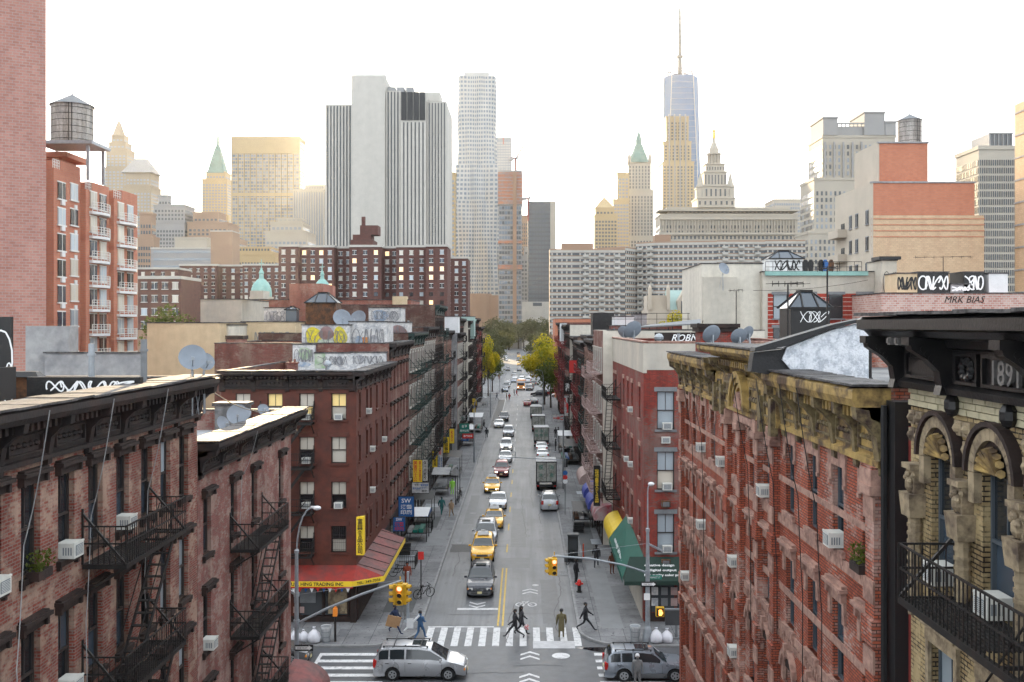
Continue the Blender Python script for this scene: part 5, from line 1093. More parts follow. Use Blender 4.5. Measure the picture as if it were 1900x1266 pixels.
Y = 600; b, w_ = tower('grey_stone_tower', 'grey stone tower with a stepped crown left of the water tank on the salmon building', Y, [(1500, 1666, 430), (1512, 1666, 330), (1530, 1666, 250)], 'haze1', D=30, nx=20, fh=4.0, gl=('gw', 'gw2'), wf=.42, hf=.62)
L = lambda p: wx(p, Y)-wx(1500, Y); q = MB()
for p0, p1, pt in ((1530, 1557, 218), (1607, 1645, 208), (1646, 1666, 226)): q.box(L(p0), L(p1), 3.0, 30, wz(250, Y)+.31, wz(pt, Y)); q.box(L(p0)-.5, L(p1)+.5, 2.5, 30.5, wz(pt, Y)+.003, wz(pt, Y)+1)
q.box(L(1557), L(1607), 5, 28, wz(250, Y), wz(232, Y)); q.box(L(1557), L(1607), 4.4, 5, wz(228, Y), wz(225, Y)); 
for k in range(7): q.box(L(1558)+k*2.4, L(1558)+k*2.4+.6, 4.4, 5, wz(232, Y), wz(228, Y))
q.build('crown', M['haze2'], b)
q = MB(); 
for k in range(5): x = L(1532)+k*(L(1600)-L(1532))/4; q.box(x, x+1.0, 2.2, 3, 20, wz(262, Y))
q.build('pier', M['haze2'], b)
b, w_ = tower('patterned_office_tower', 'grey office tower with a woven pattern of narrow windows near the right edge', 380, [(1816, 1886, 272)], 'haze1', D=20, nx=17, fh=3.0, gl=('gw', 'gdark'), wf=.42, hf=.72, cap=100); q = MB(); q.box(wx(1842, 380)-wx(1816, 380), w_, 3, 18, wz(272, 380)+.31, wz(245, 380)); q.build('penthouse', M['gdark'], b); q = MB()
for k in range(6): x = wx(1842, 380)-wx(1816, 380)+k*1.7; q.box(x, x+.4, 2.7, 3, wz(271, 380), wz(246, 380))
q.box(wx(1841, 380)-wx(1816, 380), w_+.2, 2.6, 3, wz(246, 380), wz(244, 380)); q.build('penthouse_fin', M['haze2'], b)
b = far('tan_edge_building', 'tan brick building with dark floor lines cut off by the right edge', 1883, 152, 'building'); q = MB(); q.box(0, 14, -12, 0, 0, wz(160, 140)); q.build('wall', M['btan'], b); q = MB()
for k in range(9): z = wz(180+k*45, 140); q.box(-.1, 14.1, -12.1, .1, z, z+.25)
q.build('floor_line', M['conc'], b); q = MB(); q.box(2, 10, -10, -2, wz(160, 140)+.003, wz(148, 140)); q.build('bulkhead', M['pale2'], b)
# salmon building with tank
Y = 150; X0 = wx(1620, Y); b = thing('salmon_brick_building', 'salmon and tan brick building with balconies on its left side and a tank above', 'building', (X0, Y, 0)); L = lambda p: wx(p, Y)-X0
q = MB(); zt_ = wz(340, Y); zm = wz(400, Y); q.box(0, L(1808), 0, 17.5, zm, zt_); q.box(L(1665)-2.2, L(1729), 1.5, 12, zt_+.003, wz(263, Y)); q.build('upper_wall', M['bora'], b)
q = MB(); q.box(-.003, L(1826), -.02, 17.5, 0, zm-.003); q.build('lower_wall', M['btan'], b); q = MB(); q.box(-.25, -.01, -.1, 17.6, 0, zt_+.2); q.build('side_wall', M['pale2'], b)
q = MB(); q.box(L(1665)-2.45, L(1665)-2.21, 1.45, 12.1, zt_-.2, wz(263, Y)+.2); q.build('side_wall', M['pale2'], b)
q = MB()
for k in range(4): q.box(-.3, L(1826)+.05, -.07, 0, zm-.6-k*.9, zm-.45-k*.9)
q.build('brick_line', M['bora'], b)
q = MB(); q.box(-.4, L(1808)+.1, -.15, .35, zt_+.01, zt_+.25); q.box(L(1665)-2.5, L(1729)+.1, 1.3, 1.7, wz(263, Y)+.01, wz(263, Y)+.25); q.build('coping', M['conc'], b)
its = [(-.25, y, wz(378, Y)-2.9-k*4.0, R(-90)) for k in range(4) for y in (1.8, 6.5, 9.5)]; winset(b, its, 1.1, 2.0, ['g1', 'g2'], frame='conc')
for k in range(3):
    z = wz(378, Y)-4.1-k*4.0; q = MB(); q.box(-1.7, -.26, 11.5, 16.8, z, z+.3); bl = q.build('balcony', M['pale2'], b); q = MB(); q.box(-1.7, -1.6, 11.5, 16.8, z+.3, z+1.3); q.box(-1.6, -.26, 11.5, 11.6, z+.3, z+1.3); q.build('parapet', M['pale2'], bl)
    q = MB(); q.box(-.33, -.26, 12.5, 14.2, z+.3, z+2.4); q.build('balcony_door', M['g1'], b)
water_tank('weathered grey wooden water tank with conical roof on the salmon building', wx(1688, 156), 156, wz(263, 150), 1.75, 4.3, legs=.05, cone=1.0, plat=False)
# low modern buildings closing the street
b = far('round_concrete_building', 'curved beige windowless concrete building at the left end of the street', 868, 860, 'building'); q = MB(); w_ = wx(932, 860)-wx(868, 860); q.cyl((w_*.3, 8, 0), (w_*.3, 8, wz(545, 860)), 11.5, n=24); q.box(w_*.45, w_, 2, 16, 0, wz(548, 860)); q.build('wall', M['haze3'], b)
b = far('white_civic_building', 'low white civic building with a barrel roof window at the end of the street', 932, 880, 'building'); w_ = wx(1025, 880)-wx(932, 880); q = MB(); q.box(0, w_, 0, 20, 0, wz(560, 880)); q.build('wall', M['pale'], b); q = MB(); q.prism([(5, wz(590, 880)), (17, wz(590, 880)), (17, wz(570, 880)), (14, wz(565, 880)), (8, wz(565, 880)), (5, wz(570, 880))], -.3, .0, 'y'); q.build('arched_window', M['gw2'], b); q = MB(); q.box(27, 35, -.3, 0, wz(568, 880), wz(562, 880)); q.build('window', M['gw'], b)
# gothic school with green roof
Y = 230; b = far('gabled_school', 'sandstone school with a green copper roof and a gabled dormer behind the yellow tree', 1202, Y, 'building'); w_ = wx(1312, Y)-wx(1202, Y); zr = wz(575, Y); q = MB(); q.box(0, w_, 0, 12, 0, zr); 
for p in (1206, 1240): q.box(wx(p, Y)-wx(1202, Y)-.35, wx(p, Y)-wx(1202, Y)+.35, -.4, 1, zr, wz(535, Y)); q.frust(wx(p, Y)-wx(1202, Y)-.35, wx(p, Y)-wx(1202, Y)+.35, -.4, 1, wz(535, Y)+.003, wz(528, Y), .3)
q.box(0, wx(1240, Y)-wx(1202, Y), 1, 8, zr, wz(548, Y)); q.build('wall', M['pale2'], b, fix=False)
q = MB(); x0 = wx(1242, Y)-wx(1202, Y); q.add([(x0, .3, zr), (w_, .3, zr), (w_, 6, wz(537, Y)), (x0, 6, wz(537, Y)), (x0, 12, zr), (w_, 12, zr)], [(0, 1, 2, 3), (3, 2, 5, 4), (0, 3, 4), (1, 5, 2)]); q.build('roof', M['copper2'], b)
for p in (1270, 1310): q = MB(); x = wx(p, Y)-wx(1202, Y); q.prism([(x-1.6, zr-1.5), (x+1.6, zr-1.5), (x+1.6, zr+2), (x+.6, zr+3.6), (x, zr+4.8), (x-.6, zr+3.6), (x-1.6, zr+2)], -.2, 3, 'y'); q.build('dormer', M['pale2'], b); q = MB(); q.box(x-.8, x-.1, -.26, -.2, zr-.8, zr+2).box(x+.1, x+.8, -.26, -.2, zr-.8, zr+2); q.build('window', M['gw'], b)
# copper domes of the church
for px, pt, lb, sc in ((485, 545, 'left green copper dome with a cross on the church roof', 1.0), (598, 540, 'right green copper dome with a cross, partly behind a brick bulkhead', .8)):
    Y = 210; t = far('church_dome', lb, px, Y, 'dome'); zb = wz(pt, Y); q = MB(); q.lathe([(2.4*sc, -6), (2.4*sc, -1.2), (2.6*sc, -1.1), (2.6*sc, -.7)], 8, (0, 0, zb)); q.build('drum', M['pale2'], t); q = MB(); q.lathe([(2.15*sc, -.7), (2.2*sc, 0), (2.05*sc, 1.1*sc), (1.6*sc, 2.1*sc), (.9*sc, 2.9*sc), (.5*sc, 3.2*sc), (.45*sc, 4.2*sc), (.6*sc, 4.3*sc), (.1, 5.4*sc)], 16, (0, 0, zb)); q.build('dome_shell', M['copper'], t, smooth=50); q = MB(); q.box(-.07, .07, -.07, .07, zb+5.3*sc, zb+7.2*sc); q.box(-.5, .5, -.06, .06, zb+6.3*sc, zb+6.45*sc); q.build('cross', M['copper'], t)
    q = MB()
    for i in range(16): a0 = 2*PI*i/16; q.bar((2.2*sc*math.cos(a0), 2.2*sc*math.sin(a0), zb), (.9*sc*math.cos(a0), .9*sc*math.sin(a0), zb+2.95*sc), .06)
    q.build('dome_rib', M['copper2'], t)
# ------------------------------------------------------------------ rooftops, rear blocks, trees
def scrib(parent, x0, x1, z0, z1, y, m, seed, n=6, th=.07, name='graffiti'):
    """looping paint strokes on a wall facing -y (object space of parent)"""
    rn = random.Random(seed); q = MB(); k = 0
    for i in range(n):
        cx_ = x0+(i+.5)*(x1-x0)/n; cz = (z0+z1)/2; rx = (x1-x0)/n*.62; rz_ = (z1-z0)*.42; a0 = rn.uniform(0, 6); fx = rn.choice((1, 1, 2)); fz = rn.choice((1, 2, 3)); P = []
        for j in range(26): t = a0+j*5.6/25; P.append((cx_+rx*math.cos(fx*t+rn.uniform(-.03, .03)), cz+rz_*math.sin(fz*t+i)))
        for a, e in zip(P, P[1:]):
            dx, dz = e[0]-a[0], e[1]-a[1]; L = math.hypot(dx, dz) or 1; nx, nz = -dz/L*th/2, dx/L*th/2; k += 1; yy = y-.004-.0004*k
            q.quad((a[0]-nx, yy, a[1]-nz), (e[0]-nx, yy, e[1]-nz), (e[0]+nx, yy, e[1]+nz), (a[0]+nx, yy, a[1]+nz))
    return q.build(name, m, parent, fix=False)
def boxthing(name, label, cat, px0, px1, py0, py1, Y, D, m, cap='coping', z0=None, group=None, rail=False):
    X0 = wx(px0, Y); w_ = wx(px1, Y)-X0; t = thing(name, label, cat, (X0, Y, 0), 0, group); z1 = wz(py0, Y); zb = wz(py1, Y) if z0 is None else z0; zz_ = zb-2.5 if z0 is None else z0
    q = MB(); q.box(0, w_, 0, D, zz_, z1); q.build('wall', M[m], t)
    if cap: q = MB(); q.box(-.08, w_+.08, -.08, .3, z1+.003, z1+.1).box(-.08, .25, .3, D, z1+.003, z1+.1).box(w_-.25, w_+.08, .3, D, z1+.003, z1+.1); q.build('coping', M[cap], t)
    return t, w_, zb, z1
def addwin(t, xs, zs, w, h, st='flat', trim='bdark', y=0.0, gls=GL, seed=0):
    for i, (x, z) in enumerate([(x, z) for z in zs for x in xs]):
        p = window_proto(w, h, st, trim, 'frame', random.Random(i+seed).choice(gls), 'g1', False); o = inst(p, t, (x, y-.22, z)); 
t, w_, zb, z1 = boxthing('cream_walled_building', 'plain yellowish stucco end wall behind the near left roofs', 'building', 273, 408, 600, 800, 88, 12, 'ystuc', z0=0)
t, w_, zb, z1 = boxthing('building_rear', 'narrow cream rear wall with small dark windows beside the yellowish end wall', 'building', 408, 424, 604, 800, 90, 10, 'cream', z0=0); addwin(t, [w_*.5], [16.2, 13.2, 10.2], .45, 1.5)
t, w_, zb, z1 = boxthing('stucco_building', 'beige stucco block with a worn parapet rising behind the yellowish end wall', 'building', 372, 448, 556, 700, 112, 12, 'beige', z0=0); q = MB(); q.box(5.5, 7, 0.2, 3, z1+.1, z1+1.0); q.build('chimney', M['beige'], t)
t, w_, zb, z1 = boxthing('brick_building', 'long low brick building with a taller brick bulkhead behind the graffiti covered roofs', 'building', 468, 762, 557, 700, 138, 12, 'bR3', z0=0); q = MB(); q.box(wx(540, 138)-wx(468, 138), wx(602, 138)-wx(468, 138), -1, 8, z1-4, wz(527, 138)); q.build('bulkhead', M['bR3'], t); q = MB(); q.box(19.5, 21.5, -.6, 1, z1-3, z1+.5); q.build('chimney', M['ystuc'], t)
t, w_, zb, z1 = boxthing('graffiti_wall_building', 'beige rear wall covered in faded graffiti left of the colourful rooftop murals', 'building', 448, 548, 598, 700, 96, 8, 'ystuc', z0=0); scrib(t, 1.4, 4.6, z1-2.6, z1-.8, 0, flat('faded_grey_spray', (.25, .24, .23), .8), 4, 4, .1)
t, w_, zb, z1 = boxthing('brick_chimney', 'orange brick chimney standing at the left edge of the maroon building roof', 'chimney', 420, 450, 624, 690, 82, 1.4, 'bR3', cap=None, z0=14); q = MB(); q.box(-.08, w_+.08, -.08, 1.48, z1-.25, z1+.05); q.build('chimney_cap', M['bdark'], t)
# murals on the roof behind the maroon building
def mural(label, px0, px1, py0, py1, Y, D, base, blobs, seed, cat='rooftop bulkhead'):
    t, w_, zb, z1 = boxthing('rooftop_bulkhead', label, cat, px0, px1, py0, py1, Y, D, base, cap='coping', group='painted bulkheads on the roofs'); k = 0
    for (u0, u1, v0, v1, m_, sh) in blobs:
        k += 1; q = MB(); a, e, c_, d_ = u0*w_, u1*w_, zb+v0*(z1-zb), zb+v1*(z1-zb); mx, mz = (a+e)/2, (c_+d_)/2
        P = [(a, c_), (e, c_), (e, d_), (a, d_)] if sh == 0 else [(mx+(e-a)/2*math.cos(t_)*(1+.1*math.sin(3*t_+k)), mz+(d_-c_)/2*math.sin(t_)*(1+.08*math.cos(2*t_+k))) for t_ in [2*PI*i/18 for i in range(18)]]
        q.prism(P, -.008*k-.004, -.008*k, 'y'); q.build('painted_patch', m_, t)
    scrib(t, .1*w_, .9*w_, zb+.2*(z1-zb), zb+.85*(z1-zb), -.008*k-.01, flat('grey_spray', (.17, .17, .18), .8), seed, 5, .045); return t
Pm = {k: mat('mural_'+k, c, .75, var=.3, scale=1.5, c2=c2, lo=.45, hi=.6) for k, c, c2 in (('yellow', (.68, .56, .04), (.45, .42, .10)), ('green', (.30, .40, .26), (.5, .52, .45)), ('mauve', (.22, .13, .12), (.3, .2, .2)), ('white', (.62, .61, .60), (.40, .41, .43)), ('orange', (.65, .22, .04), (.5, .25, .1)), ('blue', (.25, .32, .42), (.5, .52, .55)), ('grey', (.3, .3, .32), (.5, .5, .5)))}
M['mwhite'] = Pm['white']
mural('rooftop bulkhead painted with big yellow and mauve shapes in the middle of the murals', 560, 648, 604, 652, 82, 4, 'mwhite', [(.08, .42, .2, .95, Pm['yellow'], 1), (.66, .95, .15, .95, Pm['yellow'], 1), (.36, .68, .45, .95, Pm['mauve'], 1), (.35, .66, .05, .45, Pm['green'], 0)], 1)
mural('small white parapet panel with green bubble graffiti at the left of the murals', 543, 584, 640, 682, 79.3, .6, 'mwhite', [(.25, .9, .3, .9, Pm['green'], 1), (.2, .8, .02, .25, Pm['blue'], 1)], 2)
mural('pale parapet with grey graffiti between the green panel and the cornice corner', 584, 650, 656, 684, 79.25, .6, 'mwhite', [(.0, .3, .0, 1, Pm['green'], 0), (.6, .8, .1, .9, Pm['grey'], 1)], 3)
mural('low parapet with beige and black scrawl above the maroon building corner', 650, 716, 655, 682, 79.2, .6, 'mwhite', [(.1, .4, .2, .9, Pm['grey'], 1)], 4)
mural('bulkhead with a small orange square and blue arch at the right of the murals', 648, 718, 598, 660, 83, 4, 'mwhite', [(.15, .4, .1, .6, Pm['blue'], 1), (.35, .5, .25, .55, Pm['orange'], 0), (.5, .8, .2, .6, Pm['grey'], 1)], 5)
mural('upper graffiti covered parapet with grey swirls behind the murals', 684, 758, 599, 632, 95, 3, 'mwhite', [(.05, .5, .1, .9, Pm['grey'], 1), (.55, .95, .15, .85, Pm['mauve'], 1)], 6)
mural('white bulkhead with blue grey bubble graffiti near the tall brick side wall', 684, 744, 572, 600, 110, 4, 'mwhite', [(.1, .6, .1, .9, Pm['blue'], 1), (.6, .95, .1, .8, Pm['grey'], 1)], 7)
mural('small white bulkhead with grey blob beside a little green windowed box', 490, 532, 572, 604, 105, 4, 'mwhite', [(.05, .75, .05, .7, Pm['grey'], 1)], 8)
def skylight(label, px0, px1, py0, py1, Y, D, m, ph=1.0, tags=None):
    t, w_, zb, z1 = boxthing('skylight', label, 'skylight', px0, px1, py0, py1, Y, D, m, cap=None, group='glazed roof skylights'); q = MB(); cx_, cy_ = w_/2, D/2
    q.add([(-.1, -.1, z1+.004), (w_+.1, -.1, z1+.004), (w_+.1, D+.1, z1+.004), (-.1, D+.1, z1+.004), (w_*.35, D*.35, z1+ph), (w_*.65, D*.35, z1+ph), (w_*.65, D*.65, z1+ph), (w_*.35, D*.65, z1+ph)], [(0, 1, 5, 4), (1, 2, 6, 5), (2, 3, 7, 6), (3, 0, 4, 7), (4, 5, 6, 7), (0, 3, 2, 1)]); q.build('glass_roof', M['g2'], t)
    q = MB(); q.box(w_*.33, w_*.67, D*.33, D*.67, z1+ph+.003, z1+ph+.12)
    for x, y in ((-.1, -.1), (w_+.1, -.1), (w_+.1, D+.1), (-.1, D+.1), (w_*.3, -.1), (w_*.7, -.1)): q.bar((x, y, z1+.04), (w_*(.35 if x < w_*.4 else .65), D*(.35 if y < 1 else .65), z1+ph+.03), .06)
    q.box(-.16, w_+.16, -.16, -.1, z1-.06, z1+.05); q.build('glazing_bar', M['iron'], t); return t, w_, zb, z1
skylight('dark brown square skylight housing with a white framed glass top among the left roofs', 567, 623, 562, 600, 100, 3, 'rust', 1.0)
skylight('small green sided roof light beside the white bulkhead', 530, 550, 575, 598, 104, 1.2, 'g2', .3)
t, w_, zb, z1 = skylight('black rooftop turret with a glass pyramid roof behind the white plastered wall', 1467, 1540, 572, 615, 46, 2, 'blacktin', .75); scrib(t, .5, w_-.1, z1-.7, z1-.1, 0, M['wht'], 13, 3, .035)
t, w_, zb, z1 = skylight('white skylight with large black graffiti on the beige roof terrace', 1428, 1490, 480, 505, 99, 3, 'white', .8); scrib(t, .6, w_-.4, zb+.1, z1-.1, 0, M['black'], 14, 4, .12)
# near left roof clutter
t = thing('graffiti_bulkhead', 'black rooftop pillar with white sprayed curls at the far left edge', 'rooftop bulkhead', (wx(-30, 30), 30, 0)); q = MB(); q.box(0, wx(21, 30)-wx(-30, 30), 0, .12, 16.3, wz(588, 30)); q.build('wall', M['blacktin'], t); scrib(t, .25, .8, 17.2, 19.2, 0, M['wht'], 5, 1, .05); scrib(t, .3, .8, 16.5, 18.2, 0, M['wht'], 6, 1, .04)
t = thing('roof_hatch', 'rust stained metal hatch box with a dark lid on the near left roof', 'roof hatch', (wx(20, 31), 31, 0)); q = MB(); q.box(0, .8, 0, .35, 16.3, wz(700, 31)); q.build('box', M['rust'], t); q = MB(); q.frust(-.1, .9, -.1, .45, wz(700, 31)+.003, wz(690, 31), .15); q.build('lid', M['black'], t)
t, w_, zb, z1 = boxthing('parapet_wall', 'stained white and grey parapet wall below the orange apartment block', 'wall', 83, 265, 656, 760, 62, .5, 'conc', z0=0); q = MB(); q.box(-1.5, 1.2, 0.6, 2, 10, z1+1.7); q.build('shed', M['conc'], t)
scrib(LB1, 0, 0.01, 0, .01, 0, M['wht'], 1, 1, .001) if False else None
t = thing('painted_sign', 'white bubble graffiti letters on the black rear parapet of the near left roof', 'graffiti', (wx(148, 30), 28, 0)); 
q = MB(); q.box(-.6, 2.6, 0, .2, 16.3, wz(700, 28)); q.build('panel', M['blacktin'], t); scrib(t, 0, 2.4, wz(728, 28), wz(706, 28), 0, M['wht'], 9, 6, .045)
for px, top, l, m_ in ((170, 638, 'grey vent pipe standing upright on the near left roof', 'steel'), (267, 630, 'plain round grey pipe rising behind the near left cornice', 'gstone')):
    q = MB(); q.cyl((0, 0, 16.3), (0, 0, wz(top, 29)), .09, n=10); q.cyl((0, 0, wz(top, 29)-.35), (0, 0, wz(top, 29)-.28), .12, n=10); o = q.build('vent_pipe', M[m_]); o.location = (wx(px, 29), 29, 0); tag(o, l, 'vent pipe')
for px, py, Y, r, a, l in ((357, 690, 31.5, .42, 20, 'largest grey satellite dish on the corner of the near left cornice'), (380, 688, 32.3, .3, 40, 'smaller dish behind the largest one on the near left cornice'), (441, 790, 40, .42, 15, 'grey dish in the middle of the lower left tenement roof'), (412, 800, 39, .3, 60, 'pale dish at the left of the lower left tenement roof'), (458, 778, 44, .26, -20, 'small pale dish behind the middle one on the lower left roof'), (488, 770, 45, .26, 30, 'small dish at the far end of the lower left tenement roof'),
    (634, 610, 100, .9, 20, 'grey dish right of the brown skylight housing'), (665, 612, 100, .9, -20, 'dish in front of the long brick building'), (576, 628, 84, .4, 20, 'small dish on the graffiti covered roof'),
    (1322, 640, 43, .42, 200, 'grey dish beside the brick chimney at the far end of the ochre cornice'), (1372, 640, 38, .32, 190, 'round dish behind the pediment of the red building'), (1389, 632, 40, .3, 210, 'small tilted dish next to the round one behind the pediment'), (1157, 630, 84, .55, 150, 'small dish on the roof of the beige topped corner building'), (1176, 632, 82, .75, 200, 'larger dish on the roof of the beige topped corner building'), (1342, 512, 95, .6, 30, 'dish on top of the left part of the beige stucco building')):
    dish(wx(px, Y), Y, wz(py, Y)-.1, r, a, l)
for x, y, l in ((-14.2, 36.0, 'stained square chimney on the nearer end of the lower left roof'), (-13.2, 45.2, 'weathered chimney at the far end of the lower left roof')):
    t = thing('roof_chimney', l, 'chimney', (x, y, 14.3), 0, 'chimneys on the lower left roof'); q = MB(); q.box(-.7, .7, -.45, .45, 0, 1.25); q.build('stack', mat('tarred_render', (.10, .10, .10), .8, c2=(.25, .25, .25), scale=1.5, bump=.4), t); q = MB(); q.box(-.8, .8, -.55, .55, 1.253, 1.4); q.build('chimney_cap', M['coping'], t)
# right roofs
t = thing('plastered_bulkhead', 'rough white plastered wall with a slanting top on the red building roof', 'rooftop bulkhead', (0, 28.3, 0)); P = lambda px, py: (wx(px, 28.3), wz(py, 28.3))
q = MB(); q.prism([P(1480, 700), P(1612, 740), P(1612, 597), P(1545, 612), P(1460, 645), P(1452, 668)], 0, .3, 'y'); q.build('plastered_wall', M['rough'], t)
q = MB(); q.prism([P(1395, 690), P(1480, 705), P(1475, 690), P(1452, 668), P(1460, 648), P(1400, 655)], .1, .6, 'y').prism([P(1398, 652), P(1460, 642), P(1545, 609), P(1614, 593), P(1614, 588), P(1545, 602), P(1400, 645)], -.12, .5, 'y'); q.build('tarred_edge', M['tar'], t)
q = MB(); q.prism([P(1480, 740), P(1610, 740), P(1610, 600), P(1480, 640)], .31, 1.1, 'y'); q.build('rear_wall', M['conc'], t)
t, w_, zb, z1 = boxthing('brick_chimney', 'dark red corbelled brick chimney behind the far end of the ochre cornice', 'chimney', 1300, 1364, 604, 690, 46.5, 1.4, 'bR2', cap=None, z0=16); q = MB(); q.box(-.12, w_+.12, -.12, 1.6, z1-.3, z1-.1).box(-.2, w_+.2, -.2, 1.7, z1-.1, z1+.08); q.build('chimney_cap', M['bdark'], t)
t, w_, zb, z1 = boxthing('stucco_building', 'beige stucco building with banded red brick and a roof terrace behind the red building', 'building', 1415, 1638, 505, 700, 96, 12, 'beige', z0=0)
q = MB(); q.box(.5, w_-.0, -.06, .02, 6, wz(545, 96)); q.build('banded_wall', M['stripe'], t); addwin(t, [wx(p, 96)-wx(1415, 96) for p in (1447, 1498, 1550, 1603)], [wz(545, 96)-2.4, wz(545, 96)-5.6], 1.35, 2.3, 'flat', 'gstone', y=-.06, gls=['g1', 'g4', 'g2'])
q = MB()
for z in (.5, 1.0): q.bar((.3, .1, z1+z), (w_-2, .1, z1+z), .05)
for i in range(14): q.bar((.3+i*(w_-2.3)/13, .1, z1), (.3+i*(w_-2.3)/13, .1, z1+1.0), .04)
q.build('terrace_railing', M['iron'], t); q = MB(); q.box(0.2, w_-1.5, -.3, -.05, z1-.35, z1+.05); q.build('gutter', M['copper'], t)
for i, (px, m_, l) in enumerate(((1497, 'black', 'dark garment hanging on the terrace line, leftmost'), (1507, 'black', 'second dark garment on the terrace washing line'), (1526, 'iron', 'grey garment in the middle of the terrace washing line'), (1534, 'blue', 'blue shirt hanging on the terrace washing line'), (1545, 'rust', 'dark red garment at the right end of the terrace line'))):
    q = MB(); q.prism([(-.2, 0), (.2, 0), (.3, .9), (.12, 1.25), (-.12, 1.25), (-.3, .9)], -.04, .04, 'y'); o = q.build('hanging_garment', M[m_]); o.location = (wx(px, 97), 97.5, z1+.05); tag(o, l, 'garment', 'washing on the roof terrace')
t, w_, zb, z1 = boxthing('stucco_building', 'pale stucco block with one tall dark window left of the banded brick building', 'building', 1302, 1415, 490, 700, 97, 12, 'cream', z0=0); q = MB(); q.box(-.0, 3.3, -.8, .0, 0, wz(515, 97)); q.build('side_block', M['beige'], t); addwin(t, [wx(1348, 97)-wx(1302, 97)], [wz(598, 97)], 1.1, 2.4, 'flat', 'bdark', y=-.0)
t, w_, zb, z1 = boxthing('stucco_building', 'narrow stucco pier with a chimney cap between the terrace and the pink parapet', 'building', 1636, 1664, 484, 700, 94, 4, 'beige', z0=0); q = MB(); q.box(-.3, w_+.3, -.3, 2, z1+.1, z1+.4); q.build('chimney_cap', M['black'], t); scrib(t, .2, w_-.2, z1-3.4, z1-.8, 0, M['black'], 21, 2, .05)
t, w_, zb, z1 = boxthing('brick_parapet_building', 'long pale pink brick parapet wall at the right behind the black cornice', 'building', 1636, 1960, 545, 700, 88, 10, 'bpnkw', z0=0); text('MRK BIAS', 'graffiti', M['bdark'], t, (wx(1790, 88)-wx(1636, 88), -.02, wz(556, 88)), h=.6, width=3.6, slant=.3)
for px0, px1, py0, py1, m_, sm, l, sd in ((1664, 1702, 508, 545, 'ystuc', 'black', 'yellow rooftop shed with black graffiti on the pink parapet building', 31), (1703, 1760, 506, 545, 'blacktin', 'wht', 'black rooftop shed covered in white graffiti letters', 32), (1764, 1800, 528, 545, 'conc', 'wht', 'low grey rooftop wall with white graffiti', 33), (1788, 1826, 506, 545, 'blacktin', 'wht', 'dark rooftop shed with a white graffiti letter at the right', 34), (1835, 1870, 508, 545, 'white', 'conc', 'small white rooftop hut with a rounded blue roof', 35)):
    t, w_, zb, z1 = boxthing('rooftop_shed', l, 'rooftop shed', px0, px1, py0, py1, 90, 3, m_, group='rooftop sheds on the pink parapet building'); scrib(t, .15, w_-.15, zb+.25, z1-.2, 0, M[sm], sd, 4, .13) if sd < 35 else None
def antenna(label, px, py0, py1, Y, n=7, L=2.2, a=0):
    t = thing('roof_antenna', label, 'antenna', (wx(px, Y), Y, 0), R(a), 'television aerials on the roofs'); q = MB(); z1 = wz(py0, Y); q.cyl((0, 0, wz(py1, Y)), (0, 0, z1), .035, n=6); q.build('mast', M['iron'], t); q = MB(); q.bar((-L/2, 0, z1), (L/2, 0, z1+.1), .035)
    for i in range(n): x = -L/2+i*L/(n-1); q.bar((x, -.5, z1+.03), (x, .5, z1+.03), .02); q.bar((x, 0, z1-.1), (x, 0, z1+.15), .02)
    q.build('boom', M['iron'], t)
antenna('tall aerial with a wide boom against the tan wall at the right', 1750, 478, 570, 90, 7, 5.0); antenna('slim aerial mast in front of the banded brick building', 1535, 500, 655, 40, 5, .8); antenna('aerial with a tilted boom left of the black turret', 1462, 528, 690, 44, 6, 1.6, 20); antenna('small aerial on the pale stucco side block', 1366, 540, 655, 72, 4, .9)
q = MB(); q.box(0, 6.2, 0, .2, 0, .95); o = q.build('roof_hoarding', M['bdark']); o.location = (wx(1215, 84), 84, wz(638, 84)); tag(o, 'brown roof hoarding with white graffiti letters on the corner building', 'hoarding')
text('ROBNBOY', 'graffiti', M['wht'], o, (3.4, -.02, .5), h=.6, width=4.0, slant=.35, bold=.01)
for px0, px1, py0, py1, Y, m_, l in ((1100, 1140, 582, 612, 128, 'blacktin', 'black box on the roofs right of the street end'), (1141, 1176, 588, 606, 118, 'white', 'white rooftop tank box behind the red parapet'), (1178, 1200, 584, 606, 122, 'conc', 'grey rooftop box beside the white tank'), (1040, 1052, 600, 615, 190, 'white', 'small white box at the far end of the right roofs'), (825, 850, 588, 606, 150, 'white', 'white parapet box with scrawls on the left roofs'), (856, 880, 588, 604, 185, 'copper2', 'pale green box on the far left roofs')):
    t, w_, zb, z1 = boxthing('rooftop_shed', l, 'rooftop shed', px0, px1, py0, py1, Y, 4, m_, group='small boxes on distant roofs')
t = thing('roof_railing', 'long black railing and vent pipes on the roofs right of the street', 'railing', (9, 104, 19.2)); q = MB()
for z in (.6, 1.2): q.bar((0, 0, z), (18, 0, z), .05)
for i in range(12): q.bar((i*1.63, 0, -2.8), (i*1.63, 0, 1.2), .05)
q.build('rail', M['iron'], t)
t, w_, zb, z1 = boxthing('brick_building', 'low red brick rear block behind the beige topped corner building', 'building', 1150, 1300, 605, 700, 112, 14, 'bR2', z0=0)
q = MB(); q.quad((wx(1175, 100), 100, wz(607, 100)), (wx(1300, 86), 86, wz(600, 86)), (wx(1300, 92), 92, wz(592, 92)), (wx(1200, 106), 106, wz(603, 106))); q.T = None; o = q.build('sloping_canopy', M['gstone']); sol = o.modifiers.new('s', 'SOLIDIFY'); sol.thickness = .12; tag(o, 'grey sloping metal canopy on the corner building roof', 'canopy')
q = MB()
for px_, Y_ in ((1180, 100), (1296, 86), (1294, 92), (1205, 106), (1240, 93), (1248, 99)): q.bar((wx(px_, Y_), Y_, 16.5), (wx(px_, Y_), Y_, 18.95), .08)
q.build('canopy_post', M['iron'], o)
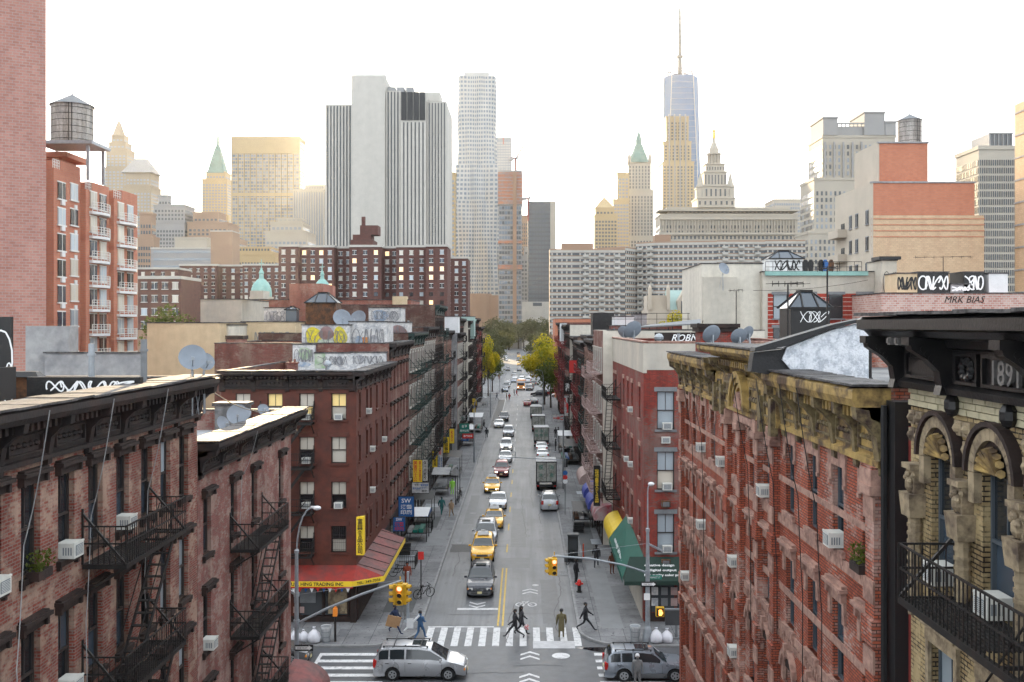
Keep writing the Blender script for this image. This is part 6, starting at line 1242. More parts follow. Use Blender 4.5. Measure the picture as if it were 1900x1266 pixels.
# filler blocks between the street rows and the skyline so that no gap shows
for i, (px0, px1, py, Y, m_, l) in enumerate(((1030, 1205, 592, 260, 'bora', 'low reddish block below the banded apartment slab'), (1300, 1520, 560, 210, 'beige', 'low beige block behind the stucco buildings'), (640, 870, 590, 240, 'brow', 'low brick block below the dark housing slab'), (400, 640, 580, 260, 'haze3', 'hazy brown block behind the church domes'), (85, 400, 612, 170, 'haze3', 'low hazy block in front of the brown housing slabs'))):
    boxthing('low_building', l, 'building', px0, px1, py, 700, Y, 20, m_, z0=0)
# ---- trees
def tree_proto(seed, R_=3.5, H=11, leafm='leaf', n=2200, lf=.38, z0=3.5):
    rn = random.Random(seed); t = bpy.data.objects.new('tree', None); COL.objects.link(t); q = MB(); q.cyl((0, 0, 0), (.1, 0, z0), .26, .18, 8); C = []
    for i in range(9):
        a = i*2.4+rn.uniform(-.3, .3); h = z0+rn.uniform(0, (H-z0)*.45); r = R_*rn.uniform(.35, .8); tip = Vector((r*math.cos(a), r*math.sin(a), h+rn.uniform(1.2, 2.6))); q.cyl((0, 0, h*.85), tip, .1, .03, 6); C.append((tip, rn.uniform(.32, .5)*R_))
    q.cyl((.1, 0, z0), (0, 0, H*.8), .18, .04, 6); C += [(Vector((0, 0, H-R_*.4)), R_*.45), (Vector((rn.uniform(-1, 1), 0, (H+z0)/2)), R_*.55)]
    q.build('trunk', M['bark'], t); f = MB()
    for i in range(n):
        c_, r = rn.choice(C); d = Vector((rn.gauss(0, 1), rn.gauss(0, 1), rn.gauss(0, 1))).normalized()*r*(rn.random()**.45)*1.1; p = c_+d
        if p.z < z0*.8: continue
        u = Vector((rn.gauss(0, 1), rn.gauss(0, 1), rn.gauss(0, .7))).normalized(); v = u.cross(Vector((rn.gauss(0, 1), rn.gauss(0, 1), rn.gauss(0, 1)))).normalized(); s_ = lf*rn.uniform(.6, 1.3)
        f.add([p-u*s_*.5, p+v*s_*.35, p+u*s_*.5, p-v*s_*.35], [(0, 1, 2, 3)])
    f.build('crown', M[leafm], t, fix=False); return proto(t)
TY = tree_proto(1, 4.0, 12, 'leafy', 5200, .42); TG = tree_proto(2, 4.0, 12, 'leaf', 2600, .45); TO = tree_proto(3, 5, 12, 'leafo', 2600, .65)
def put_tree(p, x, y, z, s, label, rz=0, group=None, sz=None):
    o = dup(p, (x, y, z), rz, label, group, sc=(s, s, sz or s)); o['category'] = 'tree'; return o
put_tree(TY, 4.8, 238, 0, 1.4, 'big yellow and green street tree at the end of the right row', 1, sz=1.4)
put_tree(TG, 6.2, 229, 0, .95, 'darker green tree in front of the big yellow one on the right kerb', 2)
put_tree(TG, 8.5, 252, 0, 1.0, 'green tree half hidden behind the right row end', 3)
put_tree(TY, -9.6, 268, 0, .75, 'yellow tree at the far end of the left row', 4, sz=1.35)
put_tree(TG, -9.0, 284, 0, .9, 'green tree just behind the yellow tree on the left', 5)
rn = random.Random(8)
for i, (px, Y, s) in enumerate(((900, 340, 1.2), (908, 400, 1.3), (924, 520, 1.7), (944, 760, 2.2), (962, 800, 2.2), (985, 780, 2.3), (1006, 700, 2.1), (1000, 520, 1.6), (1022, 400, 1.4), (934, 640, 1.9), (972, 820, 2.0), (1012, 450, 1.3), (1030, 340, 1.2), (920, 800, 2.3), (1030, 600, 2))):
    put_tree(TO, wx(px, Y), Y, 0, s, 'olive tree in the hazy grove closing the end of the street', rn.uniform(0, 6), 'olive trees at the end of the street', sz=s*rn.uniform(.75, 1.0))
for px, Y, l in ((1254, 200, 'yellow tree top showing below the gabled school, left one'), (1286, 204, 'yellow tree top showing below the gabled school, right one')): put_tree(TY, wx(px, Y), Y, wz(574, Y)-12.4, 1.0, l, px)
put_tree(TG, wx(312, 150), 150, wz(572, 150)-11.6, 1.0, 'small tree crown rising beside the yellowish end wall', 2)

# small roof clutter
rc = random.Random(21); VP = None
spots = [(-13.5, 68, 15.3, 'maroon building'), (-16.5, 71, 15.3, 'maroon building'), (-15, 76, 15.3, 'maroon building'), (-13, 85, 16.95, 'roof behind the maroon building'), (-13.5, 98, 17.65, 'green escape tenement'), (-15, 103, 17.65, 'green escape tenement'), (-13, 112, 18.15, 'brown tenement'), (-16, 117, 18.15, 'brown tenement'), (9.5, 70, 17.4, 'red corner building'), (11.5, 74, 17.4, 'red corner building'), (14, 79, 17.4, 'red corner building'), (10, 91, 17.95, 'white walled tenement'), (9.5, 105, 16.85, 'pink balcony tenement'), (12, 108, 16.85, 'pink balcony tenement'), (10, 120, 17.15, 'green escape tenement on the right'), (-14, 40.5, 14.35, 'lower left tenement'), (-16, 37, 14.35, 'lower left tenement'), (10.5, 41, 17.15, 'ornate red building'), (12.5, 36, 17.15, 'ornate red building'), (10, 45.5, 17.15, 'ornate red building'), (-13.5, 20, 16.35, 'near left tenement'), (-14.5, 25.5, 16.35, 'near left tenement')]
for i, (x, y, z, w_) in enumerate(spots):
    k = i % 3; q = MB(); h = rc.uniform(1.0, 2.0)
    if k == 0: q.cyl((0, 0, 0), (0, 0, h), .08, n=8); q.cyl((0, 0, h-.1), (0, 0, h), .13, n=8); q.lathe([(.18, 0), (.1, .15)], 8); nm = 'vent_pipe'; m_ = rc.choice(('steel', 'iron', 'gstone')); ca = 'vent pipe'
    elif k == 1: q.box(-.35, .35, -.25, .25, 0, h*.8); q.box(-.42, .42, -.32, .32, h*.8, h*.8+.1); q.cyl((-.15, 0, h*.8+.1), (-.15, 0, h*.8+.4), .09, n=8); q.cyl((.15, 0, h*.8+.1), (.15, 0, h*.8+.32), .09, n=8); nm = 'brick_chimney'; m_ = rc.choice(('bR3', 'brow', 'bdark')); ca = 'chimney'
    else: q.cyl((0, 0, 0), (0, 0, .7), .16, n=10); q.lathe([(.16, .7), (.32, .8), (.34, .95), (.2, 1.15), (.02, 1.2)], 12); nm = 'turbine_vent'; m_ = 'steel'; ca = 'roof vent'
    o = q.build(nm, M[m_]); o.location = (x, y, z); tag(o, '%s on the %s roof, %s one' % ({'vent_pipe': 'thin capped vent pipe', 'brick_chimney': 'small square chimney with two pots', 'turbine_vent': 'round turbine vent'}[nm], w_, 'nearer' if i % 2 else 'farther'), ca, 'vents and chimneys on the roofs')
def wire(label, a, e, sag=.5, r=.02):
    q = MB(); P = [Vector(a).lerp(Vector(e), i/12)-Vector((0, 0, sag*4*(i/12)*(1-i/12))) for i in range(13)]; q.tube(P, r, 5); tag(q.build('overhead_wire', M['black']), label, 'wire')
wire('thin wire sagging from the near left cornice to the lower roof', (-10.3, 31, 17.6), (-11, 45, 15.4)); wire('thin wire strung between aerials on the right roofs', (9, 50, 19.4), (14, 84, 18.6)); wire('thin wire running along the terrace of the banded building', (22, 95.5, 22.5), (33, 95.5, 23.5), .3)
# patches and cellar doors in the pavements
def flatpart(name, label, x0, x1, y0, y1, m, z=.147, cat='cellar door'): q = MB(); q.box(x0, x1, y0, y1, .12, z+.01); tag(q.build(name, M[m]), label, cat)
for x0, x1, y0, y1, l in ((-10.3, -8.8, 80.5, 82.2, 'steel cellar doors on the left pavement just past the red awning'), (-10.4, -8.9, 104, 106, 'steel cellar doors on the left pavement by the dark stall'), (5.9, 7.2, 86.5, 88.5, 'steel cellar doors on the right pavement by the blue awnings'), (6.0, 7.3, 112, 114, 'steel cellar doors far up the right pavement')): flatpart('cellar_door', l, x0, x1, y0, y1, 'steel')
def spatch(x0, x1, y0, y1, m): q = MB(); q.box(x0, x1, y0, y1, .125, .1455); struct('sidewalk_patch', q, m)
SP = mat('new_concrete', (.21, .215, .22), .8, var=.2, scale=.8); SD = mat('old_concrete', (.085, .088, .09), .8, var=.3, scale=.8)
for a in ((4.9, 6.3, 62.5, 79.5, SP), (4.9, 6.2, 82, 96, SD), (-9.4, -7.4, 66, 72.4, SD), (-8.6, -6.9, 86, 92, SP), (-10.5, -8.2, 93.5, 99, SD), (-8.7, -6.8, 114, 122, SP), (-14.5, -11.5, 60.2, 62.6, SP), (4.0, 5.4, 104, 112, SP)): spatch(*a)
# ------------------------------------------------------------------ vehicles
def paint(name, c, metal=.2):
    if name in MATS: return MATS[name]
    m, nt, b = _base(name, .32, metal, .5); b.inputs['Base Color'].default_value = rgba(c); b.inputs['Coat Weight'].default_value = .6; b.inputs['Coat Roughness'].default_value = .08
    tc = _n(nt, 'ShaderNodeTexCoord'); no = _n(nt, 'ShaderNodeTexNoise', Scale=2.0, Detail=5.0); nt.links.new(tc.outputs['Object'], no.inputs['Vector']); r = _ramp(nt, no.outputs[0], .3, .8); mr = _n(nt, 'ShaderNodeMapRange'); mr.inputs[3].default_value = .22; mr.inputs[4].default_value = .5; nt.links.new(r, mr.inputs[0]); nt.links.new(mr.outputs[0], b.inputs['Roughness'])
    return m
M['cglass'] = flat('car_glass', (.02, .026, .03), .06, spec=.8)
M['hlamp'] = flat('headlight_lens', (.62, .62, .60), .12); M['hon'] = flat('headlight_on', (1, .93, .78), .2, emit=2.2); M['tlamp'] = flat('tail_lens', (.45, .02, .015), .2); M['ton'] = flat('tail_light_on', (1, .10, .05), .2, emit=1.5); M['amber'] = flat('indicator_amber', (.85, .30, .03), .2)
M['rim'] = flat('wheel_rim', (.42, .43, .44), .3, .7); M['grille'] = flat('car_grille', (.03, .03, .033), .35); M['plate'] = flat('licence_plate', (.62, .55, .30), .5)
# profiles: (x from front, z belt/deck, z roof or None, half width)
SHAPES = {
 'sedan': dict(L=4.7, Wd=.91, r=.33, wb=(.86, 3.62), st=[(0, .50, .56), (.12, .62, .70), (.5, .74, .80), (1.25, .86, .90), (1.75, .93, 1.06), (2.35, .95, 1.36), (2.9, .95, 1.43), (3.4, .96, 1.38), (3.95, .98, 1.14), (4.3, 1.0, 1.04), (4.6, .92, .95), (4.7, .62, .66)], g=(3, 5, 7, 8)),
 'suv': dict(L=4.75, Wd=.95, r=.38, wb=(.9, 3.7), st=[(0, .62, .70), (.1, .80, .88), (.5, .95, 1.0), (1.25, 1.04, 1.08), (1.6, 1.07, 1.28), (2.05, 1.08, 1.70), (2.7, 1.08, 1.79), (3.5, 1.09, 1.79), (4.3, 1.09, 1.74), (4.55, 1.07, 1.50), (4.68, 1.0, 1.05), (4.75, .72, .78)], g=(3, 5, 8, 10)),
 'van': dict(L=5.0, Wd=.98, r=.35, wb=(.95, 3.95), st=[(0, .55, .62), (.12, .74, .82), (.55, .92, .97), (.95, 1.0, 1.05), (1.3, 1.04, 1.28), (1.95, 1.05, 1.66), (2.6, 1.05, 1.76), (3.8, 1.06, 1.76), (4.6, 1.06, 1.70), (4.82, 1.04, 1.40), (4.95, .98, 1.02), (5.0, .70, .75)], g=(3, 5, 8, 10)),
}
CARP = {}
def wheel(parent, x, y, r, side):
    q = MB(); w = .22; y0, y1 = (y, y-w*side) 
    q.cyl((x, y0, r), (x, y1, r), r, r, 20); wl = q.build('wheel', M['rubber'], parent, smooth=40); q = MB(); q.cyl((x, y0+.012*side, r), (x, y0-.05*side, r), r*.64, r*.64, 16)
    q.build('rim', M['rim'], wl); q = MB()
    for i in range(5): a = 2*PI*i/5; q.cyl((x+r*.36*math.cos(a), y0+.018*side, r+r*.36*math.sin(a)), (x+r*.36*math.cos(a), y0, r+r*.36*math.sin(a)), r*.13, n=6)
    q.build('hub_hole', M['rubber'], wl)
def car_proto(kind, col, name='car', taxi=False, rack=False, lights=False, lo=None, wagon=False, full=True):
    key = (kind, col, taxi, rack, lights, full, lo)
    if key in CARP: return CARP[key]
    S_ = SHAPES[kind]; st = S_['st']; Wd = S_['Wd']; r = S_['r']; t = bpy.data.objects.new(name, None); COL.objects.link(t); q = MB()
    xs = []; arch = []
    for wxx in S_['wb']: arch += [wxx+r*1.18*math.cos(a) for a in [PI*i/8 for i in range(9)]]
    X = sorted(set([round(s_[0], 3) for s_ in st] + [round(a, 3) for a in arch])); X = [x for i, x in enumerate(X) if i == 0 or x-X[i-1] > .015]
    def itp(x, k):
        for a, e in zip(st, st[1:]):
            if a[0] <= x <= e[0]: f = (x-a[0])/(e[0]-a[0]); return a[k]*(1-f)+e[k]*f
        return st[-1][k]
    g0, g1, g2, g3 = [st[i][0] for i in S_['g']]
    def ring(x):
        zb, zr = itp(x, 1), itp(x, 2); f = min(1, x/.5, (S_['L']-x)/.45+.15); wm = Wd*(.80+.20*min(1, max(0, f))**.5); bot = .24
        for wxx in S_['wb']:
            d = abs(x-wxx)
            if d < r*1.18: bot = max(bot, r+math.sqrt(max(0, (r*1.18)**2-d*d))*.98)
        wr = wm*.97 if zr-zb < .12 else wm*(.97-.22*min(1, (zr-zb)/.65))
        bot = min(bot, zb-.12)
        return [(x, 0, bot), (x, wm*.93, bot), (x, wm*.99, max(bot+.02, .45)), (x, wm, max(bot+.04, min(.7, zb-.08))), (x, wm*.965, zb), (x, wr, zr-.05*min(1, (zr-zb)*3+.3)), (x, wr*.86, zr), (x, wr*.4, zr+.02), (x, 0, zr+.03)]
    Rg = [ring(x) for x in X]; n = 9; V = []; 
    for rg in Rg: V += rg + [(p[0], -p[1], p[2]) for p in rg[1:-1][::-1]]
    m_ = 16; fs = [(j*m_+i, j*m_+(i+1) % m_, (j+1)*m_+(i+1) % m_, (j+1)*m_+i) for j in range(len(X)-1) for i in range(m_)] + [tuple(range(m_)), tuple((len(X)-1)*m_+i for i in range(m_))[::-1]]
    q.add(V, fs); body = q.build('body', col if not isinstance(col, str) else M[col], t, smooth=38)
    if lo:   # darker lower cladding
        c = MB()
        for s_ in (-1, 1): c.box(S_['wb'][0]+r*1.2, S_['wb'][1]-r*1.2, s_*Wd*1.0-.02, s_*Wd*1.0+.02, .26, .52)
        c.box(-.02, .05, -Wd*.8, Wd*.8, .3, .52); c.box(S_['L']-.05, S_['L']+.03, -Wd*.8, Wd*.8, .3, .55); c.build('bumper', M[lo] if isinstance(lo, str) else lo, t)
    def P(x, i, v, off):   # point on the body side between ring rows i and i+1
        rg = ring(x); a, e = Vector(rg[i]), Vector(rg[i+1]); p = a.lerp(e, v); return p + off
    # side windows
    mid = (g1+g2)/2; spans = [(g0+.45 if kind != 'van' else g0+.35, mid-.05), (mid+.05, g2-.05 if kind == 'sedan' else g2-.5)] + ([(g2-.42, g3-.25)] if kind != 'sedan' else [])
    for s_ in (-1, 1):
        for a, e in spans:
            w_ = MB(); k = 6; rows = []
            for i in range(k+1):
                x = a+(e-a)*i/k; 
                rows.append([P(x, 4, .14, Vector((0, .012, .01))), P(x, 4, .88, Vector((0, .012, .01)))])
            for i in range(k): 
                q4 = [rows[i][0], rows[i+1][0], rows[i+1][1], rows[i][1]]; w_.quad(*[(p.x, p.y*s_, p.z) for p in q4])
            w_.build('side_window', M['cglass'], t)
    # windscreen and rear window
    for nm, a, e in (('windscreen', g0+.10, g1-.06), ('rear_window', g3-.05 if kind != 'sedan' else g3+.12, g2+.05)):
        w_ = MB(); k = 6; rows = []
        for i in range(k+1):
            x = a+(e-a)*i/k; rg = ring(x); sh = Vector((-.012 if nm == 'windscreen' else .012, 0, .015)); hw = rg[5][1]*.93
            rows.append([Vector((x, -hw, rg[6][2]-.015))+sh, Vector((x, -hw*.5, rg[7][2]))+sh, Vector((x, 0, rg[8][2]))+sh, Vector((x, hw*.5, rg[7][2]))+sh, Vector((x, hw, rg[6][2]-.015))+sh])
        for i in range(k):
            for j in range(4): w_.quad(rows[i][j], rows[i][j+1], rows[i+1][j+1], rows[i+1][j])
        w_.build(nm, M['cglass'], t, smooth=60)
    for x in S_['wb']:
        for s_ in (-1, 1): wheel(t, x, s_*(Wd-.015), r, s_)
    zl = itp(.1, 1)-.10; zr_ = itp(S_['L']-.15, 1)
    for s_ in (-1, 1):
        h = MB(); h.prism([(-.02, s_*Wd*.50), (.03, s_*Wd*.82), (.34, s_*Wd*.935), (.30, s_*Wd*.6)], zl-.08, zl+.075); h.build('headlight', M['hon' if lights else 'hlamp'], t)
        h = MB(); h.cbox((.10, s_*Wd*.855, zl-.0), (.14, .07, .12)); h.build('indicator', M['amber'], t)
        h = MB(); h.cbox((S_['L']-.09, s_*Wd*.80, zr_-.12), (.2, .24, .22 if kind == 'sedan' else .4)); h.build('tail_light', M['tlamp'], t)
        h = MB(); xm = g0+.42; h.cbox((xm, s_*(Wd+.12), itp(xm, 1)+.08), (.1, .2, .14)); h.bar((xm, s_*(Wd-.08), itp(xm, 1)), (xm, s_*(Wd+.06), itp(xm, 1)+.06), .05); h.build('mirror', col if not isinstance(col, str) else M[col], t)
    h = MB(); h.box(-.035, .04, -Wd*.46, Wd*.46, zl-.10, zl+.06); h.box(-.03, .04, -Wd*.62, Wd*.62, zl-.36, zl-.22); h.build('grille', M['grille'], t)
    h = MB(); 
    for k in range(3): h.box(-.042, -.03, -Wd*.45, Wd*.45, zl-.08+k*.05, zl-.07+k*.05)
    h.build('grille_trim', M['rim'], t)
    h = MB(); h.box(-.055, -.03, -.16, .16, zl-.32, zl-.17); h.build('licence_plate', M['plate'], t)
    h = MB(); h.box(S_['L']+.0, S_['L']+.03, -.16, .16, zr_-.42, zr_-.27); h.build('licence_plate', M['plate'], t)
    if full:
        h = MB(); xm = (g0+mid)/2
        for s_ in (-1, 1):
            for x in (g0+.35, mid, g2-.1 if kind != 'sedan' else g2-.05): h.box(x-.006, x+.006, s_*Wd-.008, s_*Wd+.006, .5, itp(x, 1)-.02)
            for x in (mid-.25, g2-.35): h.box(x-.1, x+.1, s_*Wd*.985-.02, s_*Wd*.985+.02, itp(x, 1)-.12, itp(x, 1)-.09)
        h.build('door_seam', M['grille'], t)
        h = MB(); h.bar((g0-.0, -.5, itp(g0, 1)+.06), (g0+.22, .25, itp(g0+.2, 2)+.02), .02); h.bar((g0-.0, .0, itp(g0, 1)+.06), (g0+.22, .65, itp(g0+.2, 2)+.02), .02); h.build('wiper', M['black'], t)
    h = MB(); h.box(.5, S_['L']-.4, -Wd*.78, Wd*.78, .17, .3); h.build('underbody_shade', M['black'], t)  # black box added to deepen the shade beneath the car
    if rack:
        h = MB()
        for s_ in (-1, 1): h.bar((g1+.1, s_*Wd*.66, itp(g1+.3, 2)+.08), (g2-.1, s_*Wd*.66, itp(g2-.2, 2)+.08), .04); [h.cbox((x, s_*Wd*.66, itp(x, 2)+.04), (.08, .04, .08)) for x in (g1+.15, (g1+g2)/2, g2-.15)]
        for x in (g1+.5, g2-.7): h.bar((x, -Wd*.66, itp(x, 2)+.09), (x, Wd*.66, itp(x, 2)+.09), .035)
        h.build('roof_rack', M['black'], t)
        h = MB(); h.box(g1+.25, g1+1.0, -.38, .38, itp(g1+.6, 2)+.025, itp(g1+.6, 2)+.04); h.build('sunroof', M['cglass'], t)
    if taxi:
        h = MB(); z = itp(g1+.6, 2); h.frust(g1+.25, g1+.6, -.42, .42, z+.03, z+.10, .0); h.prism([(g1+.2, z+.10), (g1+.65, z+.10), (g1+.5, z+.34), (g1+.35, z+.34)], -.5, .5, 'x') if False else h.add([(g1+.2, -.5, z+.1), (g1+.65, -.5, z+.1), (g1+.52, -.4, z+.36), (g1+.33, -.4, z+.36), (g1+.2, .5, z+.1), (g1+.65, .5, z+.1), (g1+.52, .4, z+.36), (g1+.33, .4, z+.36)], [(0, 1, 2, 3), (4, 7, 6, 5), (0, 3, 7, 4), (1, 5, 6, 2), (3, 2, 6, 7), (0, 4, 5, 1)])
        h.build('roof_sign', M['white'], t); h = MB(); h.cbox((g1+.42, 0, z+.42), (.12, .32, .1)); h.build('roof_lamp', M['hlamp'], t)
        for s_ in (-1, 1): o = text('NYC TAXI', 'lettering', M['black'], t, (mid-.5, s_*(Wd+.008), .74), rot=(R(90), 0, 0 if s_ < 0 else PI), h=.16, width=1.0, depth=.004)
    CARP[key] = proto(t); return t
GRP = {'L': 'cars queuing towards the crossing', 'P': 'cars on the far part of the street', 'C': 'cars crossing at the near crossing'}
def put_car(p, x, y, heading, label, group, cat='car', sc=1.0, z=0.0):
    """x, y: centre of the front bumper; heading: 's' towards the viewer, 'n' away, 'e' to the right, or degrees"""
    a = {'s': 90, 'n': -90, 'e': 180, 'w': 0}.get(heading, heading)
    o = dup(p, (x, y, z), R(a), label, group, sc=(sc, sc, sc)); o['category'] = cat; return o
TX = paint('taxi_yellow', (.80, .42, .01)); SV = paint('silver_paint', (.42, .43, .45), .5); WH = paint('white_paint', (.68, .68, .68)); BK = paint('black_paint', (.012, .014, .025)); RD = paint('dark_red_paint', (.20, .012, .01)); BL = paint('blue_grey_paint', (.08, .11, .16), .4); GY = paint('grey_paint', (.12, .125, .13), .4); SB = paint('steel_blue_paint', (.24, .27, .31), .5); TN = paint('champagne_paint', (.35, .31, .25), .4)
put_car(car_proto('suv', BK, 'suv', rack=True, lo=GY), -3.1, 69.7, 's', 'dark blue and grey off-road car at the head of the queue by the stop line', GRP['L'])
put_car(car_proto('suv', TX, 'taxi', taxi=True), -3.35, 79.9, 's', 'yellow taxi right behind the dark car at the head of the queue', GRP['L'], 'taxi')
put_car(car_proto('van', SV, 'minivan', rack=True), -3.35, 86.2, 's', 'silver minivan hidden behind the first yellow taxi in the queue', GRP['L'])
put_car(car_proto('sedan', TX, 'taxi', taxi=True), -2.85, 93.3, 's', 'second yellow taxi of the queue, right after the silver minivan', GRP['L'], 'taxi')
put_car(car_proto('sedan', SV, 'car'), -2.7, 103, 's', 'silver saloon between the second and third yellow taxis', GRP['L'])
put_car(car_proto('sedan', TX, 'taxi', taxi=True, lights=True), -3.65, 113.3, 's', 'third yellow taxi of the queue, farthest of the three and nearest the kerb', GRP['L'], 'taxi')
put_car(car_proto('suv', RD, 'suv', lights=True), -2.85, 125, 's', 'dark red off-road car behind the third yellow taxi', GRP['L'])
put_car(car_proto('sedan', SV, 'car'), -2.6, 138, 's', 'silver car just behind the dark red off-road car', GRP['L'])
put_car(car_proto('suv', WH, 'suv', lights=True), -2.7, 150.5, 's', 'white car with lights on, ninth in the queue', GRP['L'])
put_car(car_proto('suv', SV, 'suv'), -2.65, 170, 's', 'last silver off-road car of the queue before the gap', GRP['L'])
put_car(car_proto('sedan', WH, 'car'), -4.7, 185, 's', 'pale car pulled up near the left kerb', GRP['L'])
put_car(car_proto('suv', BK, 'suv'), -4.0, 197, 's', 'black off-road car behind the pale one near the left kerb', GRP['L'])
put_car(car_proto('suv', SV, 'suv', rack=True), 2.66, 107.0, 'n', 'silver off-road car on the right, seen from behind, just ahead of the box truck', 'vehicles parked along the right kerb')
put_car(car_proto('sedan', WH, 'car'), 2.7, 145.5, 'n', 'white car parked between the two box trucks, nearer one', 'vehicles parked along the right kerb')
put_car(car_proto('sedan', WH, 'car'), 2.7, 153.5, 'n', 'white car parked right in front of the second box truck', 'vehicles parked along the right kerb')
put_car(car_proto('sedan', BK, 'car'), 3.2-.6, 245, 'n', 'black car parked farthest along the right kerb', 'vehicles parked along the right kerb')
put_car(car_proto('sedan', RD, 'car', lights=False), .8, 239, 'n', 'dark car with red lights driving away in the middle of the street', GRP['P'])
o = put_car(car_proto('van', SV, 'minivan', rack=True), wx(866, 54.6), 54.6, 'e', 'silver minivan crossing in front, seen from its right side', GRP['C'])
o = put_car(car_proto('suv', SB, 'suv', rack=True, lo=GY), wx(1278, 54.4), 54.4, 'e', 'silver grey estate car with roof rails entering the crossing at the lower right', GRP['C'], sc=.98); o.scale = (.98, 1, .9)
o = put_car(car_proto('sedan', GY, 'car'), wx(577, 57.2), 57.0, 'e', 'dark car parked behind the refuse bags at the lower left', GRP['C'])
# box trucks
def box_truck(label, x, y, w=2.35, h=3.4, L=6.0, chars=None, body='conc', col='mwhite'):
    t = thing('box_truck', label, 'truck', (x, y, 0), 0, 'trucks parked along the right kerb'); q = MB(); q.box(-w/2, w/2, 0, L*.7, 1.0, h); q.build('cargo_box', M[col], t); q = MB(); q.box(-w/2-.02, w/2+.02, -.02, .06, 1.0, 1.12).box(-w/2-.02, w/2+.02, -.02, .06, h-.1, h+.02).box(-w/2-.02, -w/2+.08, -.02, .06, 1.12, h-.1).box(w/2-.08, w/2+.02, -.02, .06, 1.12, h-.1).box(-.03, .03, -.03, .04, 1.12, h-.1); q.build('door_frame', M['iron'], t)
    for s_ in (-1, 1): q = MB(); q.box(min(s_*.05, s_*(w/2-.1)), max(s_*.05, s_*(w/2-.1)), -.045, -.02, 1.15, h-.12); q.build('rear_door', mat('dirty_door', (.42, .42, .38), .7, c2=(.25, .25, .22), scale=1.2, lo=.45, hi=.6), t); q = MB(); q.bar((s_*.3, -.06, 1.2), (s_*.3, -.06, h-.2), .03); q.build('lock_bar', M['steel'], t)
    q = MB(); q.box(-w/2, w/2, -.25, .1, .55, .75).box(-w/2, -w/2+.3, -.1, L, .8, 1.0).box(w/2-.3, w/2, -.1, L, .8, 1.0); q.build('bumper', M['black'], t)
    for s_ in (-1, 1):
        for yy in (1.0, L-.9): q = MB(); q.cyl((s_*(w/2-.05), yy, .45), (s_*(w/2-.4), yy, .45), .45, n=18); q.build('wheel', M['rubber'], t)
        q = MB(); q.cbox((s_*(w/2-.2), -.26, .65), (.22, .04, .12)); q.build('tail_light', M['tlamp'], t)
    q = MB(); q.box(-w/2+.12, w/2-.12, L*.72, L, .6, 2.3); q.frust(-w/2+.12, w/2-.12, L*.74, L-.1, 2.303, 2.6, .15); q.build('cab', M['white'], t)
    if chars:
        for (cx_, cz, c_) in chars: text(c_, 'lettering', M['green'], t, (cx_, -.05, cz), h=.5, depth=.004)
    return t
box_truck('nearest box truck, white with green Chinese characters on grimy rear doors', 2.6, 114.9, chars=[(-.62, 2.75, '風'), (.62, 2.75, '海'), (-.62, 1.85, '大'), (.62, 1.85, '產')])
box_truck('second box truck with tall green writing on three rear panels', 2.75, 156, h=3.1, chars=[(-.75, 2.55, '新'), (-.75, 1.9, '鮮'), (0, 2.55, '海'), (0, 1.9, '鮮'), (.75, 2.55, '公'), (.75, 1.9, '司')])
box_truck('plain white box truck right in front of the second lettered one', 2.6, 178, h=2.9)
box_truck('farthest plain white truck along the right kerb', 2.5, 203, h=2.5, L=5.2)
# bus and far traffic
t = thing('shuttle_bus', 'small orange and white bus waiting beyond the far crossing', 'bus', (-.85, 292, 0)); q = MB(); q.box(-1.15, 1.15, 0, 7, .5, 2.9); q.build('body', paint('bus_orange', (.75, .28, .05)), t); q = MB(); q.box(-1.17, 1.17, -.02, 7.02, 2.2, 2.75); q.build('roof_band', M['white'], t); q = MB(); q.box(-.9, .9, -.05, -.02, 1.5, 2.15); q.build('windscreen', M['cglass'], t)
for s_ in (-1, 1): 
    q = MB(); q.cyl((s_*1.1, 1.2, .4), (s_*.8, 1.2, .4), .4, n=12); q.build('wheel', M['rubber'], t); q = MB(); q.cbox((s_*.8, -.03, .9), (.3, .05, .2)); q.build('headlight', M['hon'], t)
t = thing('coach', 'long dark bus standing across the far end of the street', 'bus', (-21, 398, 0)); q = MB(); q.box(0, 12, 0, 2.5, .5, 3.2); q.build('body', BK, t); q = MB(); q.box(.4, 11.6, -.03, 0, 1.6, 2.6); q.build('window_band', M['cglass'], t)
for x in (2, 9.5): q = MB(); q.cyl((x, -.02, .5), (x, .3, .5), .5, n=12); q.build('wheel', M['rubber'], t)
rn = random.Random(77); cols = [(WH, 'white'), (SV, 'silver'), (BK, 'black'), (RD, 'dark red'), (GY, 'grey'), (TX, 'yellow'), (BL, 'blue grey'), (TN, 'champagne')]
def farcar(x, y, h, where, kind=None, c=None):
    c, cn = c or rn.choice(cols[:7]); k = kind or rn.choice(['sedan', 'suv', 'sedan', 'van'])
    nm = {'sedan': 'saloon', 'suv': 'off-road car', 'van': 'minivan'}[k]; o = put_car(car_proto(k, c, 'car', full=False, taxi=(c is TX and k == 'sedan')), x, y, h, '%s %s %s' % (cn, nm, where), GRP['P']); return o
for i, y in enumerate((284, 298, 306, 318)): farcar(-5.4+.1*i, y, 's', 'parked along the left kerb beyond the far crossing, number %s from it' % ('one', 'two', 'three', 'four')[i])
for i, (x, y, h) in enumerate(((1.6, 290, 's'), (2.0, 300, 'n'), (-1.0, 312, 's'), (-3.4, 330, 's'), (-.8, 336, 's'), (1.4, 334, 'n'), (3.0, 318, 'n'), (-3.2, 350, 's'), (-.6, 360, 's'), (2.0, 352, 'n'), (-3.6, 372, 's'))): farcar(x, y, h, 'in the %s rank of traffic past the far crossing' % ('first', 'second', 'third', 'fourth', 'fifth', 'sixth', 'seventh', 'eighth', 'ninth', 'tenth', 'eleventh')[i])
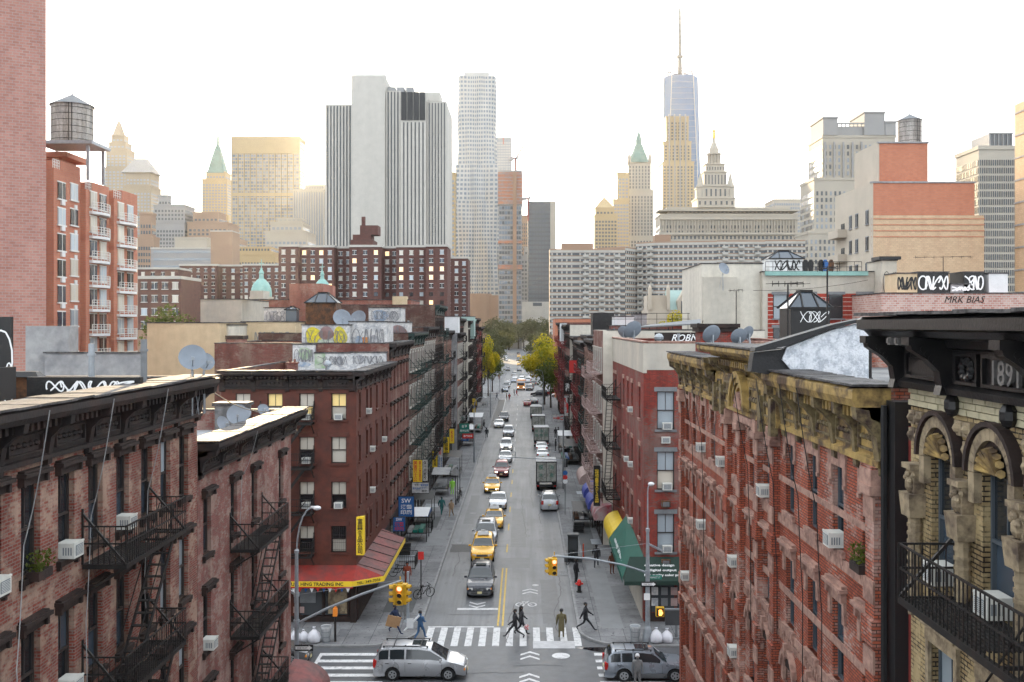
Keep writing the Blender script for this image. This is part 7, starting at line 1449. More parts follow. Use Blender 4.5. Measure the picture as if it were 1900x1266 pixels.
farcar(1.8, 268, 0, 'crossing the far junction from right to left', 'suv', (BK, 'black')); farcar(4.8, 271, 0, 'following the black one across the far junction', 'sedan', (RD, 'dark red')); farcar(7.0, 265, 'w', 'waiting at the right of the far junction', 'sedan', (WH, 'white'))
rows = ['nearest', 'second', 'third', 'fourth', 'fifth', 'sixth']
for j in range(6):
    for i in range(9):
        x = (-22+i*5.0)*(1+j*.16)+rn.uniform(-.4, .4); y = 412+j*58
        if rn.random() < .15: continue
        farcar(x, y, rn.choice(['s', 'n']), 'parked %s from left, %s row of the far car park' % (('1st', '2nd', '3rd', '4th', '5th', '6th', '7th', '8th', '9th')[i], rows[j]))
# ------------------------------------------------------------------ people
BONES = {  # joint: (x, y, z, radius); the figure faces -y, y > 0 is behind it
 'pelvis': (0, 0, .95, .135), 'waist': (0, -.01, 1.10, .125), 'chest': (0, .0, 1.32, .145), 'neck0': (0, .015, 1.47, .075), 'neck': (0, .0, 1.53, .052), 'chin': (0, -.02, 1.60, .075), 'head': (0, -.012, 1.67, .094), 'crown': (0, .0, 1.74, .075)}
def pose(kind):
    J = dict(BONES); E = [('pelvis', 'waist'), ('waist', 'chest'), ('chest', 'neck0'), ('neck0', 'neck'), ('neck', 'chin'), ('chin', 'head'), ('head', 'crown')]
    legs = {'walk': (((-.1, -.20, .52), (-.11, -.30, .12), (-.11, -.46, .10)), ((.1, .06, .50), (.11, .38, .20), (.11, .30, .05))),
            'stride': (((-.1, -.26, .55), (-.12, -.50, .16), (-.12, -.66, .15)), ((.1, .10, .50), (.12, .50, .22), (.12, .44, .05))),
            'stand': (((-.1, -.02, .50), (-.11, .02, .09), (-.12, -.14, .045)), ((.1, -.03, .50), (.11, .03, .09), (.13, -.13, .045)))}[kind.split('_')[0]]
    for s_, (kn, an, to) in zip((-1, 1), legs):
        t = 'lr'[s_ > 0]; J['hip'+t] = (s_*.09, 0, .88, .098); J['knee'+t] = kn+(.062,); J['ankle'+t] = an+(.045,); J['toe'+t] = to+(.038,)
        E += [('pelvis', 'hip'+t), ('hip'+t, 'knee'+t), ('knee'+t, 'ankle'+t), ('ankle'+t, 'toe'+t)]
    arm = {'stand': (((-.24, .03, 1.14), (-.25, -.06, .90)), ((.24, .03, 1.14), (.25, -.06, .90))), 'walk': (((-.25, .12, 1.16), (-.25, .10, .92)), ((.25, -.08, 1.15), (.24, -.26, .98))), 'stride': (((-.25, .16, 1.18), (-.26, .26, .97)), ((.25, -.12, 1.16), (.24, -.32, 1.02)))}[kind.split('_')[0]]
    if 'hold' in kind: arm = (((-.25, -.02, 1.14), (-.16, -.26, 1.08)), ((.25, -.02, 1.14), (.16, -.26, 1.08)))
    if 'side' in kind: arm = (arm[0], ((.26, -.0, 1.14), (.30, -.16, .98)))
    if 'phone' in kind: arm = (((-.23, -.04, 1.15), (-.1, -.24, 1.24)), arm[1])
    for s_, (el_, wr) in zip((-1, 1), arm):
        t = 'lr'[s_ > 0]; J['sh'+t] = (s_*.185, .01, 1.42, .066); J['el'+t] = el_+(.046,); J['wr'+t] = wr+(.030,); d = (Vector(wr)-Vector(el_)).normalized(); p = Vector(wr)+d*.07; J['palm'+t] = tuple(p)+(.032,)
        E += [('chest', 'sh'+t), ('sh'+t, 'el'+t), ('el'+t, 'wr'+t), ('wr'+t, 'palm'+t)]
        sd_ = d.cross(Vector((s_, 0, 0))).normalized()
        for k, L in enumerate((.062, .074, .078, .068)):
            a = p+d*.03+sd_*(k-1.5)*.017; e = a+d*L*.6+Vector((-s_*.012, 0, 0)); J['f%d%s' % (k, t)] = tuple(a)+(.009,); J['g%d%s' % (k, t)] = tuple(e)+(.008,); E += [('palm'+t, 'f%d%s' % (k, t)), ('f%d%s' % (k, t), 'g%d%s' % (k, t))]
        th = p-d*.01+sd_*(-.034)+Vector((-s_*.01, 0, 0)); J['th'+t] = tuple(th)+(.010,); J['tk'+t] = tuple(th+d*.035+sd_*-.01)+(.008,); E += [('palm'+t, 'th'+t), ('th'+t, 'tk'+t)]
    return J, E
BODY = {}
def body_mesh(kind):
    if kind in BODY: return BODY[kind]
    J, E = pose(kind); names = list(J); idx = {n: i for i, n in enumerate(names)}
    me = bpy.data.meshes.new('body'); me.from_pydata([J[n][:3] for n in names], [(idx[a], idx[b]) for a, b in E], []); o = bpy.data.objects.new('body', me); o.modifiers.new('k', 'SKIN'); sv = me.skin_vertices[0].data
    for i, n in enumerate(names): r = J[n][3]; sv[i].radius = (r*(1.22 if n in ('chest', 'waist', 'pelvis') else 1), r*(.85 if n in ('chest', 'waist', 'pelvis') else 1)); sv[i].use_root = n == 'pelvis'
    s_ = o.modifiers.new('s', 'SUBSURF'); s_.levels = 2; s_.render_levels = 2; m_ = from_tmp(o); bpy.data.objects.remove(o)
    segs = [(Vector(J[a][:3]), Vector(J[b][:3]), a, b) for a, b in E]
    def zone(p):
        best = None
        for a, e, na, nb in segs:
            d = e-a; t = max(0, min(1, (p-a).dot(d)/max(d.length_squared, 1e-9))); q = (p-(a+d*t)).length
            if best is None or q < best[0]: best = (q, na, nb, t)
        _, na, nb, t = best
        if nb.startswith('toe') or (nb.startswith('ankle') and t > .93): return 3
        if nb.startswith(('hip', 'knee', 'ankle')): return 1
        if nb.startswith(('palm', 'f', 'g', 'th', 'tk')) or na.startswith('palm') or (nb.startswith('wr') and t > .9): return 2
        if nb in ('neck', 'chin', 'head', 'crown') or (na == 'neck0' and t > .4): return 2
        if nb == 'waist' and t < .35: return 1
        return 0
    for p in m_.polygons: p.material_index = zone(p.center); p.use_smooth = True
    BODY[kind] = (m_, J); return BODY[kind]
def cloth(n, c): return mat('cloth_'+n, c, .85, var=.3, scale=6)
CL = {n: cloth(n, c) for n, c in (('black', (.028, .028, .032)), ('navy', (.02, .03, .07)), ('blue', (.05, .12, .24)), ('denim', (.06, .10, .18)), ('olive', (.13, .11, .055)), ('khaki', (.30, .24, .15)), ('brown', (.15, .06, .035)), ('rust', (.28, .06, .03)), ('grey', (.20, .20, .20)), ('white', (.6, .6, .58)), ('neon', (.35, .75, .10)), ('teal', (.02, .12, .12)), ('tan', (.40, .28, .18)), ('red', (.4, .03, .03)), ('charcoal', (.05, .05, .055)))}
def person(label, x, y, face, kind='walk', top='black', legs='charcoal', hair='short', coat=None, sc=1.0, z=.14, group=None, hairm='hair', extra=None):
    m0, J = body_mesh(kind); t = thing('person', label, 'person', (x, y, z), R(face), group); t.scale = (sc*1.12, sc*1.12, sc)
    key = (kind, top, legs); 
    if key not in BODY: m = m0.copy(); m.materials.clear(); [m.materials.append(k) for k in (CL[top], CL[legs], M['skin'], CL['black'])]; BODY[key] = m
    link('body', BODY[key], t)
    q = MB(); q.lathe([(.001, .118), (.06, .105), (.095, .06), (.106, .0), (.100, -.05), (.05, -.07)], 12, (0, .022, 1.70)); 
    if hair == 'long': q.frust(-.10, .10, .02, .13, 1.32, 1.70, .0).ball((0, .08, 1.32), .09, 8)
    if hair == 'cap': q.lathe([(.13, 0), (.12, .02), (.09, .1), (.01, .13)], 12, (0, -.01, 1.70)); q.box(-.08, .08, -.2, -.08, 1.70, 1.715)
    q.build('hair' if hair != 'cap' else 'cap', M[hairm], t, smooth=60)
    q = MB(); q.add([(0, -.125, 1.645), (-.016, -.098, 1.64), (.016, -.098, 1.64), (0, -.1, 1.685)], [(0, 1, 2), (0, 2, 3), (0, 3, 1)])
    for s_ in (-1, 1): q.ball((s_*.096, .0, 1.66), .022, 6)
    q.build('face', M['skin'], t); q = MB()
    for s_ in (-1, 1): q.ball((s_*.033, -.1, 1.685), .010, 6)
    q.box(-.025, .025, -.102, -.092, 1.612, 1.618); q.build('eyes_and_mouth', M['hair'], t)
    if coat:
        hem = .78 if coat[1] == 'jacket' else .45; q = MB(); n = 12; Pf = [(hem, .17 if hem < .6 else .155, .135), (.95, .165, .13), (1.12, .155, .12), (1.32, .19, .14), (1.44, .17, .11), (1.50, .08, .08)]
        V = [(a*math.cos(2*PI*i/n), c_*math.sin(2*PI*i/n)+.005, zz) for zz, a, c_ in Pf for i in range(n)]
        q.add(V, [(j*n+i, j*n+(i+1) % n, (j+1)*n+(i+1) % n, (j+1)*n+i) for j in range(len(Pf)-1) for i in range(n)])
        for s_ in 'lr': a, e, w_ = (Vector(J[k+s_][:3]) for k in ('sh', 'el', 'wr')); q.cyl(a, e, .078, .062, 8); q.cyl(e, w_, .062, .045, 8)
        q.build(coat[1], CL[coat[0]], t, smooth=60)
    if extra:
        for nm, mm, mb in extra: mb.build(nm, mm, t)
    return t
ZR = .015; SW = .14
person('man in a black suit striding leftwards over the crosswalk with his head bent', -.55, 60.9, -80, 'stride', 'black', 'black', coat=('black', 'jacket'), z=ZR)
person('woman with long black hair beside the suited man on the crosswalk', -.15, 61.6, 95, 'walk', 'black', 'charcoal', 'long', z=ZR, coat=('charcoal', 'jacket'))
q = MB(); q.lathe([(.01, 0), (.16, .05), (.17, .22), (.06, .32), (.02, .34)], 10); o = q.build('shopping_bag', mat('patterned_bag', (.6, .55, .55), .7, c2=(.5, .12, .12), scale=9, lo=.45, hi=.55)); o.location = (.16, 61.3, .42); tag(o, 'red and white patterned bag carried beside the long haired woman', 'bag')
person('man in an olive coat standing on the right part of the crosswalk, seen from behind', 2.3, 61.0, 185, 'stand', 'olive', 'khaki', coat=('olive', 'coat'), z=ZR)
person('man in a dark suit striding to the right over the right corner pavement', 3.85, 62.0, 85, 'stride', 'black', 'charcoal', coat=('black', 'jacket'), z=.12)
person('man in a black jacket and jeans walking away on the right pavement', 5.7, 78.3, 175, 'walk', 'black', 'denim', coat=('black', 'jacket'))
person('woman in a patterned dark top near the green awning', 6.75, 76.2, 20, 'stand', 'brown', 'black', sc=.95)
person('man in black standing at the right kerb above the hydrant', 3.85, 73.4, 60, 'stand', 'black', 'black', coat=('black', 'jacket'))
person('man in a rust red pullover standing under the red awning corner', -8.5, 72.5, 10, 'stand_phone', 'rust', 'denim')
person('man in a grey shirt and dark jeans standing behind the left traffic light', -7.85, 64.6, 0, 'stand_hold', 'grey', 'navy', 'cap')
person('man in a blue jacket and khaki trousers carrying a sheet of cardboard', -7.95, 61.4, 60, 'stride_side', 'navy', 'khaki', coat=('navy', 'jacket'))
q = MB(); q.box(-.42, .42, -.02, .02, -.36, .36); o = q.build('cardboard_sheet', mat('cardboard', (.42, .25, .13), .85, var=.2, scale=4)); o.location = (-8.0, 61.05, 1.0); o.rotation_euler = (.15, .25, R(10)); tag(o, 'brown sheet of cardboard held by the man in khaki trousers', 'cardboard')
person('man in a blue shirt and jeans carrying a rolled white poster at the left kerb', -6.3, 60.6, 150, 'walk_hold', 'blue', 'denim', z=ZR)
q = MB(); q.cyl((-.75, -.1, .55), (.15, .0, 1.45), .05, .07, 10); q.box(-.6, -.2, -.12, -.1, .7, 1.3); o = q.build('rolled_poster', M['white']); o.location = (-6.5, 60.45, .1); tag(o, 'long white rolled poster carried by the man in blue', 'poster')
person('person in a neon green jacket and black trousers on the left pavement', -8.05, 112, 0, 'stand', 'neon', 'black', coat=('neon', 'jacket'))
person('man in a teal jacket walking by the left stalls', -8.25, 100, 20, 'walk', 'teal', 'black', coat=('teal', 'jacket'))
person('woman in a beige top walking next to the man in teal', -7.2, 98.8, -10, 'walk', 'tan', 'navy', sc=.95)
person('bald headed person in a light shirt at the bottom edge before the estate car', 6.0, 52.6, 0, 'stand', 'grey', 'navy', hairm='white', z=ZR)
for i, (px, py, tp, lg, l) in enumerate(((1031, 837, 'black', 'black', 'dark clothed person on the right pavement beside the second box truck'), (1031, 813, 'black', 'denim', 'left one of two people walking together on the right pavement'), (1036, 812, 'charcoal', 'black', 'right one of two people walking together on the right pavement'), (898, 797, 'charcoal', 'black', 'person standing by the yellow signs far up the left pavement'), (932, 731, 'black', 'black', 'person crossing at the left of the far junction'), (954, 734, 'black', 'navy', 'left one of two people in the middle of the far junction'), (958.5, 734, 'red', 'black', 'right one of two people in the middle of the far junction'), (940, 742, 'brown', 'black', 'left one of a pair near the far kerb corner'), (945, 742, 'red', 'navy', 'right one of a pair near the far kerb corner'), (922, 742, 'navy', 'black', 'person waiting on the far left pavement corner'), (903, 812, 'black', 'black', 'person sitting low by the left kerb up the street'), (1046, 790, 'grey', 'navy', 'person in grey far up the right pavement'), (1056, 800, 'navy', 'black', 'person beside the white lobster sign'), (926, 704, 'rust', 'black', 'person in rust red beyond the far junction'))):
    Y = CH*F/(py-VY)*.993; person(l, wx(px, Y), Y, rn.choice((0, 180, 90, -90)), rn.choice(('walk', 'stand')), tp, lg, coat=(tp, 'jacket'), z=.14 if abs(wx(px, Y)+1.5) > 5 else .01, group='far pedestrians')

# ------------------------------------------------------------------ street furniture
def signal(t, x, y, z, a, s=1.0, red=True, faces=((0, 1), (-90, 0))):
    """a cluster of three-lamp heads under (x, y, z) of parent t"""
    for ang, on in faces:
        T = Matrix.Translation((x, y, z)) @ Matrix.Rotation(R(ang+a), 4, 'Z'); q = MB(); q.T = T; q.box(-.17, .17, -.36, -.12, -1.0, 0); q.box(-.05, .05, -.12, .0, -.9, -.8); q.box(-.05, .05, -.12, 0, -.2, -.1); h = q.build('signal_head', M['sigy'], t)
        for k, mm in enumerate(('red', 'amber', 'green')):
            q = MB(); q.T = T; zc = -.17-k*.33; n = 10
            for i in range(n): a0, a1 = PI*(1.15*i/n-.08), PI*(1.15*(i+1)/n-.08); q.add([(.14*math.cos(a0), -.36, zc+.14*math.sin(a0)), (.14*math.cos(a1), -.36, zc+.14*math.sin(a1)), (.14*math.cos(a1), -.56, zc+.14*math.sin(a1)), (.14*math.cos(a0), -.56, zc+.14*math.sin(a0))], [(0, 1, 2, 3)])
            q.build('visor', M['sigy'], h, fix=False); q = MB(); q.T = T; q.cyl((0, -.36, zc), (0, -.375, zc), .12, n=14); q.build('lamp', (flat('signal_red_on', (1, .14, .08), .3, emit=3.0) if on and k == 0 else M['black']), h)
    q = MB(); q.bar((x, y, z-.1), (x, y, z+.35), .06); q.box(x-.12, x+.12, y-.12, y+.12, z, z+.06); q.build('bracket', M['sigy'], t)
def oneway(t, x, y, z, nm='sign_plate'):
    q = MB(); q.box(x-.46, x+.46, y-.015, y+.015, z-.15, z+.15); o = q.build(nm, M['black'], t); q = MB(); yy = y-.018
    q.prism([(x-.42, z-.075), (x+.24, z-.075), (x+.24, z-.125), (x+.42, z), (x+.24, z+.125), (x+.24, z+.075), (x-.42, z+.075)], yy, yy+.002, 'y'); q.build('arrow', M['wht'], o); text('ONE WAY', 'lettering', M['black'], o, (x-.08, yy-.006, z), h=.09, width=.52, depth=.002)
# left lamp post with signal arm
t = thing('lamp_post', 'tall grey lamp post at the lower left carrying a traffic light arm', 'lamp post', (-11.3, 49.5, .14)); q = MB(); q.lathe([(.2, 0), (.2, .5), (.12, .8), (.105, 5), (.085, 7.7), (.12, 7.72), (.12, 7.85), (.05, 7.9)], 12); q.build('pole', M['steel'], t)
q = MB(); P = [(0, 0, 7.8), (.04, 0, 8.4), (.14, 0, 9.0), (.30, 0, 9.5), (.5, 0, 9.82), (.72, 0, 9.97), (.85, 0, 9.98)]; q.tube(P, .042, 8); q.build('arm', M['steel'], t)
q = MB(); q.ball((1.02, 0, 9.95), .2, 12, .55); q.cbox((.85, 0, 9.99), (.3, .12, .1)); q.build('lamp_head', M['white'], t)
q = MB(); q.tube([(0, 0, 4.2), (1.5, -.0, 4.95), (3.2, 0, 5.65), (5.25, 0, 6.35)], .065, 8); q.cyl((0, 0, 4.0), (0, 0, 4.4), .15, n=10); q.cyl((0, 0, 5.55), (0, 0, 5.75), .14, n=10); q.bar((-1.0, 0, 6.2), (0, 0, 5.65), .12); q.build('mast_arm', M['steel'], t)
q = MB(); q.bar((.1, 0, 5.65), (5.2, 0, 6.38), .018); q.build('stay_cable', M['steel'], t)
signal(t, 5.15, 0, 6.2, 0, faces=((0, 1), (-75, 0), (80, 0))); oneway(t, .4, -.16, 3.05)
# right lamp post
t = thing('lamp_post', 'tall grey lamp post at the right corner with a long traffic light arm', 'lamp post', (7.45, 59.9, .14)); q = MB(); q.lathe([(.3, 0), (.3, .25), (.2, .8), (.15, .95), (.115, 5), (.09, 6.6), (.12, 6.62), (.12, 6.8), (.05, 6.85), (.04, 9.0)], 12); q.build('pole', M['steel'], t)
q = MB(); q.tube([(0, 0, 8.9), (.03, 0, 9.3), (.12, -.02, 9.5), (.25, -.05, 9.55)], .035, 8); q.build('arm', M['steel'], t); q = MB(); q.ball((.2, -.1, 9.5), .2, 12, .6); q.build('lamp_head', M['white'], t)
q = MB(); q.tube([(0, 0, 4.15), (-1.5, 0, 4.62), (-3.5, 0, 5.0), (-5.7, 0, 5.15)], .06, 8); q.cyl((0, 0, 3.95), (0, 0, 4.3), .15, n=10); q.build('mast_arm', M['steel'], t)
q = MB(); q.bar((-.1, 0, 5.9), (-5.6, 0, 5.2), .018); q.bar((0, 0, 5.9), (.9, -.3, 5.5), .1); q.build('stay_cable', M['steel'], t)
signal(t, -5.62, 0, 5.05, 0, faces=((0, 1), (-80, 0))); oneway(t, .05, -.18, 3.5)
q = MB(); q.box(.05, .85, -.03, .03, 3.75, 4.0); o = q.build('street_name_sign', M['green'], t); text('MARKET ST', 'lettering', M['wht'], o, (.45, -.04, 3.87), h=.11, width=.62, depth=.002)
q = MB(); q.box(-.25, .12, -.19, -.17, 2.55, 2.95); o = q.build('parking_sign', M['wht'], t)
q = MB(); q.box(.45, .95, -.4, -.1, 1.6, 2.15); o = q.build('signal_head', M['sigy'], t); q = MB(); q.box(.5, .9, -.42, -.4, 1.65, 2.1); q.build('hand_lens', M['black'], o)
q = MB(); q.box(.62, .8, -.435, -.42, 1.7, 1.9)
for k in range(4): q.box(.615+k*.05, .65+k*.05, -.435, -.42, 1.9, 2.04-.02*(k in (0, 3)))
q.box(.80, .85, -.435, -.42, 1.78, 1.9); q.build('hand_symbol', flat('hand_orange', (1, .32, .05), .4, emit=2.5), o)
# second signal pole with thin cross arm farther up the street
t = thing('signal_pole', 'slim pole on the right kerb with a long thin horizontal arm across the street', 'signal pole', (4.6, 116, .14)); q = MB(); q.lathe([(.12, 0), (.1, 4), (.08, 7.9)], 10); q.build('pole', M['gstone'], t); q = MB(); q.bar((0, 0, 3.3), (-7.4, 0, 3.7), .09); q.cyl((-5.6, 0, 3.6), (-5.6, 0, 4.3), .05); q.build('mast_arm', M['steel'], t); q = MB(); q.box(.1, .5, -.2, .2, 2.5, 3.5); q.build('signal_head', M['black'], t)
t = thing('no_parking_pole', 'dark pole with round red and blue parking signs on the right kerb', 'sign post', (4.15, 100, .14)); q = MB(); q.cyl((0, 0, 0), (0, 0, 5.6), .05, n=8); q.build('pole', M['gstone'], t)
for z, m_ in ((4.2, 'blue'), (3.75, 'red'), (3.35, 'wht')): q = MB(); q.cyl((0, -.07, z), (0, -.09, z), .24, n=14); q.build('sign_plate', M[m_], t)
# left sign post with red sign
t = thing('sign_post', 'black post with a small red sign and a leaning bicycle, left kerb', 'sign post', (-7.15, 69.2, .14)); q = MB(); q.cyl((0, 0, 0), (0, 0, 3.3), .04, n=8); q.build('pole', M['iron'], t); q = MB(); q.box(-.2, .2, -.06, -.04, 2.75, 3.3); q.build('sign_plate', M['red'], t)
t = thing('signal_pole', 'short grey signal pole on the left corner behind the hanging traffic light', 'signal pole', (-7.45, 64.0, .14)); q = MB(); q.lathe([(.3, 0), (.28, .05), (.1, .1), (.08, 3.2)], 10); q.build('pole', M['steel'], t)
t = thing('pedestrian_signal', 'black post topped by a small orange signal box near the refuse bags', 'pedestrian signal', (-11.35, 59.9, .14)); q = MB(); q.cyl((0, 0, 0), (0, 0, 1.6), .07, n=8); q.build('pole', M['iron'], t); q = MB(); q.box(-.12, .12, -.14, .14, 1.55, 2.0); q.cyl((0, 0, 2.0), (0, 0, 2.1), .08, n=8); q.build('box', flat('box_orange', (.8, .25, .03), .5), t)
# bins, bags, hydrant, phone booth, barrier post, cabinet
BIN = thing('litter_bin', 'wire mesh litter bin with a pale liner beside the refuse bags at the left', 'litter bin', (-11.9, 59.9, .14)); q = MB()
for i in range(20): a = 2*PI*i/20; q.bar((.22*math.cos(a), .22*math.sin(a), 0), (.3*math.cos(a), .3*math.sin(a), .9), .018)
for z, r in ((.02, .22), (.3, .247), (.6, .273), (.9, .3)): q.lathe([(r-.01, z), (r+.012, z), (r+.012, z+.03), (r-.01, z+.03)], 20)
q.build('mesh_basket', M['steel'], BIN); q = MB(); q.lathe([(.2, .05), (.27, .86), (.325, .95), (.3, .8)], 14); q.build('liner', M['white'], BIN)
dup(BIN, (6.7, 59.95, .14), 1, 'wire mesh litter bin at the right corner beside the lamp post', 'litter bins at the crossing'); BIN['group'] = 'litter bins at the crossing'
BAGM = flat('refuse_bag', (.62, .62, .66), .35)
for i, (x, y, s, l) in enumerate(((-12.6, 59.8, .42, 'tall white refuse bag nearest the litter bin on the left'), (-13.25, 59.9, .34, 'middle white refuse bag of the left heap'), (-13.75, 59.8, .38, 'white refuse bag at the left end of the left heap'), (7.95, 59.75, .42, 'large white refuse bag against the right lamp post'), (8.6, 59.8, .38, 'second white refuse bag right of the right lamp post'))):
    rb = random.Random(i); q = MB(); q.lathe([(s*.5, 0), (s*.85, s*.15), (s*.95, s*.7), (s*.75, s*1.3), (s*.3, s*1.75), (s*.1, s*1.9), (s*.25, s*2.15)], 14)
    q.v = [(a*(1+rb.uniform(-.09, .09)), b_*(1+rb.uniform(-.09, .09)), c_*(1+rb.uniform(-.04, .04))) for a, b_, c_ in q.v]; o = q.build('refuse_bag', BAGM, smooth=60); o.location = (x, y, .14); tag(o, l, 'refuse bag', 'white refuse bags')
t = thing('fire_hydrant', 'black fire hydrant with a red top at the right kerb', 'fire hydrant', (3.95, 71.0, .14)); q = MB(); q.lathe([(.2, 0), (.2, .08), (.13, .1), (.13, .5)], 12); q.build('barrel', M['black'], t); q = MB(); q.lathe([(.15, .5), (.17, .55), (.15, .75), (.06, .9)], 12); q.cyl((-.28, 0, .6), (.28, 0, .6), .07, n=8); q.cyl((0, -.24, .6), (0, 0, .6), .08, n=8); q.build('cap', M['red'], t)
t = thing('telephone_booth', 'black half height telephone booth on the right pavement', 'telephone booth', (3.95, 80.2, .14)); q = MB(); q.box(-.4, .4, -.35, .35, .1, 2.1); q.build('cabinet', M['black'], t); q = MB(); q.box(-.45, .45, -.4, .4, 2.103, 2.25); q.box(-.7, .7, -.3, .3, 0, .5); q.build('roof', mat('booth_grey', (.07, .075, .08), .5), t); q = MB(); q.box(-.3, .3, -.36, -.35, .6, 1.9); q.build('panel', M['gdark'], t)
q = MB(); q.lathe([(.16, 0), (.16, .06), (.06, .08), (.055, 1.15), (.03, 1.2)], 10, (4.85, 81.2, .14)); tag(q.build('marker_post', flat('post_red', (.65, .08, .03), .5)), 'thin red marker post on the right pavement beside the telephone booth', 'post')
t = thing('notice_board', 'grey utility cabinet sign on a short post at the right corner', 'cabinet', (9.3, 60.6, .14)); q = MB(); q.box(-.7, .7, -.1, .1, .8, 1.7); q.build('panel', mat('booth_grey', (0, 0, 0)), t); q = MB(); q.box(-.72, .72, -.13, .13, 1.703, 1.78); q.cyl((0, 0, 0), (0, 0, .8), .09, n=8); q.box(-.4, .4, -.3, .3, 0, .08); q.build('post', M['gstone'], t)
# bicycles
def bicycle(label, x, y, a, lean=8):
    t = thing('bicycle', label, 'bicycle', (x, y, .14), R(a), 'bicycles chained on the pavement'); t.rotation_euler = (R(lean), 0, R(a))
    for wx_ in (-.52, .52):
        q = MB(); n = 20
        for i in range(n): a0, a1 = 2*PI*i/n, 2*PI*(i+1)/n; q.bar((wx_+.33*math.cos(a0), 0, .34+.33*math.sin(a0)), (wx_+.33*math.cos(a1), 0, .34+.33*math.sin(a1)), .035)
        for i in range(8): a0 = PI*i/8; q.bar((wx_-.32*math.cos(a0), 0, .34-.32*math.sin(a0)), (wx_+.32*math.cos(a0), 0, .34+.32*math.sin(a0)), .006)
        q.build('wheel', M['rubber'], t)
    q = MB(); A, B_, C_, D_, E_ = (-.52, 0, .34), (-.05, 0, .3), (-.2, 0, .82), (.38, 0, .85), (.52, 0, .34)
    for p, e in ((A, B_), (A, C_), (B_, C_), (B_, D_), (C_, D_), (D_, E_)): q.bar(p, e, .035)
    q.build('frame', M['iron'], t); q = MB(); q.bar((.36, 0, .85), (.34, 0, 1.0), .03); q.bar((.34, -.28, 1.0), (.34, .28, 1.0), .03); q.build('handlebar', M['iron'], t); q = MB(); q.cbox((-.22, 0, .92), (.26, .14, .06)); q.bar((-.2, 0, .8), (-.22, 0, .92), .03); q.build('saddle', M['black'], t)
bicycle('dark bicycle leaning against the post with the red sign', -7.0, 69.5, 35); bicycle('bicycle parked under the far edge of the red awning', -9.4, 75.5, 10); bicycle('black bicycle beside the telephone booth', 3.75, 79.5, 60); bicycle('bicycle leaning by the wall under the green awning', 7.2, 79.6, 85); bicycle('bicycle chained to the first of three poles on the left kerb', -7.1, 106, 80); bicycle('bicycle chained to the farthest of three poles on the left kerb', -7.0, 110, 80, -6)
for i, (x, y, h, l) in enumerate(((-7.25, 105.5, 3.6, 'nearest of three dark poles at the left kerb, carrying a blank diamond sign'), (-7.2, 108, 3.6, 'middle one of three dark poles at the left kerb'), (-7.1, 110.5, 4.3, 'farthest and tallest of three dark poles at the left kerb'))):
    t = thing('sign_post', l, 'sign post', (x, y, .14), 0, 'poles along the left kerb'); q = MB(); q.cyl((0, 0, 0), (0, 0, h), .04, n=6); q.build('pole', M['iron'], t)
    if i == 0: q = MB(); q.prism([(-.45, 3.5), (-.45, 3.1), (.45, 3.1), (.45, 3.5), (0, 4.0)], -.05, -.03, 'y'); q.build('sign_plate', M['conc'], t)
def streetlamp(label, x, y, s=1, h=9):
    t = thing('lamp_post', label, 'lamp post', (x, y, .14)); q = MB(); q.lathe([(.15, 0), (.1, .8), (.06, h-1.2)], 8); q.build('pole', M['steel'], t); q = MB(); q.tube([(0, 0, h-1.2), (s*.2, 0, h-.4), (s*.7, 0, h), (s*1.4, 0, h+.05)], .035, 6); q.build('arm', M['steel'], t); q = MB(); q.ball((s*1.55, 0, h), .16, 8, .5); q.build('lamp_head', M['white'], t)
streetlamp('slim lamp post with a curved arm midway up the left pavement', -6.9, 138); streetlamp('lamp post at the far left corner beside the dark parking lane', -6.9, 205, 1); streetlamp('lamp post with curved arm on the right beside the big tree', 4.3, 222, -1); streetlamp('thin lamp post beyond the far junction on the left', -6.9, 285, 1)
# ------------------------------------------------------------------ awnings and shop signs
b = CB   # local x = world y - 64, local -y = outward
q = MB(); zt_, zo = 3.75, 3.05
q.add([(0, -.02, zt_), (11.5, -.02, zt_), (11.5, -1.75, zo), (0, -1.75, zo)], [(0, 1, 2, 3)]); 
awn = q.build('awning', M['awpink'], b, fix=False); q = MB()
for k in range(6): q.bar((.3+k*2.1, -.05, zt_+.03), (1.0+k*2.1, -1.7, zo+.04), .035)
q.bar((0, -1.72, zo+.02), (11.5, -1.72, zo+.02), .04); q.build('awning_rib', M['iron'], awn)
q = MB(); q.box(0, 11.5, -1.77, -1.74, zo-.33, zo); q.build('valance', M['yel'], awn)
q = MB(); q.add([(-.02, 0, zt_), (0, -.02, zt_), (0, -1.75, zo), (-1.35, 0, zo)], [(0, 1, 2, 3)]); q.add([(-.02, 0, zt_), (-.02, 8.6, zt_), (-1.35, 8.6, zo), (-1.35, 0, zo)], [(0, 1, 2, 3)]); aw2 = q.build('awning', M['awred'], b, fix=False)
q = MB(); q.box(-1.38, -1.35, 0, 8.6, zo-.33, zo); L_ = math.hypot(1.35, 1.75); T0 = Matrix.Translation((-1.36, 0, 0)) @ Matrix.Rotation(math.atan2(-1.75, 1.35), 4, 'Z'); q.T = T0; q.box(0, L_, -.02, .01, zo-.33, zo); q.T = None; q.build('valance', M['yel'], aw2)
q = MB(); q.box(-1.345, -1.33, 0, 8.6, zo-.43, zo-.335); q.build('valance_trim', M['red'], aw2)
text('FULL HING TRADING INC', 'lettering', M['black'], aw2, (-1.385, 2.3, zo-.165), rot=(R(90), 0, R(-90)), h=.22, width=3.4, depth=.003, bold=.025); text('有限公司', 'lettering', M['red'], aw2, (-1.385, 6.1, zo-.165), rot=(R(90), 0, R(-90)), h=.2, width=1.2, depth=.003, bold=.01)
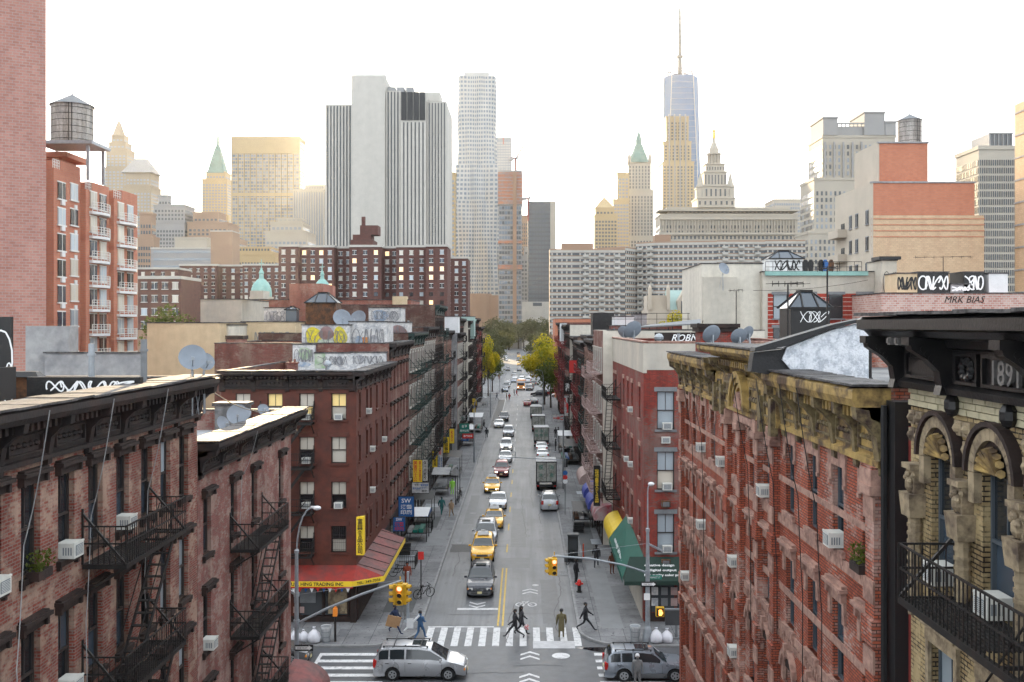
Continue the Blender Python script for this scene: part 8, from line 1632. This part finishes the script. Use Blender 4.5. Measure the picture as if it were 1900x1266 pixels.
o = text('TEL: 349-7036', 'lettering', M['black'], aw2, (-.685-.03, -.90, zo-.165), rot=(R(90), 0, math.atan2(-1.75, 1.35)), h=.17, width=1.7, depth=.003, bold=.01)
q = MB()
for i in range(22):
    y = .2+i*.38; q.k = i % 3; q.add([(-1.25, y, zo-.45), (-1.25, y+.26, zo-.45), (-1.25, y+.13, zo-.72)], [(0, 1, 2)])
q.build('bunting', [M['wht'], M['blue'], M['red']], aw2, fix=False)
t = thing('hanging_sign', 'tall yellow sign with red Chinese characters on the corner of the maroon building', 'sign', (-10.2, 63.6, 0)); q = MB(); q.prism([(-.5, -.05), (-.02, -.1), (0, .38)], 4.5, 6.95); q.build('panel', M['yel'], t); text('富興食品公司', 'lettering', M['black'], t, (-.25, -.115, 5.72), rot=(R(90), 0, R(-6)), h=2.25, width=.36, depth=.004, vertical=True, bold=.01); q = MB(); q.bar((-.3, .1, 7.0), (-.3, .1, 6.9), .03); q.bar((-.9, .5, 6.0), (-.2, .2, 6.0), .03); q.build('bracket', M['iron'], t)
# shop window contents of the corner shop
for y, z, w_, h_, m_ in ((6.6, 1.6, .9, .9, 'awred'), (5.4, 1.3, 1.0, .8, 'beige'), (3.3, 1.6, 1.4, .9, 'gstone'), (4.6, .75, .5, .4, 'pinkirn'), (3.7, .7, .7, .4, 'pinkirn'), (1.2, 1.4, 1.2, 1.9, 'sand')): q = MB(); q.box(-.085, -.065, y-w_/2, y+w_/2, z-h_/2+.2, z+h_/2+.2); q.build('shop_poster', M[m_], b)
def hang(label, x, y, z, w, h, m, txt=(), bracket=True, vertical=False, cat='sign', dbl=False, d=.16):
    t = thing('hanging_sign', label, cat, (x, y, z), 0, 'signs hanging over the pavement'); q = MB(); q.box(-w/2, w/2, -d/2, d/2, -h/2, h/2); q.build('panel', M[m], t); q = MB(); q.box(-w/2-.03, w/2+.03, -d/2-.015, d/2+.015, h/2, h/2+.04).box(-w/2-.03, w/2+.03, -d/2-.015, d/2+.015, -h/2-.04, -h/2).box(-w/2-.03, -w/2, -d/2-.015, d/2+.015, -h/2, h/2).box(w/2, w/2+.03, -d/2-.015, d/2+.015, -h/2, h/2); s_ = -1 if x < 0 else 1
    q.bar((s_*w/2, 0, h*.35), (s_*(w/2+.35), 0, h*.35), .04); q.bar((s_*w/2, 0, -h*.3), (s_*(w/2+.35), 0, -h*.3), .04); q.build('sign_frame', M['iron'], t)
    for (s__, mm, dx, dz, hh, ww, ver) in txt: text(s__, 'lettering', M[mm], t, (dx, -d/2-.005, dz), h=hh, width=ww, depth=.003, vertical=ver, bold=.012)
    return t
hang('big blue sign with a white swirl and white Chinese characters over the left pavement', -10.0, 84.7, 3.75, 1.3, 1.7, 'blue', [('漢藝', 'wht', 0, -.02, .36, .95, False), ('印刷', 'wht', 0, -.48, .38, .95, False), ('SW', 'wht', 0, .5, .36, .8, False)])
hang('smaller dark blue sign with red characters below the big blue one', -9.95, 79.5, 3.3, .95, 1.1, 'blue', [('漢藝', 'red', 0, .0, .32, .7, False), ('印刷', 'red', 0, -.36, .3, .7, False), ('SW', 'wht', 0, .38, .24, .5, False)])
hang('wide pale blue sign with small dark pictures above the blue sign', -9.55, 92, 4.15, 1.55, .95, 'mwhite', [('電器電腦', 'blue', .35, .25, .2, .7, False), ('PDA', 'blue', .3, .0, .14, .3, False), ('電訊器材', 'blue', -.35, -.05, .2, .7, False), ('手機', 'black', -.35, .28, .2, .4, False), ('維修', 'black', .35, -.28, .22, .5, False)])
hang('tall yellow sign with red Chinese bus characters on the left row', -9.95, 93.3, 5.5, .85, 2.1, 'yel', [('美雲巴士公', 'red', -.2, 0, 1.95, .36, True), ('華文旅遊司', 'red', .22, 0, 1.9, .24, True)])
hang('tall white sign with faint characters right beside the yellow bus sign', -9.35, 94.2, 5.45, .5, 2.0, 'mwhite', [('保州同鄉校', 'bdark', 0, 0, 1.8, .32, True)])
hang('short yellow sign left of the white hair cutting sign', -10.4, 116.5, 2.95+.6, .58, 2.0, 'yel', [('馬來東風', 'bdark', 0, 0, 1.7, .36, True)])
hang('tall white sign with large dark red characters between two yellow signs', -9.9, 117.6, 3.2+.2, .62, 2.7, 'mwhite', [('剪草', 'red', 0, .85, .85, .4, True), ('電話美髮', 'blue', -.1, -.45, 1.4, .2, True), ('專業', 'blue', .16, -.45, 1.4, .12, True)])
hang('tall yellow sign with a slanted foot and dark characters', -9.85, 126.5, 3.7, .75, 2.5, 'yel', [('頭頭鴨吧', 'bdark', 0, 0, 2.1, .45, True)])
hang('glowing orange yellow sign with thin letters farther up the left row', -9.9, 137, 3.9, .65, 2.0, 'yel', [('和桂公', 'red', 0, 0, 1.5, .3, True)])
hang('teal and white sign above the green one on the left row', -9.3, 156, 4.6, 1.5, .9, 'mwhite', [('合發', 'green', 0, 0, .6, 1.1, False)])
hang('dark green sign with white characters on the left row', -9.1, 152, 3.4, 1.5, 1.5, 'green', [('合發', 'wht', 0, .3, .45, .8, False), ('東州公司', 'wht', 0, -.35, .35, 1.3, False)])
hang('dark red banner with white characters near the left kerb', -8.2, 146, 2.9, 1.6, .7, 'red', [('專門修車', 'wht', 0, 0, .3, 1.3, False)])
hang('bright yellow wide sign with a dark red scrawl, far on the left row', -10.4, 195, 4.0, 2.2, 1.1, 'yel', [('大家樂', 'red', 0, 0, .7, 1.6, False)])
hang('narrow yellow and white sign stack, far on the left row', -9.9, 193, 3.2, 1.0, 3.4, 'yel', [('麵', 'blue', 0, .2, .8, .7, False), ('飯店', 'red', 0, -1.1, .6, .7, False)])
hang('white sign with small dark letters beyond the yellow stack', -8.3, 200, 3.2, 2.0, .9, 'mwhite', [('超市', 'black', .3, 0, .5, .9, False)])
hang('white sign with a red lobster hanging over the right pavement', 5.9, 172, 3.1, 2.0, 1.3, 'mwhite')
hang('tall white sign with a red lobster against the right row', 7.0, 160, 6.2, 1.0, 3.2, 'mwhite')
def lobster(x, y, z, s, rot=0):
    q = MB(); c_, s_ = math.cos(rot), math.sin(rot); P = lambda u, v: (x+(u*c_-v*s_)*s, z+(u*s_+v*c_)*s)
    def pr(pts): q.prism([P(*p) for p in pts], y-.01, y, 'y')
    pr([(-.5, -.06), (-.2, -.1), (.15, -.12), (.3, 0), (.15, .12), (-.2, .1), (-.5, .06)]); pr([(-.75, -.16), (-.5, -.05), (-.5, .05), (-.75, .16)])
    for k in (-1, 1): pr([(.2, k*.1), (.5, k*.34), (.55, k*.28), (.28, k*.05)]); pr([(.48, k*.3), (.85, k*.36), (.8, k*.14), (.66, k*.22), (.55, k*.16)])
    for k in (-1, 1):
        for j in range(3): pr([(-.1+j*.12, k*.1), (-.14+j*.12, k*.3), (-.1+j*.12, k*.3), (-.04+j*.12, k*.1)])
    tag(q.build('lobster_emblem', M['red']), 'red lobster emblem on the %s white sign of the right row' % ('upright' if rot else 'wide'), 'emblem')
lobster(5.9, 171.9, 3.1, 1.05); lobster(7.0, 159.9, 6.2, 1.5, PI/2)
hang('large red box sign high on the right row', 6.7, 136, 13.5, 1.0, 1.7, 'red', [])
hang('dark purple banner with grey writing on the right row', 6.6, 150, 9.8, 1.2, 2.0, 'bdark', [('酒樓', 'wht', 0, 0, 1.2, .7, True)])
hang('yellow on black upright sign beside the fire escape of the red corner building', 6.3, 86.0, 5.3, .5, 3.4, 'black', [('瑞豐食品', 'yel', 0, 0, 2.9, .32, True)])
# right awnings on the corner building (local x = 86.2 - world y)
b = RCB; q = MB(); x0, x1 = 12.0, 22.2
q.add([(x0, -.02, 5.1), (x1+.05, -.02, 4.35), (x1+.05, -1.35, 2.95), (x0, -1.35, 3.3)], [(0, 1, 2, 3)]); aw = q.build('awning', M['grn2'], b, fix=False); q = MB(); q.add([(x0, -1.36, 3.3), (x1+.05, -1.36, 2.95), (x1+.05, -1.36, 2.6), (x0, -1.36, 2.95)], [(0, 1, 2, 3)]); q.build('valance', M['grn2'], aw, fix=False)
text('creative design  digital output  color printing', 'lettering', M['wht'], aw, (17.6, -1.10, 3.46), rot=(R(47), R(3), 0), h=.3, width=7.5, depth=.003)
q = MB(); q.add([(x1+.02, -.9, 4.3), (x1+.02, 3.9, 4.3), (x1+1.0, 3.9, 3.0), (x1+1.0, -1.35, 2.95)], [(0, 1, 2, 3)]); q.add([(x1+1.0, -1.35, 2.95), (x1+1.0, 3.9, 3.0), (x1+1.0, 3.9, 2.75), (x1+1.0, -1.35, 2.7)], [(0, 1, 2, 3)]); q.add([(x1+.02, -.9, 4.3), (x1+1.0, -1.35, 2.95), (x1+.02, -1.35, 2.95)], [(0, 1, 2)]); aw = q.build('awning', M['grnd'], b, fix=False)
q = MB(); q.box(x1+.02, x1+1.2, 3.95, 6.6, 2.7, 4.9); q.build('awning_box', M['grnd'], b)
for i, s_ in enumerate(('creative design', 'digital output', 'high quality color printing')): text(s_, 'lettering', M['wht'], aw, (x1+.42+i*.20, .95+i*.2, 3.83-i*.265), rot=(R(90-37), 0, R(90)), h=.2, width=(1.9, 1.75, 2.8)[i], depth=.003, bold=.015)
for i in range(10): q = MB(); y = .3+(i % 5)*.62+.2; z = 1.15+(i//5)*.7; q.box(x1+.055, x1+.075, y, y+.42, z, z+.5); q.build('shop_poster', M[('mwhite', 'gstone', 'pinkirn', 'blue', 'mwhite')[i % 5]], b)
def dome_awn(label, y0, y1, z, m, out=1.5, h=1.0, txt=None, X=7.68):
    t = thing('shop_awning', label, 'awning', (X, y1, z), R(-90), 'coloured awnings on the right row'); L_ = y1-y0; q = MB(); n = 7; P = [(out*math.sin(PI/2*i/n), h*math.cos(PI/2*i/n)) for i in range(n+1)] + [(out, -.3)]
    V = [(x, -o, zz) for x in (0, L_) for o, zz in P]; k = len(P); q.add(V, [(i, i+1, k+i+1, k+i) for i in range(k-1)]); q.add([(0, 0, h), (0, 0, -.3)]+[(0, -o, zz) for o, zz in P[::-1]][:-1], [tuple(range(k+1))]); q.add([(L_, 0, h), (L_, 0, -.3)]+[(L_, -o, zz) for o, zz in P[::-1]][:-1], [tuple(range(k+1))])
    q.build('canopy', M[m], t, fix=False)
    if txt: text(txt, 'lettering', M['red'], t, (L_+.01, -out*.5, -.05), rot=(R(90), 0, R(90)), h=.3, width=1.1, depth=.003)
    return t
M['awyel'] = mat('awning_yellow', (.72, .50, .03), .6, var=.2, scale=1); M['awmar'] = mat('awning_maroon', (.30, .05, .07), .7, c2=(.4, .3, .3), scale=.6, lo=.45, hi=.6); M['awblu'] = mat('awning_blue', (.05, .07, .32), .6, var=.2, scale=1)
dome_awn('yellow rounded awning with red characters next to the green awning', 75.2, 81.5, 3.0, 'awyel', out=1.15, txt='福泰來'); dome_awn('faded maroon and white awning behind the yellow one', 85.0, 89.4, 2.8, 'awmar', X=7.5); dome_awn('blue rounded awning behind the maroon one', 90.0, 94.0, 2.8, 'awblu', X=7.3); dome_awn('small blue awning farthest of the right row awnings', 95.0, 98.0, 3.0, 'awblu', X=7.2)
dome_awn('pale pink awning beside the black crates on the right row', 104, 110, 2.8, 'pinkirn', X=7.3)
# market stalls and stacked crates on the pavements
def stall(label, x, y, w, d, h, m, seed=0):
    t = thing('market_stall', label, 'stall', (x, y, .14), 0, 'market stalls on the pavement'); q = MB(); q.box(-w/2, w/2, -d/2, d/2, .75, .82)
    for sx in (-1, 1):
        for sy in (-1, 1): q.box(sx*w/2*.94-.03, sx*w/2*.94+.03, sy*d/2*.94-.03, sy*d/2*.94+.03, 0, h if sx*1 > -5 else h)
    q.build('table', M['iron'], t); q = MB(); q.add([(-w/2-.1, -d/2-.2, h), (w/2+.1, -d/2-.2, h), (w/2+.1, d/2, h+.35), (-w/2-.1, d/2, h+.35)], [(0, 1, 2, 3)]); q.build('canopy', M[m], t, fix=False); rn_ = random.Random(seed)
    for i in range(int(w/.5)): q = MB(); x_ = -w/2+.25+i*.5; hh = rn_.uniform(.15, .4); q.box(x_-.2, x_+.2, -d/2+.1, d/2-.1, .823, .823+hh); q.build('tray', M[rn_.choice(('mwhite', 'rust', 'wood', 'green', 'gstone', 'blue'))], t)
stall('stall with a white canopy in front of the blue sign', -9.4, 88.5, 1.8, 2.4, 2.3, 'white', 1); stall('dark canopied stall after the white canopied one on the left', -9.6, 96, 1.8, 3.0, 2.5, 'black', 2); stall('stall with a grey canopy by the person in neon green', -9.3, 112.5, 1.8, 3.2, 2.4, 'conc', 3); stall('stall with a dark round canopy below the tall yellow sign', -9.0, 126, 2.2, 4, 2.6, 'black', 4); stall('stall with a white canopy far up the left pavement', -9.0, 158, 2.2, 4, 2.7, 'white', 5); stall('farther white canopied stall on the left pavement', -8.6, 178, 2.4, 5, 2.8, 'white', 6)
stall('black stall with ramps of goods before the blue awnings', 5.6, 95, 1.8, 3.2, 1.6, 'black', 7); stall('dark stall far up the right pavement', 6.4, 138, 2.4, 6, 2.6, 'black', 8); stall('white canopied stall far up the right pavement', 6.2, 150, 2.0, 4, 2.6, 'white', 9)
for i, (x, y, s) in enumerate(((6.0, 99.5, 'topmost'), (5.0, 91.5, 'nearest'), (-9.9, 82.6, 'leftmost'), (6.2, 146, 'farthest'))):
    t = thing('crate_stack', 'black plastic crates, the %s stack along the shop fronts' % s, 'crates', (x, y, .14), .1*i, 'stacks of crates by the shops'); 
    for k in range(3): q = MB(); q.box(-.45+.03*k, .45+.03*k, -.3, .3, k*.34, k*.34+.3); q.build('crate', M['black'], t)
t = thing('metal_railing', 'black metal railing round a cellar stair before the maroon building', 'railing', (-10.0, 77.5, .14)); q = MB()
for a, e in (((0, 0), (1.5, 0)), ((1.5, 0), (1.5, 2.2)), ((0, 2.2), (1.5, 2.2))):
    q.bar((*a, 1), (*e, 1), .04); q.bar((*a, .1), (*e, .1), .04); n = 10
    for i in range(n+1): x_, y_ = a[0]+(e[0]-a[0])*i/n, a[1]+(e[1]-a[1])*i/n; q.bar((x_, y_, 0), (x_, y_, 1), .02)
q.build('rail', M['iron'], t); dup(t, (-10.0, 91, .14), 0, 'grey metal railing round a cellar stair beyond the blue sign')
# cables over the facades and a small red shop canopy at the bottom
def cable(label, pts, r=.014, m='black'):
    q = MB(); P = []
    for a, e in zip(pts, pts[1:]):
        for i in range(6): t_ = i/6; p = Vector(a).lerp(Vector(e), t_); p.z -= .25*math.sin(PI*t_); P.append(p)
    P.append(Vector(pts[-1])); q.tube(P, r, 5); o = q.build('cable', M[m]); tag(o, label, 'cable', 'loose cables on the facades')
for i, (y, z1) in enumerate(((26.9, 8), (25.2, 7.5), (29.6, 10), (33.0, 9), (41.6, 8), (44.0, 9))): cable('black cable hanging down the red building, %s from its near end' % ('second', 'first', 'third', 'fourth', 'fifth', 'sixth')[i], [(6.9, y, 17.6), (7.45, y+.15, 14.5), (7.45, y-.3, 12), (7.5, y-.1, z1)])
for i, (y, z1) in enumerate(((21.0, 9), (24.3, 6), (28.0, 11), (37.4, 9))): cable('thin pale cable looping down the left tenements, %s from the left edge' % ('first', 'second', 'third', 'fourth')[i], [(-10.0, y, 17.4 if y < 33 else 15.2), (-10.65, y+.2, 14.5 if y < 33 else 13.5), (-10.6, y-.2, 12), (-10.7, y+.3, z1)], .012, 'conc')
t = thing('shop_canopy', 'faded dark red rounded canopy at the lower left edge of the crossing', 'awning', (-10.8, 45.6, 2.4), R(90)); q = MB(); n = 7; P = [(1.7*math.sin(PI/2*i/n), 1.1*math.cos(PI/2*i/n)) for i in range(n+1)]; k = len(P)
q.add([(x, -o, zz) for x in (-3, 1.2) for o, zz in P], [(i, i+1, k+i+1, k+i) for i in range(k-1)]); q.add([(1.2, 0, 0), (1.2, 0, 1.1)]+[(1.2, -o, zz) for o, zz in P[1:]], [tuple(range(k+1))]); q.build('canopy', M['awpink'], t, fix=False)
for x, y, z, l in ((-10.6, 21.8, 13.65, 'potted plants on the sill of a near left window'), (7.5, 22.2, 13.7, 'potted plant on the sill of the nearest red building window')):
    t = thing('potted_plant', l, 'plant', (x, y, z)); q = MB(); q.box(-.14, .14, -.32, .32, 0, .2); q.build('planter', M['bdark'], t); q = MB(); rr = random.Random(4)
    for i in range(140): p = Vector((rr.uniform(-.16, .16), rr.uniform(-.38, .38), .2+rr.uniform(0, .4))); u = Vector((rr.gauss(0, 1), rr.gauss(0, 1), rr.gauss(0, 1))).normalized()*.06; v = u.cross(Vector((rr.gauss(0, 1), rr.gauss(0, 1), rr.gauss(0, 1)))).normalized()*.03; q.add([p-u, p+v, p+u, p-v], [(0, 1, 2, 3)])
    q.build('leaves', M['leaf'], t, fix=False)
# ------------------------------------------------------------------ haze
q = MB(); q.box(-1500, 1500, -120, 2300, -1.5, 640)
hz = stuff('haze', q, None or _base('haze_air')[0]); hm = MATS['haze_air']; ht_ = hm.node_tree; ht_.nodes.remove(ht_.nodes['Principled BSDF'])
pv = ht_.nodes.new('ShaderNodeVolumePrincipled'); pv.inputs['Color'].default_value = (1, .99, .96, 1); pv.inputs['Density'].default_value = HAZE; pv.inputs['Anisotropy'].default_value = ANISO
ht_.links.new(pv.outputs[0], [n for n in ht_.nodes if n.type == 'OUTPUT_MATERIAL'][0].inputs['Volume'])
for p_ in PROTO:
    def _rm(o):
        for k in KIDS.get(o.name, []): _rm(k)
        bpy.data.objects.remove(o)
    _rm(p_)
bpy.data.scenes.remove(TMP)
